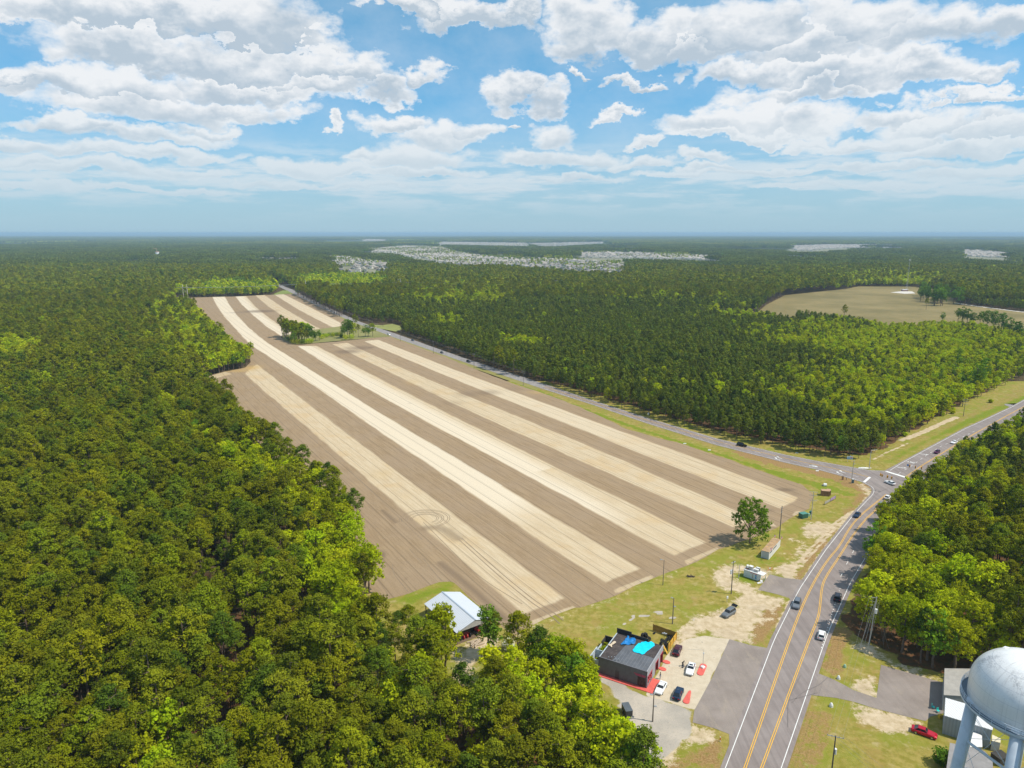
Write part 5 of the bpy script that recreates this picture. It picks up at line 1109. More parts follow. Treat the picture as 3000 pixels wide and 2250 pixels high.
mb = MB(); mb.box(WX / 2, th / 2, 0, WX, th, HS + .05); mb.build('long_wall', WALLG, shop)
mb = MB(); mb.box(WX / 2, WY - th / 2, 0, WX, th, HS - .15); mb.box(1.9, WY - th / 2 + .0, HS - .15, 3.8, th, 1.25); mb.box(6.0, WY - th / 2, HS - .15, 4.4, th, .75); mb.build('back_wall', plain('black_parapet', (.03, .028, .03), .9), shop)
mb = MB(); mb.box(th / 2, WY / 2, 0, th, WY - 2 * th, HS - .1); mb.build('left_wall', plain('whitewashed_block', (.46, .52, .56), .85, dirt=(.2, .2, .2, .5)), shop)
# front wall with a shop window and two open bays
bays = [(.50, .68), (.80, .965)]; segs = [(0, .04), (.30, bays[0][0]), (bays[0][1], bays[1][0]), (bays[1][1], 1.0)]
mb = MB()
for a, b in segs: mb.box(WX - th / 2, WY * (a + b) / 2, 0, th, WY * (b - a), HS + .12)
mb.box(WX - th / 2, WY * .17, 2.55, th, WY * .26, HS + .12 - 2.55); mb.box(WX - th / 2, WY * .17, 0, th, WY * .26, .7)
for a, b in bays: mb.box(WX - th / 2, WY * (a + b) / 2, 3.0, th, WY * (b - a), HS + .12 - 3.0)
mb.build('front_wall', WALLR, shop)
RF = plain('red_frame_paint', (.40, .03, .045), .6)
mb = MB(); mb.box(WX + .03, WY * .17, 2.5, .10, WY * .28, .28)
for k in (.045, .13, .215, .295): mb.box(WX + .02, WY * k, .1, .08, .14, 2.4)
mb.build('window_frame', RF, shop)
mb = MB(); mb.box(WX - .12, WY * .17, .7, .04, WY * .25, 1.8); mb.build('shop_window', GLASS, shop)
for a, b in bays:
    mb = MB()
    for k in (a, b): mb.box(WX - .16, WY * k + (.06 if k == a else -.06), 0, .5, .12, 3.0)
    mb.box(WX - .16, WY * (a + b) / 2, 2.9, .5, WY * (b - a), .14); mb.build('bay_frame', RF, shop)
mb = MB(); mb.prism([(th, th), (WX - th, th), (WX - th, WY - th), (th, WY - th)], .02, .06); mb.build('floor', plain('oily_floor', (.10, .095, .09), .9), shop)
mb = MB(); mb.prism([(th * .5, th), (WX - th, th), (WX - th, WY - th), (th * .5, WY - th)], HS - .32, HS - .18); rf = mb.build('roof', ROOFD, shop)
mb = MB(); mb.prism([(3.2, .25), (WX - .25, .25), (WX - .25, WY * .50), (WX * .62, WY * .52), (WX * .42, WY * .80), (3.9, WY * .74)], HS - .18, HS - .165); mb.build('roofing_sheet', ROOFS, rf)
for k in range(9): mb = MB(); mb.box(WX * (.36 + .065 * k), WY * .26, HS - .163, .05, WY * .44, .012, rz=0); mb.build('roof_seam', plain('roof_seam', (.20, .21, .23), .8), rf)
mb = MB()
for k in range(5): mb.tube((2.2 + k * .6, .8 + (k % 3) * .4, HS - .16), (2.2 + k * .6, .8 + (k % 3) * .4, HS + .25), .10, .10, 8)
mb.build('vent_pipe', GREY, rf)
mb = MB(); mb.box(WX * .40, -.03, 0, .95, .08, 2.15); mb.build('door', plain('dark_steel_door', (.07, .06, .07), .5), shop)
mb = MB(); mb.box(WX - 1.25, -.04, .35, 1.9, .07, 2.15); mb.build('painted_panel', plain('dark_mural_panel', (.045, .022, .028), .7, var=.5, scale=2.5, dirt=(.16, .12, .09, .7)), shop)
mb = MB(); r3 = random.Random(3)
for row, (x0_, x1_, z_) in enumerate(((WX - 3.1, WX - .35, 2.98), (WX - 2.7, WX - .5, 2.68))):
    x = x0_
    while x < x1_:
        wd_ = r3.uniform(.10, .2); mb.box(x + wd_ / 2, -.03, z_, wd_, .05, .22 if r3.random() > .3 else .14); x += wd_ + .07
mb.build('wall_lettering', plain('red_sign_paint', (.60, .05, .13), .7), shop)
mb = MB()
for k in range(3): mb.box(WX + .05, WY * (.08 + k * .08), 1.25, .05, .5, .75)
mb.build('window_poster', plain('red_poster', (.62, .10, .11), .7, var=.4, scale=5), shop)
# red kerb walk (own thing: it lies round the shop)
kb = empty('red_kerb_walk', (org[0], org[1], 0), ang, 'bright red painted walk around the long side and front of the grey shop', 'walkway')
mb = MB(); mb.prism([(-.9, -1.15), (WX + 1.75, -1.15), (WX + 1.75, WY * .36), (WX + .02, WY * .36), (WX + .02, -.02), (-.9, -.02)], .0, .16); bevel(mb.build('slab', REDP, kb), .04)
for i, k in enumerate((.74, 1.0)):
    q = org + (-ux) * (WX + .9) + uy * (WY * k); mb = MB(); mb.prism([(.95 * math.cos(a / 12 * 6.283), .7 * math.sin(a / 12 * 6.283)) for a in range(12)], 0, .14)
    o = mb.build('bay_kerb', REDP, None, loc=(q[0], q[1], 0), rz=ang); tag(o, 'small red kerb block between the two open bays' if i == 0 else 'small red kerb block at the far end of the shop front', 'kerb')
# roofless annex overgrown with weeds
ann = empty('ruined_annex', (org[0], org[1], 0), ang, 'roofless white walled annex overgrown with weeds at the left end of the grey shop', 'ruin'); AW = 3.0
mb = MB(); mb.box(-AW / 2, .9, 0, AW, .18, 2.75); mb.box(-AW + .09, WY * .30, 0, .18, WY * .44, 2.5); mb.box(-AW + .09, WY * .66, 0, .18, WY * .24, 1.7); mb.box(-AW / 2 - .1, WY * .42, 0, AW - .4, .16, 2.6); mb.build('wall', plain('flaking_white_wall', (.50, .57, .62), .85, dirt=(.22, .2, .18, .5)), ann)
mb = MB(); mb.box(-AW * .45, WY - .4, 0, AW * 1.1, .2, 2.6); mb.box(-AW + .1, WY * .86, 0, .2, 2.4, 2.3); mb.build('charred_wall', plain('charred_block', (.05, .042, .04), .95), ann)
mb = MB(); mb.box(-AW * .48, .80, 1.0, .7, .1, 1.1); mb.build('window', plain('old_window', (.12, .13, .05), .3), ann)
mb = MB(); mb.box(-1.4, WY / 2, .02, 2.9, WY - 1.2, .1); mb.build('rubble_floor', plain('rubble', (.22, .17, .12), .95, var=.4, dirt=(.06, .05, .04)), ann)
def bush_mesh(seed, rad_, hgt, mt, n=46, size=.34):
    rg = np.random.default_rng(seed); u_ = rg.normal(size=(n, 3)); u_ /= np.linalg.norm(u_, axis=1)[:, None]; C = u_ * np.array([rad_ * .75, rad_ * .75, hgt * .42]) * rg.uniform(.4, 1, (n, 1)) + np.array([0, 0, hgt * .5])
    v, k = leaf_quads(C, np.full(n, rad_ * .3), 20, size, rg, .5, .9, .75); return geo_mesh('foliage', v, k, mt)
def bush(x, y, rad_, hgt, label, mt=None, seed=1, z=0.0, group=None):
    o = link(bpy.data.objects.new('bush', bush_mesh(seed, rad_, hgt, mt or LEAF))); o.location = (x, y, z); return tag(o, label, 'bush', group)
loc2w = lambda x, y: org + (-ux) * x + uy * y
for i, (x, y, r_, h_) in enumerate(((-1.3, WY * .60, 1.5, 2.6), (-1.7, WY * .78, 1.2, 2.2), (-1.4, WY * .26, 1.1, 1.6))):
    q = loc2w(x, y); bush(q[0], q[1], r_, h_, ['tall weeds spilling over the middle of the roofless annex', 'weeds in the back room of the roofless annex', 'low weeds in the front room of the roofless annex'][i], seed=20 + i)
# tarpaulins
def tarp(pts, m, label, seed, bump=.12):
    """crumpled sheet over a polygon given in shop coordinates"""
    poly = np.array(pts); x0, y0 = poly.min(0); x1, y1 = poly.max(0); gx_ = np.arange(x0 - .2, x1 + .2, .16); gy_ = np.arange(y0 - .2, y1 + .2, .16); a, b = np.meshgrid(gx_, gy_); Q = np.c_[a.ravel(), b.ravel()]
    s = sdf(Q, poly) + (vnoise(Q[:, 0], Q[:, 1], .5, seed) - .5) * .3; sm, fc = clipped_grid(gx_, gy_, s); zq = HS - .14 + vnoise(Q[:, 0], Q[:, 1], .55, seed + 1) * bump + vnoise(Q[:, 0] + Q[:, 1], Q[:, 1], .28, seed + 2) * bump * .5
    V = sm(np.c_[Q, zq]); o = mesh_obj('tarpaulin', V, fc, m, None, smooth=True); o.location = (org[0], org[1], 0); o.rotation_euler = (0, 0, ang)
    sdm = o.modifiers.new('thickness', 'SOLIDIFY'); sdm.thickness = .02; return tag(o, label, 'tarpaulin')
def shopxy(px, py, z=None):
    p = np.array(P2(px, py, HS - .15)) - org; return (p @ -ux, p @ uy)
T1 = [(960, 600), (1100, 440), (1270, 385), (1330, 420), (1400, 390), (1470, 440), (1475, 500), (1340, 590), (1215, 700), (1010, 640)]; T2 = [(710, 450), (830, 330), (870, 240), (900, 320), (1030, 320), (1055, 400), (1020, 465), (850, 480), (720, 480)]
tarp([shopxy(1730 + a / 7.9, 1830 + b / 7.9) for a, b in T1], plain('cyan_tarpaulin', (.0, .62, .86), .45, var=.05, scale=1), 'bright cyan tarpaulin spread across the middle of the shop roof', 5)
tarp([shopxy(1730 + a / 7.9, 1830 + b / 7.9) for a, b in T2], plain('blue_tarpaulin', (.012, .19, .50), .5, var=.3, scale=1.5), 'darker blue crumpled tarpaulin against the back parapet of the shop roof', 9, .3)
o = tarp([shopxy(1730 + a / 7.9, 1830 + b / 7.9) for a, b in [(395, 490), (560, 380), (590, 400), (570, 450), (500, 480), (490, 540), (450, 500)]], plain('pale_foam_board', (.62, .50, .36), .9), 'pale torn board lying at the left end of the shop roof', 12, .2); o.name = 'torn_board'; o['category'] = 'board'

# ------------------------------------------------------------------ forecourt
def island(p, q, wdt, label, pointed=False):
    a, b = np.array(P2(*p)), np.array(P2(*q)); c = (a + b) / 2; L = np.hypot(*(a - b)) / 2; an = math.atan2(*(a - b)[::-1]); w_ = wdt / 2
    pts = [(L - w_ + w_ * math.cos(t), w_ * math.sin(t)) for t in np.linspace(-1.57, 1.57, 9)] + [(-L + w_ + w_ * math.cos(t), w_ * math.sin(t)) for t in np.linspace(1.57, 4.71, 9)]
    if pointed: pts = [(x, y * (1 if x < L - w_ else .45)) for x, y in pts]
    mb = MB(); mb.prism(pts, 0, .16); o = mb.build('pump_island', REDP, None, loc=(c[0], c[1], 0), rz=an); bevel(o, .04); return tag(o, label, 'kerb island')
island((2063, 1946), (2049, 1979), 1.55, 'rounded red pump island carrying the thin gooseneck lamp'); island((2022, 2024), (2008, 2062), 1.5, 'red pump island with one narrowed end beside the navy sedan', True)
g_ = P2(2058.7, 1957.5); hh = height_of((2058.7, 1957.5), 1907); t = empty('gooseneck_lamp', (g_[0], g_[1], .16), 0, 'thin gooseneck lamp standing on the rounded red island', 'lamp')
mb = MB(); mb.box(0, 0, 0, .85, .85, .35, rz=.6); mb.build('base', WHITE, t); mb = MB(); mb.tube((0, 0, .3), (0, 0, hh), .06, .05, 8); mb.path([(0, 0, hh), (-.6, 0, hh + .15), (-4.2, .6, hh - .05)], .03, 6); mb.build('pole', PALEP, t); mb = MB(); mb.box(0, 0, hh - .95, .3, .3, .3); mb.build('lamp_head', WHITE, t)
c_, a_ = dirpx((1842, 2094), (1832, 2074), .6); t = empty('trailer', (c_[0], c_[1], 0), a_, 'small black covered trailer on the concrete below the grey shop', 'trailer')
mb = MB(); mb.box(0, 0, .35, 2.9, 1.55, 1.35); bevel(mb.build('box', plain('black_trailer_skin', (.035, .04, .045), .5), t), .04); mb = MB(); mb.box(0, 0, 1.7, 2.95, 1.6, .06); mb.build('lid', plain('grey_lid', (.10, .115, .13), .5), t)
mb = MB(); mb.path([(1.4, .5, .4), (2.2, 0, .4), (1.4, -.5, .4)], .04, 6); mb.build('drawbar', DGREY, t)
for s in (-1, 1): mb = MB(); mb.tube((-.1, s * .72, .3), (-.1, s * .9, .3), .3, n=14); mb.build('wheel', BLACK, t)
# fence and tyres
fa, fb, fc_ = np.array(P2(1912.5, 1848)), np.array(P2(1981, 1872)), np.array(P2(1957, 1907))
def plank_fence(name, a, b, hgt, label, m):
    d = b - a; L = np.hypot(*d); t = empty(name, (a[0], a[1], 0), math.atan2(d[1], d[0]), label, 'fence'); mb = MB(); n = int(L / .17); r5 = random.Random(int(L * 10))
    for k in range(n): mb.box((k + .5) * L / n, 0, .05, L / n - .015, .03, hgt + r5.uniform(-.05, .05))
    mb.build('planks', m, t); mb = MB(); mb.box(L / 2, .04, .45, L, .05, .1); mb.box(L / 2, .04, hgt - .35, L, .05, .1); mb.build('rail', m, t)
    for k in range(int(L / 2.4) + 2): mb = MB(); mb.box(min(k * 2.4, L), .09, 0, .11, .11, hgt + .08); mb.build('post', m, t)
    return t
plank_fence('plank_fence', fa, fb, 1.9, 'brown back run of plank fence behind the tyre pile', plain('brown_planks', (.34, .20, .04), .9, scale=3, var=.3)); plank_fence('plank_fence', fb, fc_, 1.9, 'yellow side run of plank fence next to the maroon sedan', YWOOD)
lean_ = MB(); lean_.box(0, 0, 0, 1.3, .05, 2.2); q = P2(1955, 1914); o = lean_.build('leaning_board', YWOOD, None, loc=(q[0], q[1], .02)); o.rotation_euler = (R(-28), 0, ang + 1.9); tag(o, 'yellow plywood board leaning against the shop corner by the fence', 'board')
tym = None
tyres = [(470, 465, 0), (915, 820, 0), (1210, 745, 1), (1190, 760, 0), (1240, 890, 1), (1060, 890, 0), (1030, 930, 1), (860, 1000, 0), (870, 970, 1), (870, 1030, 0), (1080, 1020, 0), (1095, 1030, 1), (1200, 1000, 0), (1070, 1110, 0), (1080, 1100, 1), (1280, 620, 0), (1350, 640, 0), (1390, 650, 1), (1440, 600, 0), (1460, 560, 1), (1350, 740, 0), (1370, 700, 1), (1300, 800, 0), (1420, 720, 0), (1130, 1180, 0), (1500, 560, 0), (1250, 590, 1), (1150, 830, 0), (1110, 950, 0)]
r6 = random.Random(6)
for i, (a, b, up_) in enumerate(tyres):
    if tym is None: mb = MB(); mb.lathe([(.19, -.10), (.30, -.115), (.345, -.07), (.345, .07), (.30, .115), (.19, .10), (.19, -.10)], 20); o = mb.build('tyre', BLACK, None, smooth=True); tym = o.data
    else: o = link(bpy.data.objects.new('tyre', tym))
    q = P2(1890 + a / 18.43, 1830 + b / 18.43 + 2); o.location = (q[0] + r6.uniform(-.15, .15), q[1] + r6.uniform(-.1, .1), .13 + up_ * .26 + r6.uniform(0, .1)); o.rotation_euler = (r6.uniform(-.5, .5), r6.uniform(-.5, .5), 0); s = r6.uniform(.95, 1.25); o.scale = (s, s, s)
    tag(o, 'single black tyre lying apart on the grass by the fence' if i == 0 else 'old black tyre in the pile inside the plank fence', 'tyre', None if i == 0 else 'tyres piled inside the fence')
for i, (a, b, z) in enumerate(((808, 505, 0), (818, 512, .42), (838, 498, 0), (852, 505, .1), (868, 520, 0), (888, 540, .0), (905, 552, 0))):
    o = link(bpy.data.objects.new('tyre', tym)); q = P2(1700 + a / 4.424, 1750 + b / 4.424 + 3); o.location = (q[0], q[1], .62 + z * .3); o.rotation_euler = (R(80), 0, .6 + .1 * i); o.scale = (1.75,) * 3 if i < 4 else (1.2,) * 3
    tag(o, 'large black tyre standing in the row behind the shop wall', 'tyre', 'tyres behind the shop wall')
pole('lamp_post', (1944, 1899), 1857, 'thin black lamp post between the tyre pile and the shop corner', 'lamp post', DGREY, .07, lamps=((.0, -1, .2, .3), (.1, 1, .1, .4), (.2, .3, 1, .5)))

# ------------------------------------------------------------------ open barn
BA, BC, BD, BF = (np.array(P2(*p, 3.5)) for p in ((1240, 1769.3), (1350, 1733.2), (1442.5, 1813), (1342.3, 1856.8)))
c0 = (BA + BC + BD + BF) / 4; v1 = ((BF - BA) + (BD - BC)) / 2; L1 = np.hypot(*v1); v1 = v1 / L1; v2 = np.array([-v1[1], v1[0]]); W1 = abs(((BC - BA) @ v2 + (BD - BF) @ v2) / 2)
barn = empty('open_barn', (c0[0], c0[1], 0), math.atan2(v1[1], v1[0]), 'open sided barn with a white corrugated gable roof at the corner of the field', 'barn')
def ribbed(name, base, colr, per, axis='Y'):
    m, nt, b = material(name); wv = nt.new('ShaderNodeTexWave', wave_type='BANDS', bands_direction=axis); wv.inputs['Scale'].default_value = per; nt.put(wv.inputs['Vector'], nt.objco())
    n = nt.noise(nt.objco(), .5, 4, .6); c = nt.mix(nt.step(wv.outputs['Fac'], .1, .9), tuple(v * .84 for v in colr), colr); c = nt.mix(nt.mul(nt.step(n, .45, .75), .25), c, tuple(v * .72 for v in colr)); nt.put(b.inputs['Base Color'], c)
    b.inputs['Roughness'].default_value = .5; b.inputs['Metallic'].default_value = 0; bp = nt.new('ShaderNodeBump'); bp.inputs['Strength'].default_value = .6; bp.inputs['Distance'].default_value = .05; nt.put(bp.inputs['Height'], wv.outputs['Fac']); nt.put(b.inputs['Normal'], bp.outputs[0]); return m
BROOF = ribbed('white_corrugated_roof', 0, (.62, .65, .70), .55, 'X')
hl_, hw_ = L1 / 2, W1 / 2; ze, zr = 3.5, 5.3
for s in (-1, 1):
    mb = MB(); mb.quadmesh([(-hl_, s * hw_, ze), (hl_, s * hw_, ze), (hl_, 0, zr), (-hl_, 0, zr), (-hl_, s * hw_, ze - .07), (hl_, s * hw_, ze - .07), (hl_, 0, zr - .07), (-hl_, 0, zr - .07)], [(0, 1, 2, 3), (7, 6, 5, 4), (0, 4, 5, 1), (1, 5, 6, 2), (3, 2, 6, 7), (0, 3, 7, 4)]); mb.build('roof', BROOF, barn)
mb = MB(); mb.box(0, 0, zr + .005, 2 * hl_ + .05, .38, .06); mb.build('ridge_cap', plain('ridge_cap', (.36, .42, .50), .5), barn)
mb = MB()
for s in (-1, 1): mb.quadmesh([(s * (hl_ - .15), -hw_ + .2, ze - .1), (s * (hl_ - .15), hw_ - .2, ze - .1), (s * (hl_ - .15), 0, zr - .12)], [(0, 1, 2)])
mb.build('gable', plain('barn_gable', (.40, .38, .36), .8), barn)
for k in range(6):
    for s in (-1, 1):
        mb = MB(); mb.box(-hl_ + .4 + k * (2 * hl_ - .8) / 5, s * (hw_ - .3), 0, .2, .2, ze - .02); mb.build('post', plain('barn_post', (.12, .08, .055), .95), barn)
mb = MB(); mb.box(0, 0, .0, 2 * hl_ - .6, 2 * hw_ - .8, .05); mb.build('dirt_floor', plain('barn_floor', (.16, .11, .07), .95), barn)
def barnpt(x, y): p = c0 + v1 * x + v2 * y; return p
MACH = plain('faded_red_machine', (.50, .035, .03), .6, var=.25)
def tractor(x, y, rz, label):
    p = barnpt(x, y); t = empty('tractor', (p[0], p[1], .05), barn.rotation_euler.z + rz, label, 'tractor')
    mb = MB(); mb.box(1.0, 0, .75, 1.9, .75, .75); bevel(mb.build('bonnet', MACH, t), .08); mb = MB(); mb.box(-.45, 0, .6, 1.2, 1.0, .45); mb.build('chassis', MACH, t); mb = MB(); mb.box(-.5, 0, 1.05, .5, .5, .5); mb.build('seat', BLACK, t)
    for sx, r_, w_, yy in ((-.7, .78, .42, .78), (1.5, .42, .24, .62)):
        for s in (-1, 1): mb = MB(); mb.tube((sx, s * (yy - w_ / 2), r_), (sx, s * (yy + w_ / 2), r_), r_, n=18); w_o = mb.build('wheel', BLACK, t); mb = MB(); mb.tube((sx, s * (yy + w_ / 2) - .02, r_), (sx, s * (yy + w_ / 2 + .02), r_), r_ * .5, n=12); mb.build('hub', MACH, w_o)
tractor(hl_ - 2.6, 1.6, 0, 'red tractor parked in the near opening of the barn'); tractor(-hl_ + 2.6, -hw_ + 2.0, 2.8, 'red tractor under the far left end of the barn roof')
p = barnpt(hl_ - 1.8, -2.2); t = empty('harrow', (p[0], p[1], .05), barn.rotation_euler.z, 'red harrow with tall wheels under the near barn gable', 'farm implement')
mb = MB(); mb.box(0, 0, .7, .3, 3.0, .3); mb.box(-.8, 0, .7, .2, 2.8, .2); mb.build('frame', MACH, t)
for k in (-1.4, -.5, .5, 1.4): mb = MB(); mb.tube((.3, k - .12, .55), (.3, k + .12, .55), .55, n=16); mb.build('wheel', MACH if k in (-.5, .5) else BLACK, t)
# logs by the barn: one stack, each log a thing
for k in range(9):
    g_ = P2(1383 + (k % 3) * 7 + k, 1880 + (k // 3) * 5); mb = MB(); mb.tube((-1.4, 0, .2), (1.4, 0, .2), .2, .18, 10); o = mb.build('log', plain('cut_log', (.42, .33, .24), .9, var=.3), None, loc=(g_[0], g_[1], .0 + .08 * (k % 2)), rz=.5 + .25 * (k % 4)); tag(o, 'pale cut log lying in the heap outside the near end of the barn', 'log', 'logs outside the barn')

# ------------------------------------------------------------------ white container, kiosk and roadside cabinets
a, b, c = np.array(P2(2252, 1640)), np.array(P2(2232, 1631.5)), np.array(P2(2285, 1601)); d = (c - a); LC = np.hypot(*d); d /= LC; n_ = np.array([-d[1], d[0]]); WC = 2.44
con = empty('container', (a[0], a[1], 0), math.atan2(d[1], d[0]), 'white shipping container with a rusty orange roof under the lone leafy tree', 'container')
CW = ribbed('white_container_side', 0, (.82, .81, .83), 1.1, 'X'); HC = 2.6
mb = MB(); mb.box(LC / 2, .06, .1, LC, .12, HC - .2); mb.build('side_panel', CW, con); mb = MB(); mb.box(LC / 2, WC - .06, .1, LC, .12, HC - .2); mb.build('side_panel', CW, con)
mb = MB(); mb.box(.06, WC / 2, .1, .12, WC - .24, HC - .2); mb.build('end_panel', ribbed('grey_container_end', 0, (.50, .54, .58), 1.1, 'Y'), con); mb = MB(); mb.box(LC - .06, WC / 2, .1, .12, WC - .24, HC - .2); mb.build('door', CW, con)
mb = MB(); mb.box(LC / 2, WC / 2, HC - .1, LC, WC, .08); mb.build('roof', plain('rusted_roof', (.40, .27, .16), .9, scale=.9, var=.3, dirt=(.66, .30, .03, .9)), con)
mb = MB()
for x in (.08, LC - .08):
    for y in (.06, WC - .06): mb.box(x, y, 0, .17, .15, HC - .1)
for y in (.06, WC - .06): mb.box(LC / 2, y, HC - .22, LC, .14, .12); mb.box(LC / 2, y, 0, LC, .14, .14)
mb.build('frame', WHITE, con)
for x0_, x1_ in ((.6, 3.0), (4.0, 7.6)): mb = MB(); mb.box((x0_ + x1_) / 2, -.02, HC - .75, x1_ - x0_, .05, .42); mb.build('window', DGREY, con)
for i, (px_, py_, lb) in enumerate(((2256, 1622, 'small striped flag leaning on the side of the white container'), (2267, 1583, 'striped flag on a stick behind the white container'), (2287, 1588, 'drooping striped flag beside the tall dark pole'))):
    g_ = P2(px_, py_); z0_ = HC if i == 0 else 0; g_ = P2(px_, py_, z0_); t = empty('flag', (g_[0], g_[1], z0_), .7, lb, 'flag'); hp = 2.0
    mb = MB(); mb.tube((0, 0, 0), (0, 0, hp), .03, .02, 6); mb.build('stick', WHITE, t); mb = MB(); n9 = 7
    for k in range(n9):
        mb.quadmesh([(.02, .02 * math.sin(0), hp - .1 - k * .12), (.45, .10, hp - .16 - k * .12), (.9, -.05, hp - .3 - k * .12), (.9, -.05, hp - .42 - k * .12), (.45, .10, hp - .28 - k * .12), (.02, 0, hp - .22 - k * .12)], [(0, 1, 2, 3, 4, 5)], k % 2)
    mb.quadmesh([(.015, -.03, hp - .1), (.40, .05, hp - .14), (.40, .05, hp - .52), (.015, -.03, hp - .5)], [(0, 1, 2, 3)], 2)
    fo = mb.build('cloth', [plain('flag_red', (.55, .03, .05), .8), WHITE, plain('flag_blue', (.03, .06, .30), .8)], t); fo.modifiers.new('thickness', 'SOLIDIFY').thickness = .01
a, b = np.array(P2(2220.6, 1703.5)), np.array(P2(2178, 1689)); d = b - a; LK = np.hypot(*d); d /= LK; n_ = np.array([d[1], -d[0]]); HK = 2.35; WK = 2.3
kio = empty('vending_kiosk', (b[0], b[1], 0), math.atan2(-d[1], -d[0]), 'small white kiosk with cooling units and a dish on its roof', 'kiosk')
mb = MB(); mb.box(LK / 2, WK / 2, .12, LK, WK, HK - .12); mb.build('walls', plain('pale_blue_white_panel', (.52, .60, .64), .5, dirt=(.35, .42, .45, .4)), kio); mb = MB(); mb.box(LK / 2, WK / 2, HK, LK + .15, WK + .15, .1); mb.box(LK + .7, WK / 2, HK - .02, 1.5, WK, .08); mb.build('roof', WHITE, kio)
mb = MB()
for y in (.1, WK - .1): mb.box(LK + 1.35, y, 0, .1, .1, HK); 
mb.build('canopy_post', WHITE, kio)
for x, y, sx, sy, sz, mt in ((1.75, 1.1, 1.0, 1.0, 1.15, GREY), (3.4, 1.2, 1.3, 1.2, .75, GREY), (3.6, 1.8, 1.1, .5, 1.05, DGREY), (.7, .9, .9, .8, .6, plain('rusty_unit', (.30, .18, .12), .8))):
    mb = MB(); mb.box(x, y, HK + .1, sx, sy, sz); o = mb.build('cooling_unit', mt, kio); bevel(o, .03); mb = MB(); mb.box(x, y, HK + .1 + sz, sx + .06, sy + .06, .05); mb.build('unit_top', WHITE, o)
mb = MB(); mb.lathe([(0, 0), (.25, .05), (.42, .16)], 16, c=(.75, 1.0, HK + 1.1)); mb.tube((.75, 1.0, HK + .1), (.75, 1.0, HK + 1.1), .04, .04, 6); mb.build('dish', WHITE, kio)
mb = MB(); x = 2.0
for wd_ in (.12, .28, .1, .3, .22, .3): mb.box(x, -.02, 1.95, wd_, .03, .26); x += wd_ * .6 + .28
mb.build('red_lettering', plain('red_sign_paint', (.60, .05, .13), .7), kio)
mb = MB()
for z_ in (.7, 1.35): mb.box(LK - .75, -.02, z_, .42, .03, .42); mb.box(LK - .75, -.02, z_ - .12, .2, .03, .12)
mb.build('blue_emblem', plain('blue_sign_paint', (.02, .25, .55), .6), kio)
mb = MB(); mb.box(LK - 1.7, -.03, .5, .12, .05, 1.5); mb.build('downpipe', plain('rusty_unit', (.30, .18, .12), .8), kio)
for i, (px_, py_) in enumerate(((2237.5, 1703), (2241.5, 1698))):
    g_ = P2(px_, py_); mb = MB(); mb.tube((0, 0, 0), (0, 0, 1.0), .09, .09, 10); o = mb.build('bollard', plain('green_bollard', (.10, .26, .20), .6), None, loc=(g_[0], g_[1], 0)); tag(o, ['green bollard nearer the kiosk front', 'green bollard on the asphalt side of the kiosk'][i], 'bollard')
for i, (px_, py_) in enumerate(((2225, 1708), (2231, 1704))):
    g_ = P2(px_, py_); mb = MB(); mb.prism([(-.9, -.25), (.8, -.35), (1.0, .25), (-.6, .35)], 0, .12); o = mb.build('fallen_panel', WHITE, None, loc=(g_[0], g_[1], 0), rz=.4 + i); tag(o, ['white panel lying at the near corner of the kiosk', 'white panel lying below the kiosk canopy'][i], 'panel')
def boxthing(name, px, py, sx, sy, sz, rz, m, label, cat, lid=None, z=0.0, lidname='lid'):
    g_ = P2(px, py); t = empty(name, (g_[0], g_[1], z), rz, label, cat); mb = MB(); mb.box(0, 0, 0, sx, sy, sz); bevel(mb.build('body', m, t), .04); mb = MB(); mb.box(0, 0, sz, sx + .08, sy + .08, .08); mb.build(lidname, lid or m, t); return t
GREEN = plain('green_cabinet_paint', (.035, .13, .10), .5); LGREEN = plain('pale_green_paint', (.30, .48, .33), .6)
boxthing('utility_cabinet', 2353, 1516, 2.7, 2.0, 1.7, .35, GREEN, 'large dark green cabinet at the corner of the striped field', 'cabinet', plain('green_lid', (.08, .24, .19), .5))
boxthing('utility_cabinet', 2368, 1512, .9, .9, .9, .2, LGREEN, 'small pale green cabinet between the large green one and the pole', 'cabinet'); boxthing('utility_cabinet', 2375, 1506, 1.1, .7, 1.1, .8, GREEN, 'small dark green cabinet behind the many armed pole', 'cabinet')
t = boxthing('timber_crate', 2417, 1451, 3.0, 2.2, 2.1, -.25, plain('brown_crate_timber', (.26, .145, .075), .9, var=.3), 'brown timber crate standing on the grass near the purple banner', 'crate', plain('tan_crate_top', (.44, .28, .17), .9))
t = boxthing('timber_crate', 2427, 1449, 1.3, 2.0, 2.0, -.25, plain('brown_crate_timber', (.26, .145, .075), .9, var=.3), 'narrower timber crate with a pale rail on its right', 'crate', plain('tan_crate_top', (.44, .28, .17), .9))
a, b = np.array(P2(2415.5, 1480)), np.array(P2(2447.5, 1463)); d = b - a; L = np.hypot(*d); t = empty('banner_fence', (a[0], a[1], 0), math.atan2(d[1], d[0]), 'low mesh fence whose right half carries a faded purple banner', 'fence')
for k in (0, .5, 1): mb = MB(); mb.tube((L * k, 0, 0), (L * k, 0, 1.75), .05, .05, 6); mb.build('post', DGREY, t)
mb = MB(); mb.box(L * .25, 0, .4, L * .48, .02, 1.0); mb.build('mesh_panel', plain('grey_mesh', (.42, .40, .36), .8), t); mb = MB(); mb.box(L * .76, 0, .45, L * .46, .03, 1.15); mb.build('banner', plain('purple_banner', (.40, .28, .50), .7, scale=2, var=.25), t)
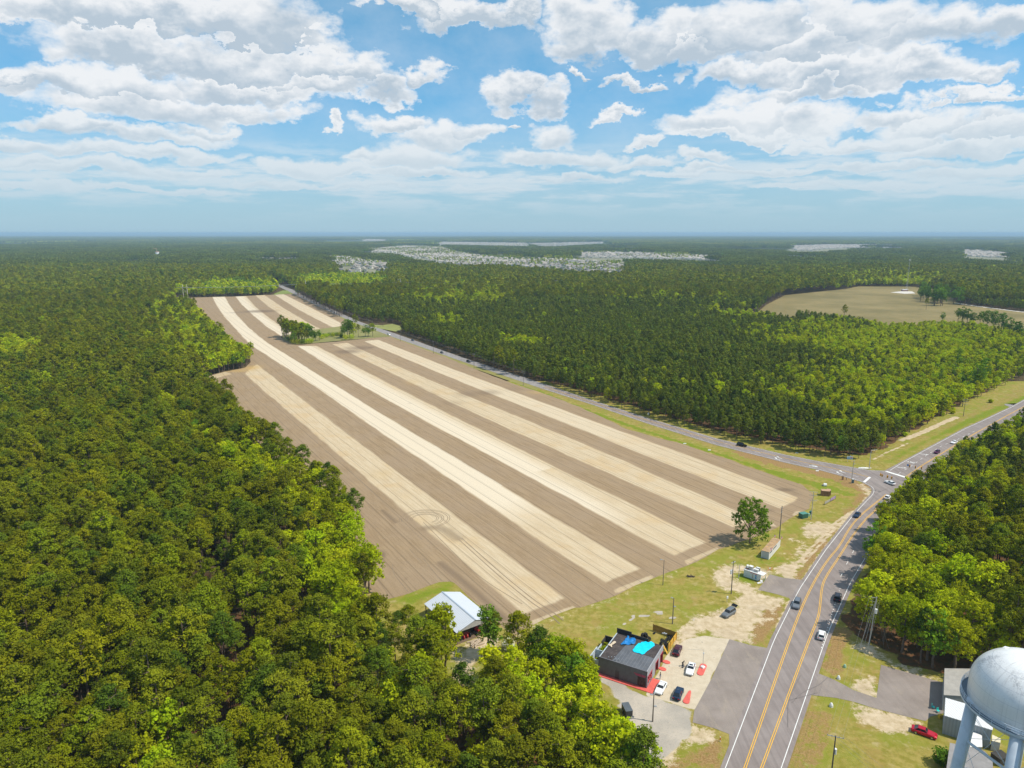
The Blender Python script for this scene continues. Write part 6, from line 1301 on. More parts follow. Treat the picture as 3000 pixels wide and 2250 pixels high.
g_ = P2(2417, 1424); t = empty('culvert', (g_[0], g_[1], 0), .5, 'white culvert mouth in the roadside ditch', 'culvert'); mb = MB(); mb.lathe([(.42, -.6), (.75, -.6), (.75, .6), (.42, .6), (.42, -.6)], 16); o = mb.build('pipe', WHITE, t); o.location = (0, 0, .45); o.rotation_euler = (R(90), 0, .7)
mb = MB(); mb.box(.2, .9, 0, 1.8, .25, .4); mb.build('headwall', CONCR, t)
# billboard, signs and signal gear
a = P2(2489, 1352.5); t = empty('billboard', (a[0], a[1], 0), -.05, 'small blue and white billboard on two legs beyond the junction', 'billboard'); hbz = height_of((2489, 1352.5), 1337)
for s in (-1, 1): mb = MB(); mb.tube((s * 1.0, 0, 0), (s * 1.0, 0, hbz - .2), .07, .07, 6); mb.build('leg', WHITE, t)
mb = MB(); mb.box(0, 0, hbz - 1.4, 2.6, .08, 1.4, 0); mb.box(0, -.05, hbz - 1.38, 2.5, .03, .35, 1); mb.box(.62, -.05, hbz - .75, .9, .03, .32, 2); mb.box(-.62, -.05, hbz - .72, .9, .03, .22, 1)
mb.build('board', [plain('pale_blue_board', (.45, .58, .66), .5), plain('blue_board', (.03, .20, .45), .5), plain('flag_red', (.55, .03, .05), .8)], t)
mb = MB(); mb.quadmesh([(-.1, 0, hbz), (.5, 0, hbz), (.2, 0, hbz + .45), (-.1, .08, hbz), (.5, .08, hbz), (.2, .08, hbz + .45)], [(0, 1, 2), (5, 4, 3), (0, 2, 5, 3), (1, 4, 5, 2)]); mb.build('peak', plain('pale_blue_board', (.45, .58, .66), .5), t)
boxthing('signal_cabinet', 2498, 1415, .8, .6, 1.7, .3, plain('dark_teal_cabinet', (.03, .09, .12), .4), 'dark signal cabinet with white foot at the base of the signal pole', 'cabinet', WHITE)
boxthing('brown_marker', 2468.5, 1406, .8, .3, 1.6, .2, plain('brown_sign_back', (.24, .15, .08), .8), 'brown roadside marker left of the signal pole', 'sign'); g_ = P2(2479, 1407); mb = MB(); mb.box(0, 0, 0, .16, .16, 1.3); tag(mb.build('marker_post', DGREY, None, loc=(g_[0], g_[1], 0)), 'short dark post between the brown marker and the signal pole', 'post')
AMB = plain('signal_yellow', (.80, .40, .01), .5, var=.05); SIGN_R = plain('dull_signal_red', (.30, .02, .01), .4)
sigs = [(2664.9, 1366, -.7, 'left traffic light of the far row, next to a blue street sign'), (2682, 1369, -.7, 'middle traffic light of the far row'), (2700, 1372, -.7, 'right traffic light of the far row'), (2579.5, 1391, .9, 'leftmost traffic light of the near row'), (2584, 1393.5, .9, 'second traffic light of the near row, overlapping the leftmost'), (2599.5, 1397, .5, 'third traffic light of the near row, counted from the left'), (2612, 1400, .5, 'rightmost traffic light of the near row')]
sp_pts = {0: [], 1: []}
for i, (px_, py_, rz, lb) in enumerate(sigs):
    zc = 5.6; g_ = P2(px_, py_, zc + .5); t = empty('traffic_light', (g_[0], g_[1], zc), rz, lb, 'traffic light'); mb = MB(); mb.box(0, 0, 0, .42, .32, 1.12); bevel(mb.build('housing', AMB, t), .03)
    for k in range(3): mb = MB(); mb.tube((0, -.16, .2 + k * .36), (0, -.34, .2 + k * .36), .13, .14, 12, caps=True); mb.build('lamp', [plain('dull_signal_green', (.01, .10, .05), .4), plain('dull_signal_amber', (.25, .12, .01), .4), SIGN_R][k], t)
    mb = MB(); mb.tube((0, 0, 1.1), (0, 0, 1.75), .03, .03, 6); mb.build('hanger', DGREY, t); sp_pts[0 if i < 3 else 1].append((g_[0], g_[1], zc + 1.7))
g_ = P2(2660, 1362.5, 6.2); mb = MB(); mb.box(0, 0, 0, .75, .04, .75); tag(mb.build('blue_sign', plain('blue_sign_face', (.05, .22, .55), .5), None, loc=(g_[0], g_[1], 5.8), rz=-.7), 'small blue street sign hanging beside the far row of traffic lights', 'sign')
farp = P2(2760, 1392); t = wires([(gI[0], gI[1], hI - 1)] + sp_pts[0] + [(farp[0], farp[1], 8.5)], 'span wire carrying the far row of traffic lights', (0,), .02, .004, 'span_wire'); wires([(gH[0], gH[1], hH - .6)] + sp_pts[1] + [(farp[0], farp[1], 8.2)], 'span wire carrying the near row of traffic lights', (0,), .02, .004, 'span_wire')
pole('signal_pole', (2760, 1392), 1350, 'signal pole hidden among the leaves right of the junction', 'signal pole', GREY, .15, Hh=9)
# meter post, stump heap, pedestals, marker
def meter(px, py, h_, label, m=WHITE, sx=.5):
    g_ = P2(px, py); t = empty('meter_post', (g_[0], g_[1], 0), .3, label, 'meter box'); mb = MB(); mb.box(0, 0, 0, .1, .1, h_); mb.build('post', PALEP, t); mb = MB(); mb.box(0, -.1, h_ - .75, sx, .22, .75); bevel(mb.build('box', m, t), .02)
meter(2129.5, 1764, 1.9, 'white meter box on a post beside the grey SUV')
for i, (px_, py_, s_, m_, lb) in enumerate(((2474.7, 1955, .7, LGREEN, 'pale green pedestal on the grass right of the highway'), (2456.6, 1989, .75, WHITE, 'white pedestal on the grass beside the driveway mouth'), (2435, 2070, .8, WHITE, 'white pedestal on the grass below the driveway'))):
    g_ = P2(px_, py_); mb = MB(); mb.lathe([(0, 0), (s_ * .55, 0), (s_ * .5, s_ * .6), (s_ * .25, s_ * 1.1), (0, s_ * 1.2)], 10); o = mb.build('pedestal', m_, None, loc=(g_[0], g_[1], 0)); tag(o, lb, 'pedestal')
g_ = P2(2109.5, 2172); t = empty('marker_flag', (g_[0], g_[1], 0), .2, 'red and white marker post on the brown grass at the lot corner', 'marker'); mb = MB(); mb.tube((0, 0, 0), (0, 0, 1.1), .09, .07, 8); mb.build('post', WHITE, t); mb = MB(); mb.tube((0, 0, .35), (0, 0, .85), .11, .1, 8); mb.build('band', plain('orange_band', (.75, .10, .03), .6), t)
g_ = P2(2255.5, 1671); t = empty('barricade', (g_[0], g_[1], 0), .2, 'orange and white crossed barricade on the sand beside the kiosk drive', 'barricade'); mb = MB(); mb.tube((-.9, 0, 0), (.9, 0, 1.1), .09, .09, 6); mb.tube((.9, .12, 0), (-.9, .12, 1.1), .09, .09, 6); mb.build('board', plain('orange_board', (.75, .28, .16), .7), t); mb = MB(); mb.box(0, .05, .4, .55, .2, .4); mb.build('panel', WHITE, t)
g_ = P2(2024, 1690); mb = MB(); r8 = random.Random(8)
for k in range(16): a_ = r8.uniform(0, 6.28); mb.tube((r8.uniform(-.8, .8), r8.uniform(-.4, .4), .05), (1.3 * math.cos(a_), .7 * math.sin(a_), r8.uniform(.1, .55)), r8.uniform(.08, .2), .06, 6)
tag(mb.build('stump_heap', plain('charred_wood', (.045, .032, .025), .95), None, loc=(g_[0], g_[1], 0)), 'dark heap of burnt stumps on the grass near the field edge', 'stump')
for i, (px_, py_) in enumerate(((2390, 1368.5), (2334, 1327.5), (2394, 1380), (2078, 1319), (2006, 1300))):
    g_ = P2(px_, py_); mb = MB(); mb.prism([(-.8, -.3), (.5, -.4), (.9, .3), (-.3, .5)], 0, .2); tag(mb.build('litter', WHITE, None, loc=(g_[0], g_[1], 0)), 'scrap of white litter lying on the side road verge', 'litter', 'litter along the side road')
g_ = P2(2531, 1371); mb = MB(); mb.prism([(-3.2, -.9), (1.5, -1.1), (3.4, -.2), (1.2, .9), (-1.8, .8)], 0, .12); bevel(mb.build('riprap', plain('pale_riprap', (.66, .64, .60), .9, var=.3, scale=2), None, loc=(g_[0], g_[1], 0)), .1).name = 'riprap'; tag(bpy.data.objects['riprap'], 'pale stone riprap slab by the street lamp beyond the junction', 'riprap')
for k in range(2): g_ = P2((1898.5, 1913.5)[k], 1500) if 0 else P2((1898.5, 1913.5)[k], 1218.5); 
g_ = P2(1898.5, 1222); t = empty('road_sign', (g_[0], g_[1], 0), .3, 'white road sign on a post at the edge of the pine plantation', 'sign'); mb = MB(); mb.tube((0, 0, 0), (0, 0, 2.6), .06, .06, 6); mb.build('post', GREY, t); mb = MB(); mb.box(0, -.06, 1.5, 1.0, .04, 1.1); mb.build('plate', WHITE, t)

# ------------------------------------------------------------------ people
def person(px, py, rz, label, shirt, trousers, pose=0, skin=(.10, .055, .035), hairc=(.012, .01, .01)):
    g_ = P2(px, py); root = empty('person', (g_[0], g_[1], .02), rz, label, 'person'); lean = (0, .55)[pose]
    def q(x, y, z):                                                 # lean the upper body forward about the hips
        if z <= .95: return (x, y, z)
        dz = z - .95; return (x + dz * math.sin(lean), y, .95 + dz * math.cos(lean))
    J = {'pel': (q(0, 0, .95), .14), 'sp': (q(.01, 0, 1.15), .13), 'ch': (q(0, 0, 1.36), .155), 'nk': (q(.01, 0, 1.50), .055), 'hd0': (q(.02, 0, 1.60), .085), 'hd1': (q(.03, 0, 1.70), .09), 'hd2': (q(.02, 0, 1.77), .06)}
    E = [('pel', 'sp'), ('sp', 'ch'), ('ch', 'nk'), ('nk', 'hd0'), ('hd0', 'hd1'), ('hd1', 'hd2')]
    for s, n in ((-1, 'r'), (1, 'l')):
        fw = .5 if pose else .06
        J['sh' + n] = (q(0, s * .19, 1.42), .06); J['el' + n] = (q(.02 + fw * .4, s * .25, 1.15), .042); J['wr' + n] = (q(.08 + fw, s * .23, .98 if not pose else 1.05), .028); J['pa' + n] = (q(.10 + fw * 1.15, s * .22, .91 if not pose else 1.0), .034)
        J['hip' + n] = ((0, s * .10, .90), .095); J['kn' + n] = ((.03, s * .12, .50), .062); J['an' + n] = ((-.01, s * .13, .09), .042); J['to' + n] = ((.16, s * .15, .04), .036)
        E += [('ch', 'sh' + n), ('sh' + n, 'el' + n), ('el' + n, 'wr' + n), ('wr' + n, 'pa' + n), ('pel', 'hip' + n), ('hip' + n, 'kn' + n), ('kn' + n, 'an' + n), ('an' + n, 'to' + n)]
        px0 = Vector(J['pa' + n][0])
        for k in range(5):
            a = Vector(((.03, .03, .028, .022, -.01)[k], s * (-.03 + .02 * k if k < 4 else -.045), (-.07, -.085, -.09, -.08, -.03)[k])); J['f%s%d' % (n, k)] = (tuple(px0 + a * .6), .0095); J['g%s%d' % (n, k)] = (tuple(px0 + a * 1.15 + Vector((.012, 0, 0))), .008); E += [('pa' + n, 'f%s%d' % (n, k)), ('f%s%d' % (n, k), 'g%s%d' % (n, k))]
    def skin_mesh(name, keys, edges, grow, m, parent, root_key):
        ks = list(keys); me = bpy.data.meshes.new(name); me.from_pydata([J[k][0] for k in ks], [(ks.index(a), ks.index(b)) for a, b in edges if a in ks and b in ks], []); me.materials.append(m)
        o = link(bpy.data.objects.new(name, me), parent); o.modifiers.new('skin', 'SKIN'); sv_ = me.skin_vertices[0].data
        for i, k in enumerate(ks): r_ = J[k][1] + grow; sv_[i].radius = (r_, r_); sv_[i].use_root = (k == root_key)
        o.modifiers.new('sub', 'SUBSURF').levels = 1; o.modifiers['sub'].render_levels = 1; return o
    body = skin_mesh('body', J.keys(), E, 0, plain('skin_' + name_of(skin), skin, .6, var=.03), root, 'pel')
    up_ = [k for k in J if k in ('pel', 'sp', 'ch') or k[:2] in ('sh', 'el')]; lo = [k for k in J if k == 'pel' or k[:3] == 'hip' or k[:2] in ('kn', 'an')]
    skin_mesh('shirt', up_, E, .018, shirt, root, 'pel'); skin_mesh('trousers', lo, E, .02, trousers, root, 'pel')
    mb = MB(); mb.lathe([(0, .13), (.07, .10), (.10, .04), (.095, -.02)], 12, c=tuple(q(.0, 0, 1.70))); mb.build('hair', plain('black_hair', hairc, .8), root, smooth=True)
    fx = MB(); h0 = q(.11, 0, 1.67); fx.tube(h0, (h0[0] + .03, h0[1], h0[2] - .02), .018, .012, 6)
    for s in (-1, 1): e_ = q(.105, s * .033, 1.695); fx.tube(e_, (e_[0] + .008, e_[1], e_[2]), .012, .010, 6); r_ = q(.02, s * .088, 1.67); fx.tube(r_, (r_[0], r_[1] + s * .018, r_[2]), .03, .022, 6)
    m_ = q(.105, 0, 1.625); fx.box(m_[0], m_[1], m_[2], .012, .045, .012); fx.build('face', plain('face_tone', tuple(c * .7 for c in skin), .6), root)
def name_of(c): return 'tone'
person(1934.2, 1989.6, 2.6, 'person in dark top and pale trousers walking in front of the shop bay', plain('dark_shirt', (.02, .02, .028), .9), plain('pale_trousers', (.38, .40, .45), .9))
person(1999.5, 1951.5, -.9, 'person in black bending beside the door of the white sedan', plain('black_shirt', (.012, .012, .014), .9), plain('black_trousers', (.03, .03, .035), .9), 1)
g_ = P2(2001.5, 1954.5); t = empty('trolley_jack', (g_[0], g_[1], 0), .9, 'dark jack and wheel on the concrete at the feet of the bending person', 'jack'); mb = MB(); mb.box(0, 0, .05, .9, .35, .2); mb.tube((-.4, 0, .2), (-1.0, 0, .8), .03, .03, 6); mb.build('frame', DGREY, t); mb = MB(); mb.tube((.5, .2, .12), (.5, .45, .12), .3, n=14); mb.build('wheel', BLACK, t)
# ------------------------------------------------------------------ water tower
TX, TY = 79.55, 95.04
tw = empty('water_tower', (TX, TY, 0), 0, 'weathered white water tower with a railed balcony in the bottom right corner', 'water tower')
def tank_material():
    m, nt, b = material('weathered_white_tank'); p = nt.objco(); x, y, z = nt.xyz(p)
    an = nt.math('ARCTAN2', y, x); rr = nt.math('SQRT', nt.add(nt.mul(x, x), nt.mul(y, y)))
    st = nt.noise(nt.comb(nt.mul(an, 7), nt.mul(rr, .22), 0.0), 1.6, 5, .65)             # grime that runs down from the vent
    sp = nt.noise(p, 5.0, 6, .8); big = nt.noise(p, .35, 4, .6); band = nt.mul(nt.step(rr, 3.2, 5.4), nt.rng(rr, 6.2, 7.4, 1, .15))
    c = nt.mix(nt.mul(nt.step(st, .50, .72), nt.mul(nt.step(rr, .6, 3.0), .55)), (.80, .80, .79), (.42, .40, .37))
    c = nt.mix(nt.mul(nt.mul(nt.step(nt.add(nt.mul(sp, .6), nt.mul(big, .5)), .52, .66), band), .7), c, (.20, .21, .23))
    c = nt.mix(nt.mul(nt.step(sp, .66, .72), .35), c, (.30, .29, .28))
    c = nt.mix(nt.mul(nt.step(nt.noise(nt.vmul(p, (1, 1, .12)), 1.1, 4, .6), .5, .75), .25), c, (.55, .58, .60))
    for zl_ in (31.6, 33.6, 35.6, 37.2): c = nt.mix(nt.mul(nt.step(nt.math('ABSOLUTE', nt.sub(z, zl_)), .05, .0), .5), c, (.33, .36, .40))
    sm_ = nt.math('ABSOLUTE', nt.sub(nt.math('FRACT', nt.mul(an, 12 / 6.2832)), .5)); c = nt.mix(nt.mul(nt.step(sm_, .012, .0), .35), c, (.33, .36, .40))
    nt.put(b.inputs['Base Color'], c); b.inputs['Roughness'].default_value = .30; b.inputs['Specular IOR Level'].default_value = .55; return m
TANKM = tank_material(); TWB = plain('tower_steel_paint', (.54, .62, .70), .3, var=.1, scale=.5, dirt=(.35, .40, .46, .4))
RB = 8.44; RT = 7.55; zb = 30.0; zt = 38.45; zc = 32.7
prof = [(RT, zb + .05), (RT, zc - .4)] + [(RT * math.cos(a) ** .85, zc + (zt - zc) * math.sin(a) ** 1.05) for a in np.linspace(.04, math.pi / 2 - .02, 26)] + [(.03, zt)]
mb = MB(); mb.lathe(prof, 96); mb.build('tank', TANKM, tw, smooth=True)
bowl = [(RT, zb + .05)] + [(RT * math.cos(a), zb - 3.6 * math.sin(a)) for a in np.linspace(.05, 1.35, 14)] + [(.85, zb - 3.9)]
mb = MB(); mb.lathe(bowl, 72); mb.build('bowl', TWB, tw, smooth=True)
mb = MB(); mb.lathe([(RT + .02, zb), (RB, zb), (RB, zb - .14), (RT - .02, zb - .22)], 72, 1); mb.lathe([(RB + .02, zb + .10), (RB + .05, zb + .10), (RB + .05, zb - .22), (RB + .02, zb - .22)], 72); bal = mb.build('balcony', [TWB, plain('shaded_walkway', (.13, .17, .21), .6)], tw)  # walkway colour darkened to paint in the shadow gap behind the railing
mb = MB(); n = 72
for hz_ in (.38, .72, 1.08):
    ring = [((RB - .03) * math.cos(2 * math.pi * k / n), (RB - .03) * math.sin(2 * math.pi * k / n), zb + hz_) for k in range(n + 1)]; mb.path(ring, .045, 5)
for k in range(28): a = 2 * math.pi * k / 28; mb.tube(((RB - .03) * math.cos(a), (RB - .03) * math.sin(a), zb), ((RB - .03) * math.cos(a), (RB - .03) * math.sin(a), zb + 1.1), .05, .05, 5)
mb.build('railing', TWB, bal)
LEG = [math.radians(a) for a in (169, 228, 289, 349, 49, 109)]
for i, a in enumerate(LEG):
    mb = MB(); top = (7.25 * math.cos(a), 7.25 * math.sin(a), zb + .3); bot = (9.3 * math.cos(a), 9.3 * math.sin(a), 0); mb.tube(bot, top, .80, .80, 24); lg = mb.build('leg', TWB, tw, smooth=False)
    for p_ in lg.data.polygons: p_.use_smooth = len(p_.vertices) == 4
for lv in (23.2, 12.0):
    for i in range(6):
        a, b_ = LEG[i], LEG[(i + 1) % 6]; r_ = 9.3 + (7.25 - 9.3) * lv / (zb + .3); mb = MB(); mb.tube((r_ * math.cos(a), r_ * math.sin(a), lv), (r_ * math.cos(b_), r_ * math.sin(b_), lv), .22, .22, 12); mb.build('strut', TWB, tw)
for (l0, l1) in ((23.2, 28.6), (12.0, 23.2), (1, 12.0)):
    for i in range(6):
        a, b_ = LEG[i], LEG[(i + 1) % 6]; rf_ = lambda l: 9.3 + (7.25 - 9.3) * l / (zb + .3); mb = MB()
        mb.tube((rf_(l0) * math.cos(a), rf_(l0) * math.sin(a), l0), (rf_(l1) * math.cos(b_), rf_(l1) * math.sin(b_), l1), .035, .035, 5); mb.tube((rf_(l0) * math.cos(b_), rf_(l0) * math.sin(b_), l0), (rf_(l1) * math.cos(a), rf_(l1) * math.sin(a), l1), .035, .035, 5); mb.build('tie_rod', TWB, tw)
mb = MB(); mb.tube((0, 0, 0), (0, 0, zb - 3.5), .85, .85, 24); mb.build('riser', TWB, tw)
mb = MB(); mb.lathe([(.0, .55), (.35, .5), (.42, .3), (.3, .22), (.3, 0)], 16, c=(0, 0, zt - .05)); mb.build('vent', GREY, tw)
mb = MB(); mb.lathe([(.0, .35), (.45, .3), (.5, 0)], 16, c=(-1.0, 3.9, zt - 1.05)); mb.path([(-1.6, 4.2, zt - .9), (-.9, 4.6, zt - .9), (-.4, 4.1, zt - .9)], .05, 5); mb.build('hatch', WHITE, tw)

# ------------------------------------------------------------------ metal sheds beside the tower
SHW = ribbed('white_ribbed_sheet', 0, (.74, .74, .75), .62, 'X'); TANR = plain('weathered_tin_roof', (.36, .335, .30), .8, scale=.6, var=.15, dirt=(.23, .20, .18, .5)); SHG = ribbed('blue_grey_sheet', 0, (.33, .38, .42), .62, 'X')
def shed(name, pts, hgt, roofm, wallm, label, gable=None, cat='shed'):
    """flat building whose roof outline shows at these pixels at height hgt"""
    P_ = GP(pts, hgt); c_ = P_.mean(0); t = empty(name, (c_[0], c_[1], 0), 0, label, cat); Q_ = P_ - c_
    if np.cross(Q_[1] - Q_[0], Q_[2] - Q_[1]) < 0: Q_ = Q_[::-1]
    mb = MB(); mb.prism(Q_ * .985, 0, hgt - .14); mb.build('walls', wallm, t); mb = MB(); mb.prism(Q_, hgt - .14, hgt); mb.build('roof', roofm, t); return t
shed('tan_roofed_shed', [(2767.5, 1958), (2868, 1959), (2866, 2041), (2765, 2036)], 3.9, TANR, plain('grey_tin_wall', (.30, .31, .32), .8), 'shed with a faded tan tin roof partly behind the water tower tank')
t = shed('white_ribbed_shed', [(2770, 2044), (2915, 2086), (2908, 2139), (2767, 2096)], 4.3, SHW, SHG, 'shed with a bright white ribbed roof and blue grey wall')
g_ = P2(2764, 2100); mb = MB(); mb.box(-.1, 0, 0, .15, .15, 4.0); mb.build('downpipe', GREY, t)
shed('small_white_shed', [(2842, 2143), (2858, 2145), (2877, 2155), (2878, 2188), (2842, 2188)], 2.7, plain('white_shed_roof', (.74, .72, .70), .6), SHG, 'small white roofed shed between the legs of the water tower')
shed('grey_flat_building', [(2783, 2176), (2842, 2188), (2884, 2200), (2908, 2224), (2912, 2330), (2762, 2330)], 3.3, plain('grey_membrane_roof', (.27, .255, .25), .85, scale=.4, var=.12, dirt=(.5, .48, .46, .25)), plain('pale_wall', (.5, .5, .5), .8), 'flat grey roofed building below the water tower in the corner', cat='building')
shed('cream_canopy', [(2907, 2152), (2932, 2164), (2931, 2176), (2906, 2170)], 2.2, plain('cream_boards', (.66, .58, .42), .85), plain('pale_wall', (.5, .5, .5), .8), 'small cream boarded canopy right of the white sheds', cat='shelter')
for i, (px_, py_, rz) in enumerate(((2733, 2076, .9), (2748, 2088, .2))):
    g_ = P2(px_, py_); t = empty('garden_chair', (g_[0], g_[1], .06), rz, ['teal garden chair on the grey lot at the edge of the shed shadow', 'teal garden chair closer to the shed wall'][i], 'chair'); TE = plain('teal_plastic', (.02, .50, .47), .5)
    mb = MB(); mb.box(0, 0, .42, .55, .55, .06); mb.build('seat', TE, t); mb = MB(); mb.box(0, .27, .45, .55, .06, .55); mb.build('backrest', TE, t)
    for sx in (-.22, .22):
        for sy in (-.22, .22): mb = MB(); mb.tube((sx, sy, 0), (sx, sy, .43), .035, .03, 6); mb.build('leg', TE, t)
for i, (px_, py_) in enumerate(((2762, 2104),)): g_ = P2(px_ - 6, py_); boxthing('yellow_crate', px_ - 8, py_, .7, .5, .8, .2, plain('yellow_crate_paint', (.60, .40, .03), .6), 'small yellow crate against the wall of the white ribbed shed', 'crate')
q = P2(2758, 2240); bush(q[0], q[1], 2.4, 3.6, 'dark round bush on the lawn beside the flat grey building', LEAFD, 60)
q = P2(2952, 2242); boxthing('dark_tank', 2928, 2232, 2.6, 2.0, 1.6, .3, plain('dark_tank_paint', (.04, .035, .03), .7), 'dark square tank on the grass between the water tower legs', 'tank')

# ------------------------------------------------------------------ single trees that stand apart
def big_crown(seed, mt, rad_=5.6, Hh=15.0, nl=34):
    rg = np.random.default_rng(seed); th = rg.uniform(0, 6.283, nl); zz = rg.uniform(3.4, Hh - 1.8, nl); pr = np.sqrt(np.clip(1 - ((zz - 6.8) / 8.4) ** 2, .05, 1)); rr = np.sqrt(rg.uniform(.25, 1, nl)) * (rad_ - 1.3) * pr
    L = np.c_[rr * np.cos(th), rr * np.sin(th), zz]; LR = rg.uniform(1.1, 2.0, nl); nc = 10; u_ = rg.normal(size=(nl, nc, 3)); u_ /= np.linalg.norm(u_, axis=2)[:, :, None]
    C = (L[:, None, :] + u_ * LR[:, None, None] * rg.uniform(.6, 1.08, (nl, nc, 1))).reshape(-1, 3); v, k = leaf_quads(C, np.full(len(C), .6) * rg.uniform(.6, 1.2, len(C)), 15, .38, rg, .45, .85, .75); return geo_mesh('crown', v, k, mt)
q = P2(2196, 1592); t = empty('broadleaf_tree', (q[0], q[1], 0), 0, 'lone full crowned leafy tree at the field corner beside the white container', 'tree')
mb = trunk_mb('leaf', 99)
for k in range(8): a = k * .8; mb.tube((0, 0, 2.5 + k * .5), (3.4 * math.cos(a), 3.4 * math.sin(a), 6 + k * .8), .16, .05, 6)
mb.build('trunk', BARK, t); LONE = leaf_material('oak_leaves', (0.130, 0.225, 0.012), (0.150, 0.235, 0.012), (0.115, 0.20, 0.015), .3)
link(bpy.data.objects.new('crown', big_crown(5, LONE, 7.0, 16.5, 56)), t)
def lone(px, py, g, s, label, cat='tree', sz=1.0, name=None, group=None):
    q = P2(px, py); return tree(name or ('pine_tree' if g in ('pine', 'young') else 'broadleaf_tree'), g, int(rgw.integers(NV)), q[0], q[1], s, float(rgw.uniform(0, 6.28)), label, 'pine tree' if g in ('pine', 'young') else cat, group, sz)
# clumps of the grassy island in the striped field
lone(840, 994, 'leaf', 1.05, 'slim pale green tree at the left tip of the island in the field', sz=1.25)
for i, (x, y, g, s) in enumerate(((862, 1002, 'leaf', 1.25), (876, 1004, 'leaf', 1.35), (892, 1003, 'leaf', 1.35), (905, 1003, 'leafd', 1.25), (914, 1000, 'leafd', 1.2), (884, 996, 'leaf', 1.4), (899, 996, 'leaf', 1.3), (868, 994, 'leaf', 1.2))):
    lone(x, y, g, s, 'rounded leafy tree in the dense clump on the island in the striped field', group='clump on the field island')
lone(925, 1000, 'leafd', .7, 'small dark tree just right of the dense clump on the field island'); lone(936, 998, 'leafd', .8, 'small tree with thin crown in the middle left of the field island')
for i, (x, y, g, s) in enumerate(((1010, 991, 'leafd', 1.25), (1024, 990, 'leafd', 1.4), (1036, 989, 'leaf', 1.2), (1018, 984, 'leafd', 1.3))): lone(x, y, g, s, 'deep green spreading tree in the middle right of the field island', group='spreading trees on the field island')
lone(1041, 972, 'pine', 1.15, 'tall dark pine beside the road at the field island'); lone(1050, 988, 'pine', .8, 'smaller pine right of the spreading trees on the field island')
for x, y, g, s in ((1070, 988, 'leafd', .95), (1079, 987, 'leafd', .9)): lone(x, y, g, s, 'small dark tree of the pair near the road end of the island', group='pair near the road end of the island')
lone(1092, 986, 'leaf', 1.05, 'light green tree nearest the road on the field island')
for i, (x, y) in enumerate(((948, 986), (957, 988), (966, 984), (975, 986), (985, 983), (996, 984), (1000, 988), (943, 993))):
    q = P2(x, y); bush(q[0], q[1], 3.0 + (i % 3), 3.4 + (i % 2), 'scrubby bush in the rough grass of the field island', (LEAFD, LEAF)[i % 2], 70 + i, group='bushes on the field island')
for i, (x, y) in enumerate(((860, 1008), (874, 1009), (888, 1009), (901, 1008), (913, 1006), (848, 1000), (1012, 995), (1030, 994))):
    q = P2(x, y); bush(q[0], q[1], 4.2, 6.0, 'leafy skirt of low growth under the trees of the field island', (LEAF, LEAF, LEAFD)[i % 3], 170 + i, group='low growth under the island trees')
# trees on the open side of road B, the meadow and the far verge
for i, (x, y, g, s) in enumerate(((800, 851, 'leaf', 1.0), (812, 846, 'leaf', 1.1), (822, 838, 'leaf', 1.05), (790, 856, 'leaf', 1.0), (806, 840, 'leaf', 1.2), (832, 833, 'leaf', 1.1), (845, 835, 'pine', 1.1), (856, 838, 'pine', 1.1))):
    lone(x, y, g, s, 'olive tinted tree beside the meadow at the far end of the side road', group='trees beside the far meadow')
lone(1122, 958, 'pine', .7, 'small bushy pine alone on the cleared verge of the side road')
# grove in the hay field
r9 = np.random.default_rng(4)
for i in range(34):
    x = r9.uniform(2690, 2820); y = 884 + (x - 2692) * .09 + r9.uniform(-20, 8) - (8 if x < 2712 else 0); lone(x, y, 'leafd', r9.uniform(1.5, 1.85), 'large green tree in the round grove standing in the hay field', group='grove in the hay field')
lone(2713, 907, 'pine', .95, 'small dark pine in front of the grove in the hay field')
for i, (x, y, s) in enumerate(((2806, 945, 1.3), (2818, 948, 1.5), (2832, 949, 1.4), (2850, 953, 1.1), (2870, 956, 1.3), (2890, 962, 1.5), (2910, 968, 1.6), (2932, 976, 1.6), (2955, 985, 1.5), (2980, 995, 1.4), (2760, 944, .9))):
    lone(x, y, 'leafd', s, 'large green tree in the hedge along the near side of the hay field', group='hedge trees along the hay field')
lone(2472, 941, 'pine', 1.2, 'broad dark pine standing above the hem of the hay field'); lone(2218, 915, 'pine', 1.3, 'dark pine at the left tip of the hay field')
for i, (x, y, s, lb) in enumerate(((2855, 1150, 1.5, 'large dark leafy tree behind the highway pole beyond the junction'), (2875, 1130, 1.5, 'large dark leafy tree right of the highway pole beyond the junction'))): lone(x, y, 'leafd', s, lb)
for i, (px_, py_) in enumerate(((2760, 1218), (2792, 1206), (2902, 1180), (2650, 1278), (2790, 1212))):
    q = P2(px_, py_); bush(q[0], q[1], 1.8, 2.6, 'low yellow green bush on the verge at the plantation hem', LEAF, 90 + i, group='bushes at the plantation hem')
# leafy hem of the near wood facing the shop
for i, (x, y, s_) in enumerate(((1700, 1985, 1.1), (1722, 2010, 1.15), (1730, 2045, 1.1), (1718, 1960, 1.0), (1752, 2125, 1.1), (1785, 2152, 1.15), (1822, 2180, 1.1), (1855, 2210, 1.15), (1880, 2240, 1.1), (1670, 1935, 1.1), (1640, 1925, 1.1), (1725, 2085, 1.0), (1770, 2180, 1.1), (1820, 2215, 1.1), (1600, 1925, 1.05), (1560, 1915, 1.0))):
    q = P2(x - 10, y, 9.5); tree('broadleaf_tree', 'leaf' if i % 4 else 'leafd', i % NV, q[0], q[1], s_, i * 1.3, 'full leafy tree in the front row of the wood facing the grey shop', 'tree', 'front row of the wood facing the shop')
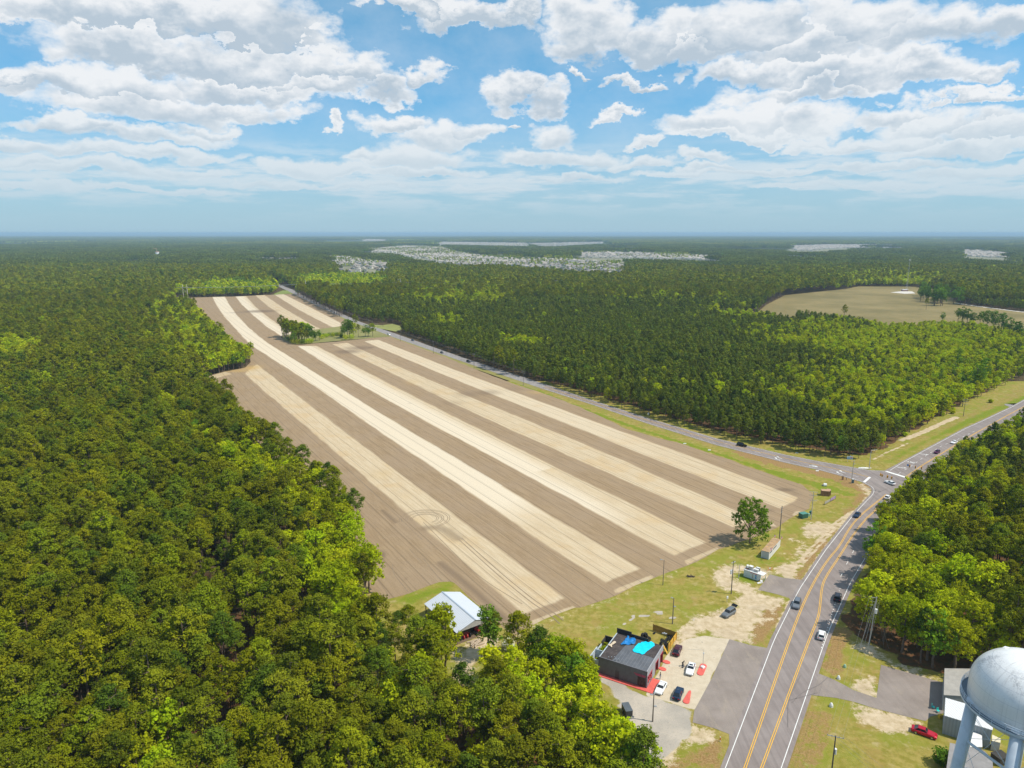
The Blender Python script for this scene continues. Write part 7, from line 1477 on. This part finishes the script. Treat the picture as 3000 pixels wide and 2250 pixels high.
# trees beside the barn
lone(1200, 1880, 'pine', .78, 'broad olive pine left of the open barn', sz=.8); lone(1170, 1890, 'pine', .72, 'smaller olive pine farther left of the open barn', sz=.8)
lone(1306, 1985, 'leaf', 1.15, 'tall yellow green tree leaning over the near left corner of the barn roof', sz=1.25); lone(1294, 1950, 'leaf', .9, 'lower yellow green tree behind the one at the barn corner')
lone(1432, 1930, 'leafd', 1.05, 'dark leafy tree at the near right corner of the barn'); lone(1446, 1925, 'pine', .75, 'dark pine at the near right corner of the barn')
q = P2(1488, 1905); bush(q[0], q[1], 2.2, 3.6, 'white blossoming bush at the edge of the wood near the barn', leaf_material('white_blossom', (.6, .6, .52), (.5, .52, .4), (.62, .6, .55), .2), 66)

# ------------------------------------------------------------------ far landmarks
def mast(px, py, Hm, label):
    q = P2(px, py); t = empty('lattice_mast', (q[0], q[1], 0), 0, label, 'mast'); mb = MB(); k3 = [(1.6 * math.cos(a), 1.6 * math.sin(a)) for a in (0, 2.094, 4.189)]; n = 18
    for i in range(3): mb.tube((*k3[i], 0), (k3[i][0] * .4, k3[i][1] * .4, Hm), .10, .07, 5)
    for j in range(n):
        z0, z1 = Hm * j / n, Hm * (j + 1) / n; f0_, f1_ = 1 - .6 * j / n, 1 - .6 * (j + 1) / n
        for i in range(3): a, b = k3[i], k3[(i + 1) % 3]; mb.tube((a[0] * f0_, a[1] * f0_, z0), (b[0] * f1_, b[1] * f1_, z1), .045, .045, 4)
    mb.build('lattice', plain('mast_steel', (.50, .50, .50), .5, .3), t); mb = MB()
    for k in range(6): a = k * 1.047; mb.box(1.3 * math.cos(a), 1.3 * math.sin(a), Hm - 3.2, .4, .4, 2.6, rz=a)
    mb.build('antenna', WHITE, t); return t
mast(2655, 853, 57, 'tall thin lattice mast on the gravel pad in the hay field')
q = P2(2650, 853.5); t = empty('pump_house', (q[0], q[1], .2), 0, 'small low building on the gravel pad in the hay field', 'building'); mb = MB(); mb.box(0, 0, 0, 9, 7, 3.0); mb.build('walls', plain('pink_brick', (.45, .30, .25), .9), t); mb = MB(); mb.box(0, 0, 3.0, 10, 8, .3); mb.build('roof', WHITE, t)
q = P2(462, 757); t = empty('storage_tank', (q[0], q[1], 0), 0, 'white tank under construction rising from the forest on the far left', 'tank'); mb = MB(); mb.lathe([(8.4, 0), (7.6, 26)], 24); mb.lathe([(7.6, 26), (.1, 26.3)], 24); mb.build('tank_shell', WHITE, t, smooth=True); mb = MB(); mb.lathe([(7.9, 25), (7.9, 27.5), (7.6, 27.5)], 24); mb.build('top_ring', plain('salmon_ring', (.62, .34, .28), .8), t)
mb = MB(); mb.tube((0, 0, 26), (-.8, 0, 39), .8, .7, 6); mb.tube((-.8, 0, 39), (-16, 0, 41.5), .75, .55, 6); mb.build('crane', plain('crane_yellow', (.60, .40, .25), .6), t)
q = P2(801, 741 - 38); mast(801, 716, 62, 'slender mast rising beyond the first houses')
for i, (px_, py_, r_, h_, lb) in enumerate(((827, 692, 16, 40, 'white globe water tank far off on the horizon'),)):
    q = P2(px_, py_); t = empty('far_water_tank', (q[0], q[1], 0), 0, lb, 'water tower'); mb = MB(); mb.lathe([(.1, 24)] + [(r_ * math.cos(a), 24 + 12 + 12 * math.sin(a)) for a in np.linspace(-1.4, 1.4, 12)] + [(.1, 48)], 20); mb.build('tank', WHITE, t, smooth=True); mb = MB(); mb.tube((0, 0, 0), (0, 0, 26), 3, 3, 12); mb.build('stem', WHITE, t)
# houses: six kinds, repeated one by one
HM = [plain('house_wall_%s' % n_, c_, .85, var=.05) for n_, c_ in (('white', (.74, .70, .62)), ('cream', (.70, .63, .52)), ('grey', (.36, .38, .41)), ('blue', (.26, .33, .40)), ('sage', (.40, .42, .35)), ('tan', (.46, .38, .30)))]
RMs = [plain('shingle_%d' % i, c_, .9, scale=.2) for i, c_ in enumerate(((.36, .32, .28), (.26, .23, .20), (.42, .37, .32), (.31, .27, .235)))]
def house_geo(seed):
    r = random.Random(seed); W_, D_, h_ = r.uniform(11, 14), r.uniform(13, 17), r.choice((3.2, 5.8, 5.8)); mb = MB(); mb.box(0, 0, 0, W_, D_, h_, 0); rh = h_ + W_ * .27; o_ = .5
    mb.quadmesh([(-W_ / 2 - o_, -D_ / 2 - o_, h_), (W_ / 2 + o_, -D_ / 2 - o_, h_), (W_ / 2 + o_, D_ / 2 + o_, h_), (-W_ / 2 - o_, D_ / 2 + o_, h_), (0, -D_ / 2 + 2.5 * (seed % 2), rh), (0, D_ / 2 - 2.5, rh)], [(0, 1, 4), (1, 2, 5, 4), (2, 3, 5), (3, 0, 4, 5)], 1)
    gx_ = W_ * .22; mb.quadmesh([(gx_ - 3, -D_ / 2 - 2, h_), (gx_ + 3, -D_ / 2 - 2, h_), (gx_, -D_ / 2 - 2, h_ + 2.2), (gx_, 0, h_ + 2.2), (gx_ - 3, 0, h_), (gx_ + 3, 0, h_)], [(0, 4, 3, 2), (1, 2, 3, 5)], 1); mb.box(gx_, -D_ / 2 - 1, 0, 5.4, 2, h_, 0); mb.quadmesh([(gx_ - 2.7, -D_ / 2 - 2.01, h_), (gx_ + 2.7, -D_ / 2 - 2.01, h_), (gx_, -D_ / 2 - 2.01, h_ + 2)], [(0, 1, 2)], 0)
    mb.box(-W_ * .28, -D_ / 2 - .05, .2, 3.6, .1, 2.2, 2); mb.box(gx_, -D_ / 2 - 2.05, h_ - 2.2, 2.2, .1, 1.3, 2)
    return mb
WIN = plain('distant_window', (.08, .09, .10), .2); HOUSES = []
for k in range(12):
    o = house_geo(k).build('house', [HM[k % 6], RMs[(k * 5 + 1) % 4], WIN]); HOUSES.append(o.data); bpy.data.objects.remove(o)
SUBLAB = ['grey roofed house in the large subdivision filling the middle distance', 'pale house in the long row behind the wood right of the large subdivision', 'pale house in the small leftmost cluster beyond the striped field', 'house in the second cluster beyond the striped field, with open ground', 'low grey roofed apartment block in the row behind the plantation']
hp_ = []; rh_ = np.random.default_rng(12)
for si, s in enumerate(SUBG):
    s = GP(SUBS[si], 3.0); x0, y0 = s.min(0); x1, y1 = s.max(0); dpt = y0; step = (21, 34) if dpt < 4500 else (26, 60)
    if si == 4: step = (44, 60)
    a, b = np.meshgrid(np.arange(x0, x1, step[0]), np.arange(y0, y1, step[1])); Q_ = np.c_[a.ravel(), b.ravel()] + rh_.uniform(-.18, .18, (a.size, 2)) * step
    Q_ = Q_[inside(Q_, s)]; den = {3: .55, 0: .72}.get(si, .7); Q_ = Q_[rh_.uniform(size=len(Q_)) < den]
    for q in Q_: hp_.append((q[0], q[1], si))
hp_.sort(key=lambda h: h[1]); print('HOUSES', len(hp_)); far_mb = None
big_ = bpy.data.meshes.new('distant_houses'); FV, FF, FM = [], [], []
for i, (x, y, si) in enumerate(hp_):
    k = int(rh_.integers(12)); rz = rh_.choice((0, .15, math.pi / 2, math.pi, -.1)) + rh_.uniform(-.1, .1); s = 1.0 if si != 4 else 2.0
    if i < 285:
        o = link(bpy.data.objects.new('house' if si != 4 else 'apartment_block', HOUSES[k])); o.location = (x, y, .3); o.rotation_euler = (0, 0, rz); o.scale = (s, s * .8 if si == 4 else 1, 1 if si != 4 else 1.4)
        tag(o, SUBLAB[min(si, 4)] if si <= 4 else 'tiny pale house in a distant subdivision near the horizon', 'house' if si != 4 else 'apartment block', ['houses of the large subdivision', 'houses of the long row', 'houses of the leftmost cluster', 'houses of the second cluster', 'apartment blocks behind the plantation'][min(si, 4)] if si <= 4 else 'houses near the horizon')
    else:
        me = HOUSES[k]; c_, s_ = math.cos(rz), math.sin(rz); b0 = len(FV); FV += [(x + v.co.x * c_ - v.co.y * s_, y + v.co.x * s_ + v.co.y * c_, v.co.z + .3) for v in me.vertices]; FF += [tuple(b0 + j for j in p.vertices) for p in me.polygons]; FM += [(0 if p.material_index == 0 else 1 if p.material_index == 1 else 2) + 0 for p in me.polygons]
if FV: tag(mesh_obj('distant_houses', FV, FF, [HM[0], RMs[2], WIN], None, FM), 'pale rooftops of distant subdivisions towards the horizon', 'houses', kind='stuff')
# yard trees among the houses of the middle distance and the store by the side road
q = P2(665, 826); t = empty('roadside_store', (q[0], q[1], 0), 0, 'low white and orange store among trees at the far end of the side road', 'building'); mb = MB(); mb.box(0, 0, 0, 46, 14, 4.2); mb.build('walls', plain('cream_store_wall', (.62, .52, .42), .8), t)
mb = MB(); mb.box(0, -.2, 3.6, 47, 15, .9); mb.build('roof', plain('tan_store_roof', (.50, .36, .24), .8), t); mb = MB()
for k in (-14, -4, 12): mb.box(k, -7.3, .5, 6, .3, 3.0)
mb.build('shopfront', plain('orange_shopfront', (.70, .34, .05), .6), t)
r10 = random.Random(10); BOX = [WHITE, plain('pale_blue_trailer', (.40, .50, .60), .5), plain('grey_trailer', (.45, .45, .46), .5)]
for k in range(34):
    q = P2(r10.uniform(955, 1080), r10.uniform(855.5, 864.5)); L_ = r10.uniform(6, 11); mb = MB(); mb.prism([(-L_ / 2, -1.2), (L_ / 2 - .6, -1.2), (L_ / 2, 0), (L_ / 2 - .6, 1.2), (-L_ / 2, 1.2)], .6, r10.uniform(2.2, 3.4)); mb.box(-L_ * .1, 0, 0, 1.6, 2.2, .6)
    tag(mb.build('parked_trailer', BOX[k % 3], None, loc=(q[0], q[1], .2), rz=r10.uniform(0, 3.14)), 'pale trailer or boat parked in the storage yard beyond the young pines', 'trailer', 'trailers in the storage yard')
c_, a_ = dirpx((779, 816), (774, 813)); t = empty('box_truck', (c_[0], c_[1], .3), a_, 'tiny blue truck on the last visible bend of the side road', 'truck'); mb = MB(); mb.box(0, 0, .6, 8, 2.6, 3); mb.build('cargo_box', plain('blue_truck_body', (.05, .20, .42), .5), t)
# ------------------------------------------------------------------ the air: thin even haze over the whole country, below the sky
hb = MB(); hb.box(0, 20000, -2.0, 80000, 50000, 112.0)
hm = bpy.data.materials.new('haze_air'); hm.use_nodes = True; ht = NT(hm.node_tree); hm.node_tree.nodes.remove(hm.node_tree.nodes['Principled BSDF'])
pv = ht.new('ShaderNodeVolumePrincipled'); pv.inputs['Color'].default_value = (.54, .78, .98, 1); pv.inputs['Density'].default_value = HAZE; pv.inputs['Anisotropy'].default_value = 0.0
ht.l.new(pv.outputs[0], hm.node_tree.nodes['Material Output'].inputs['Volume'])
tag(hb.build('haze', hm), 'thin pale blue haze over the distant woodland', 'haze', kind='stuff')
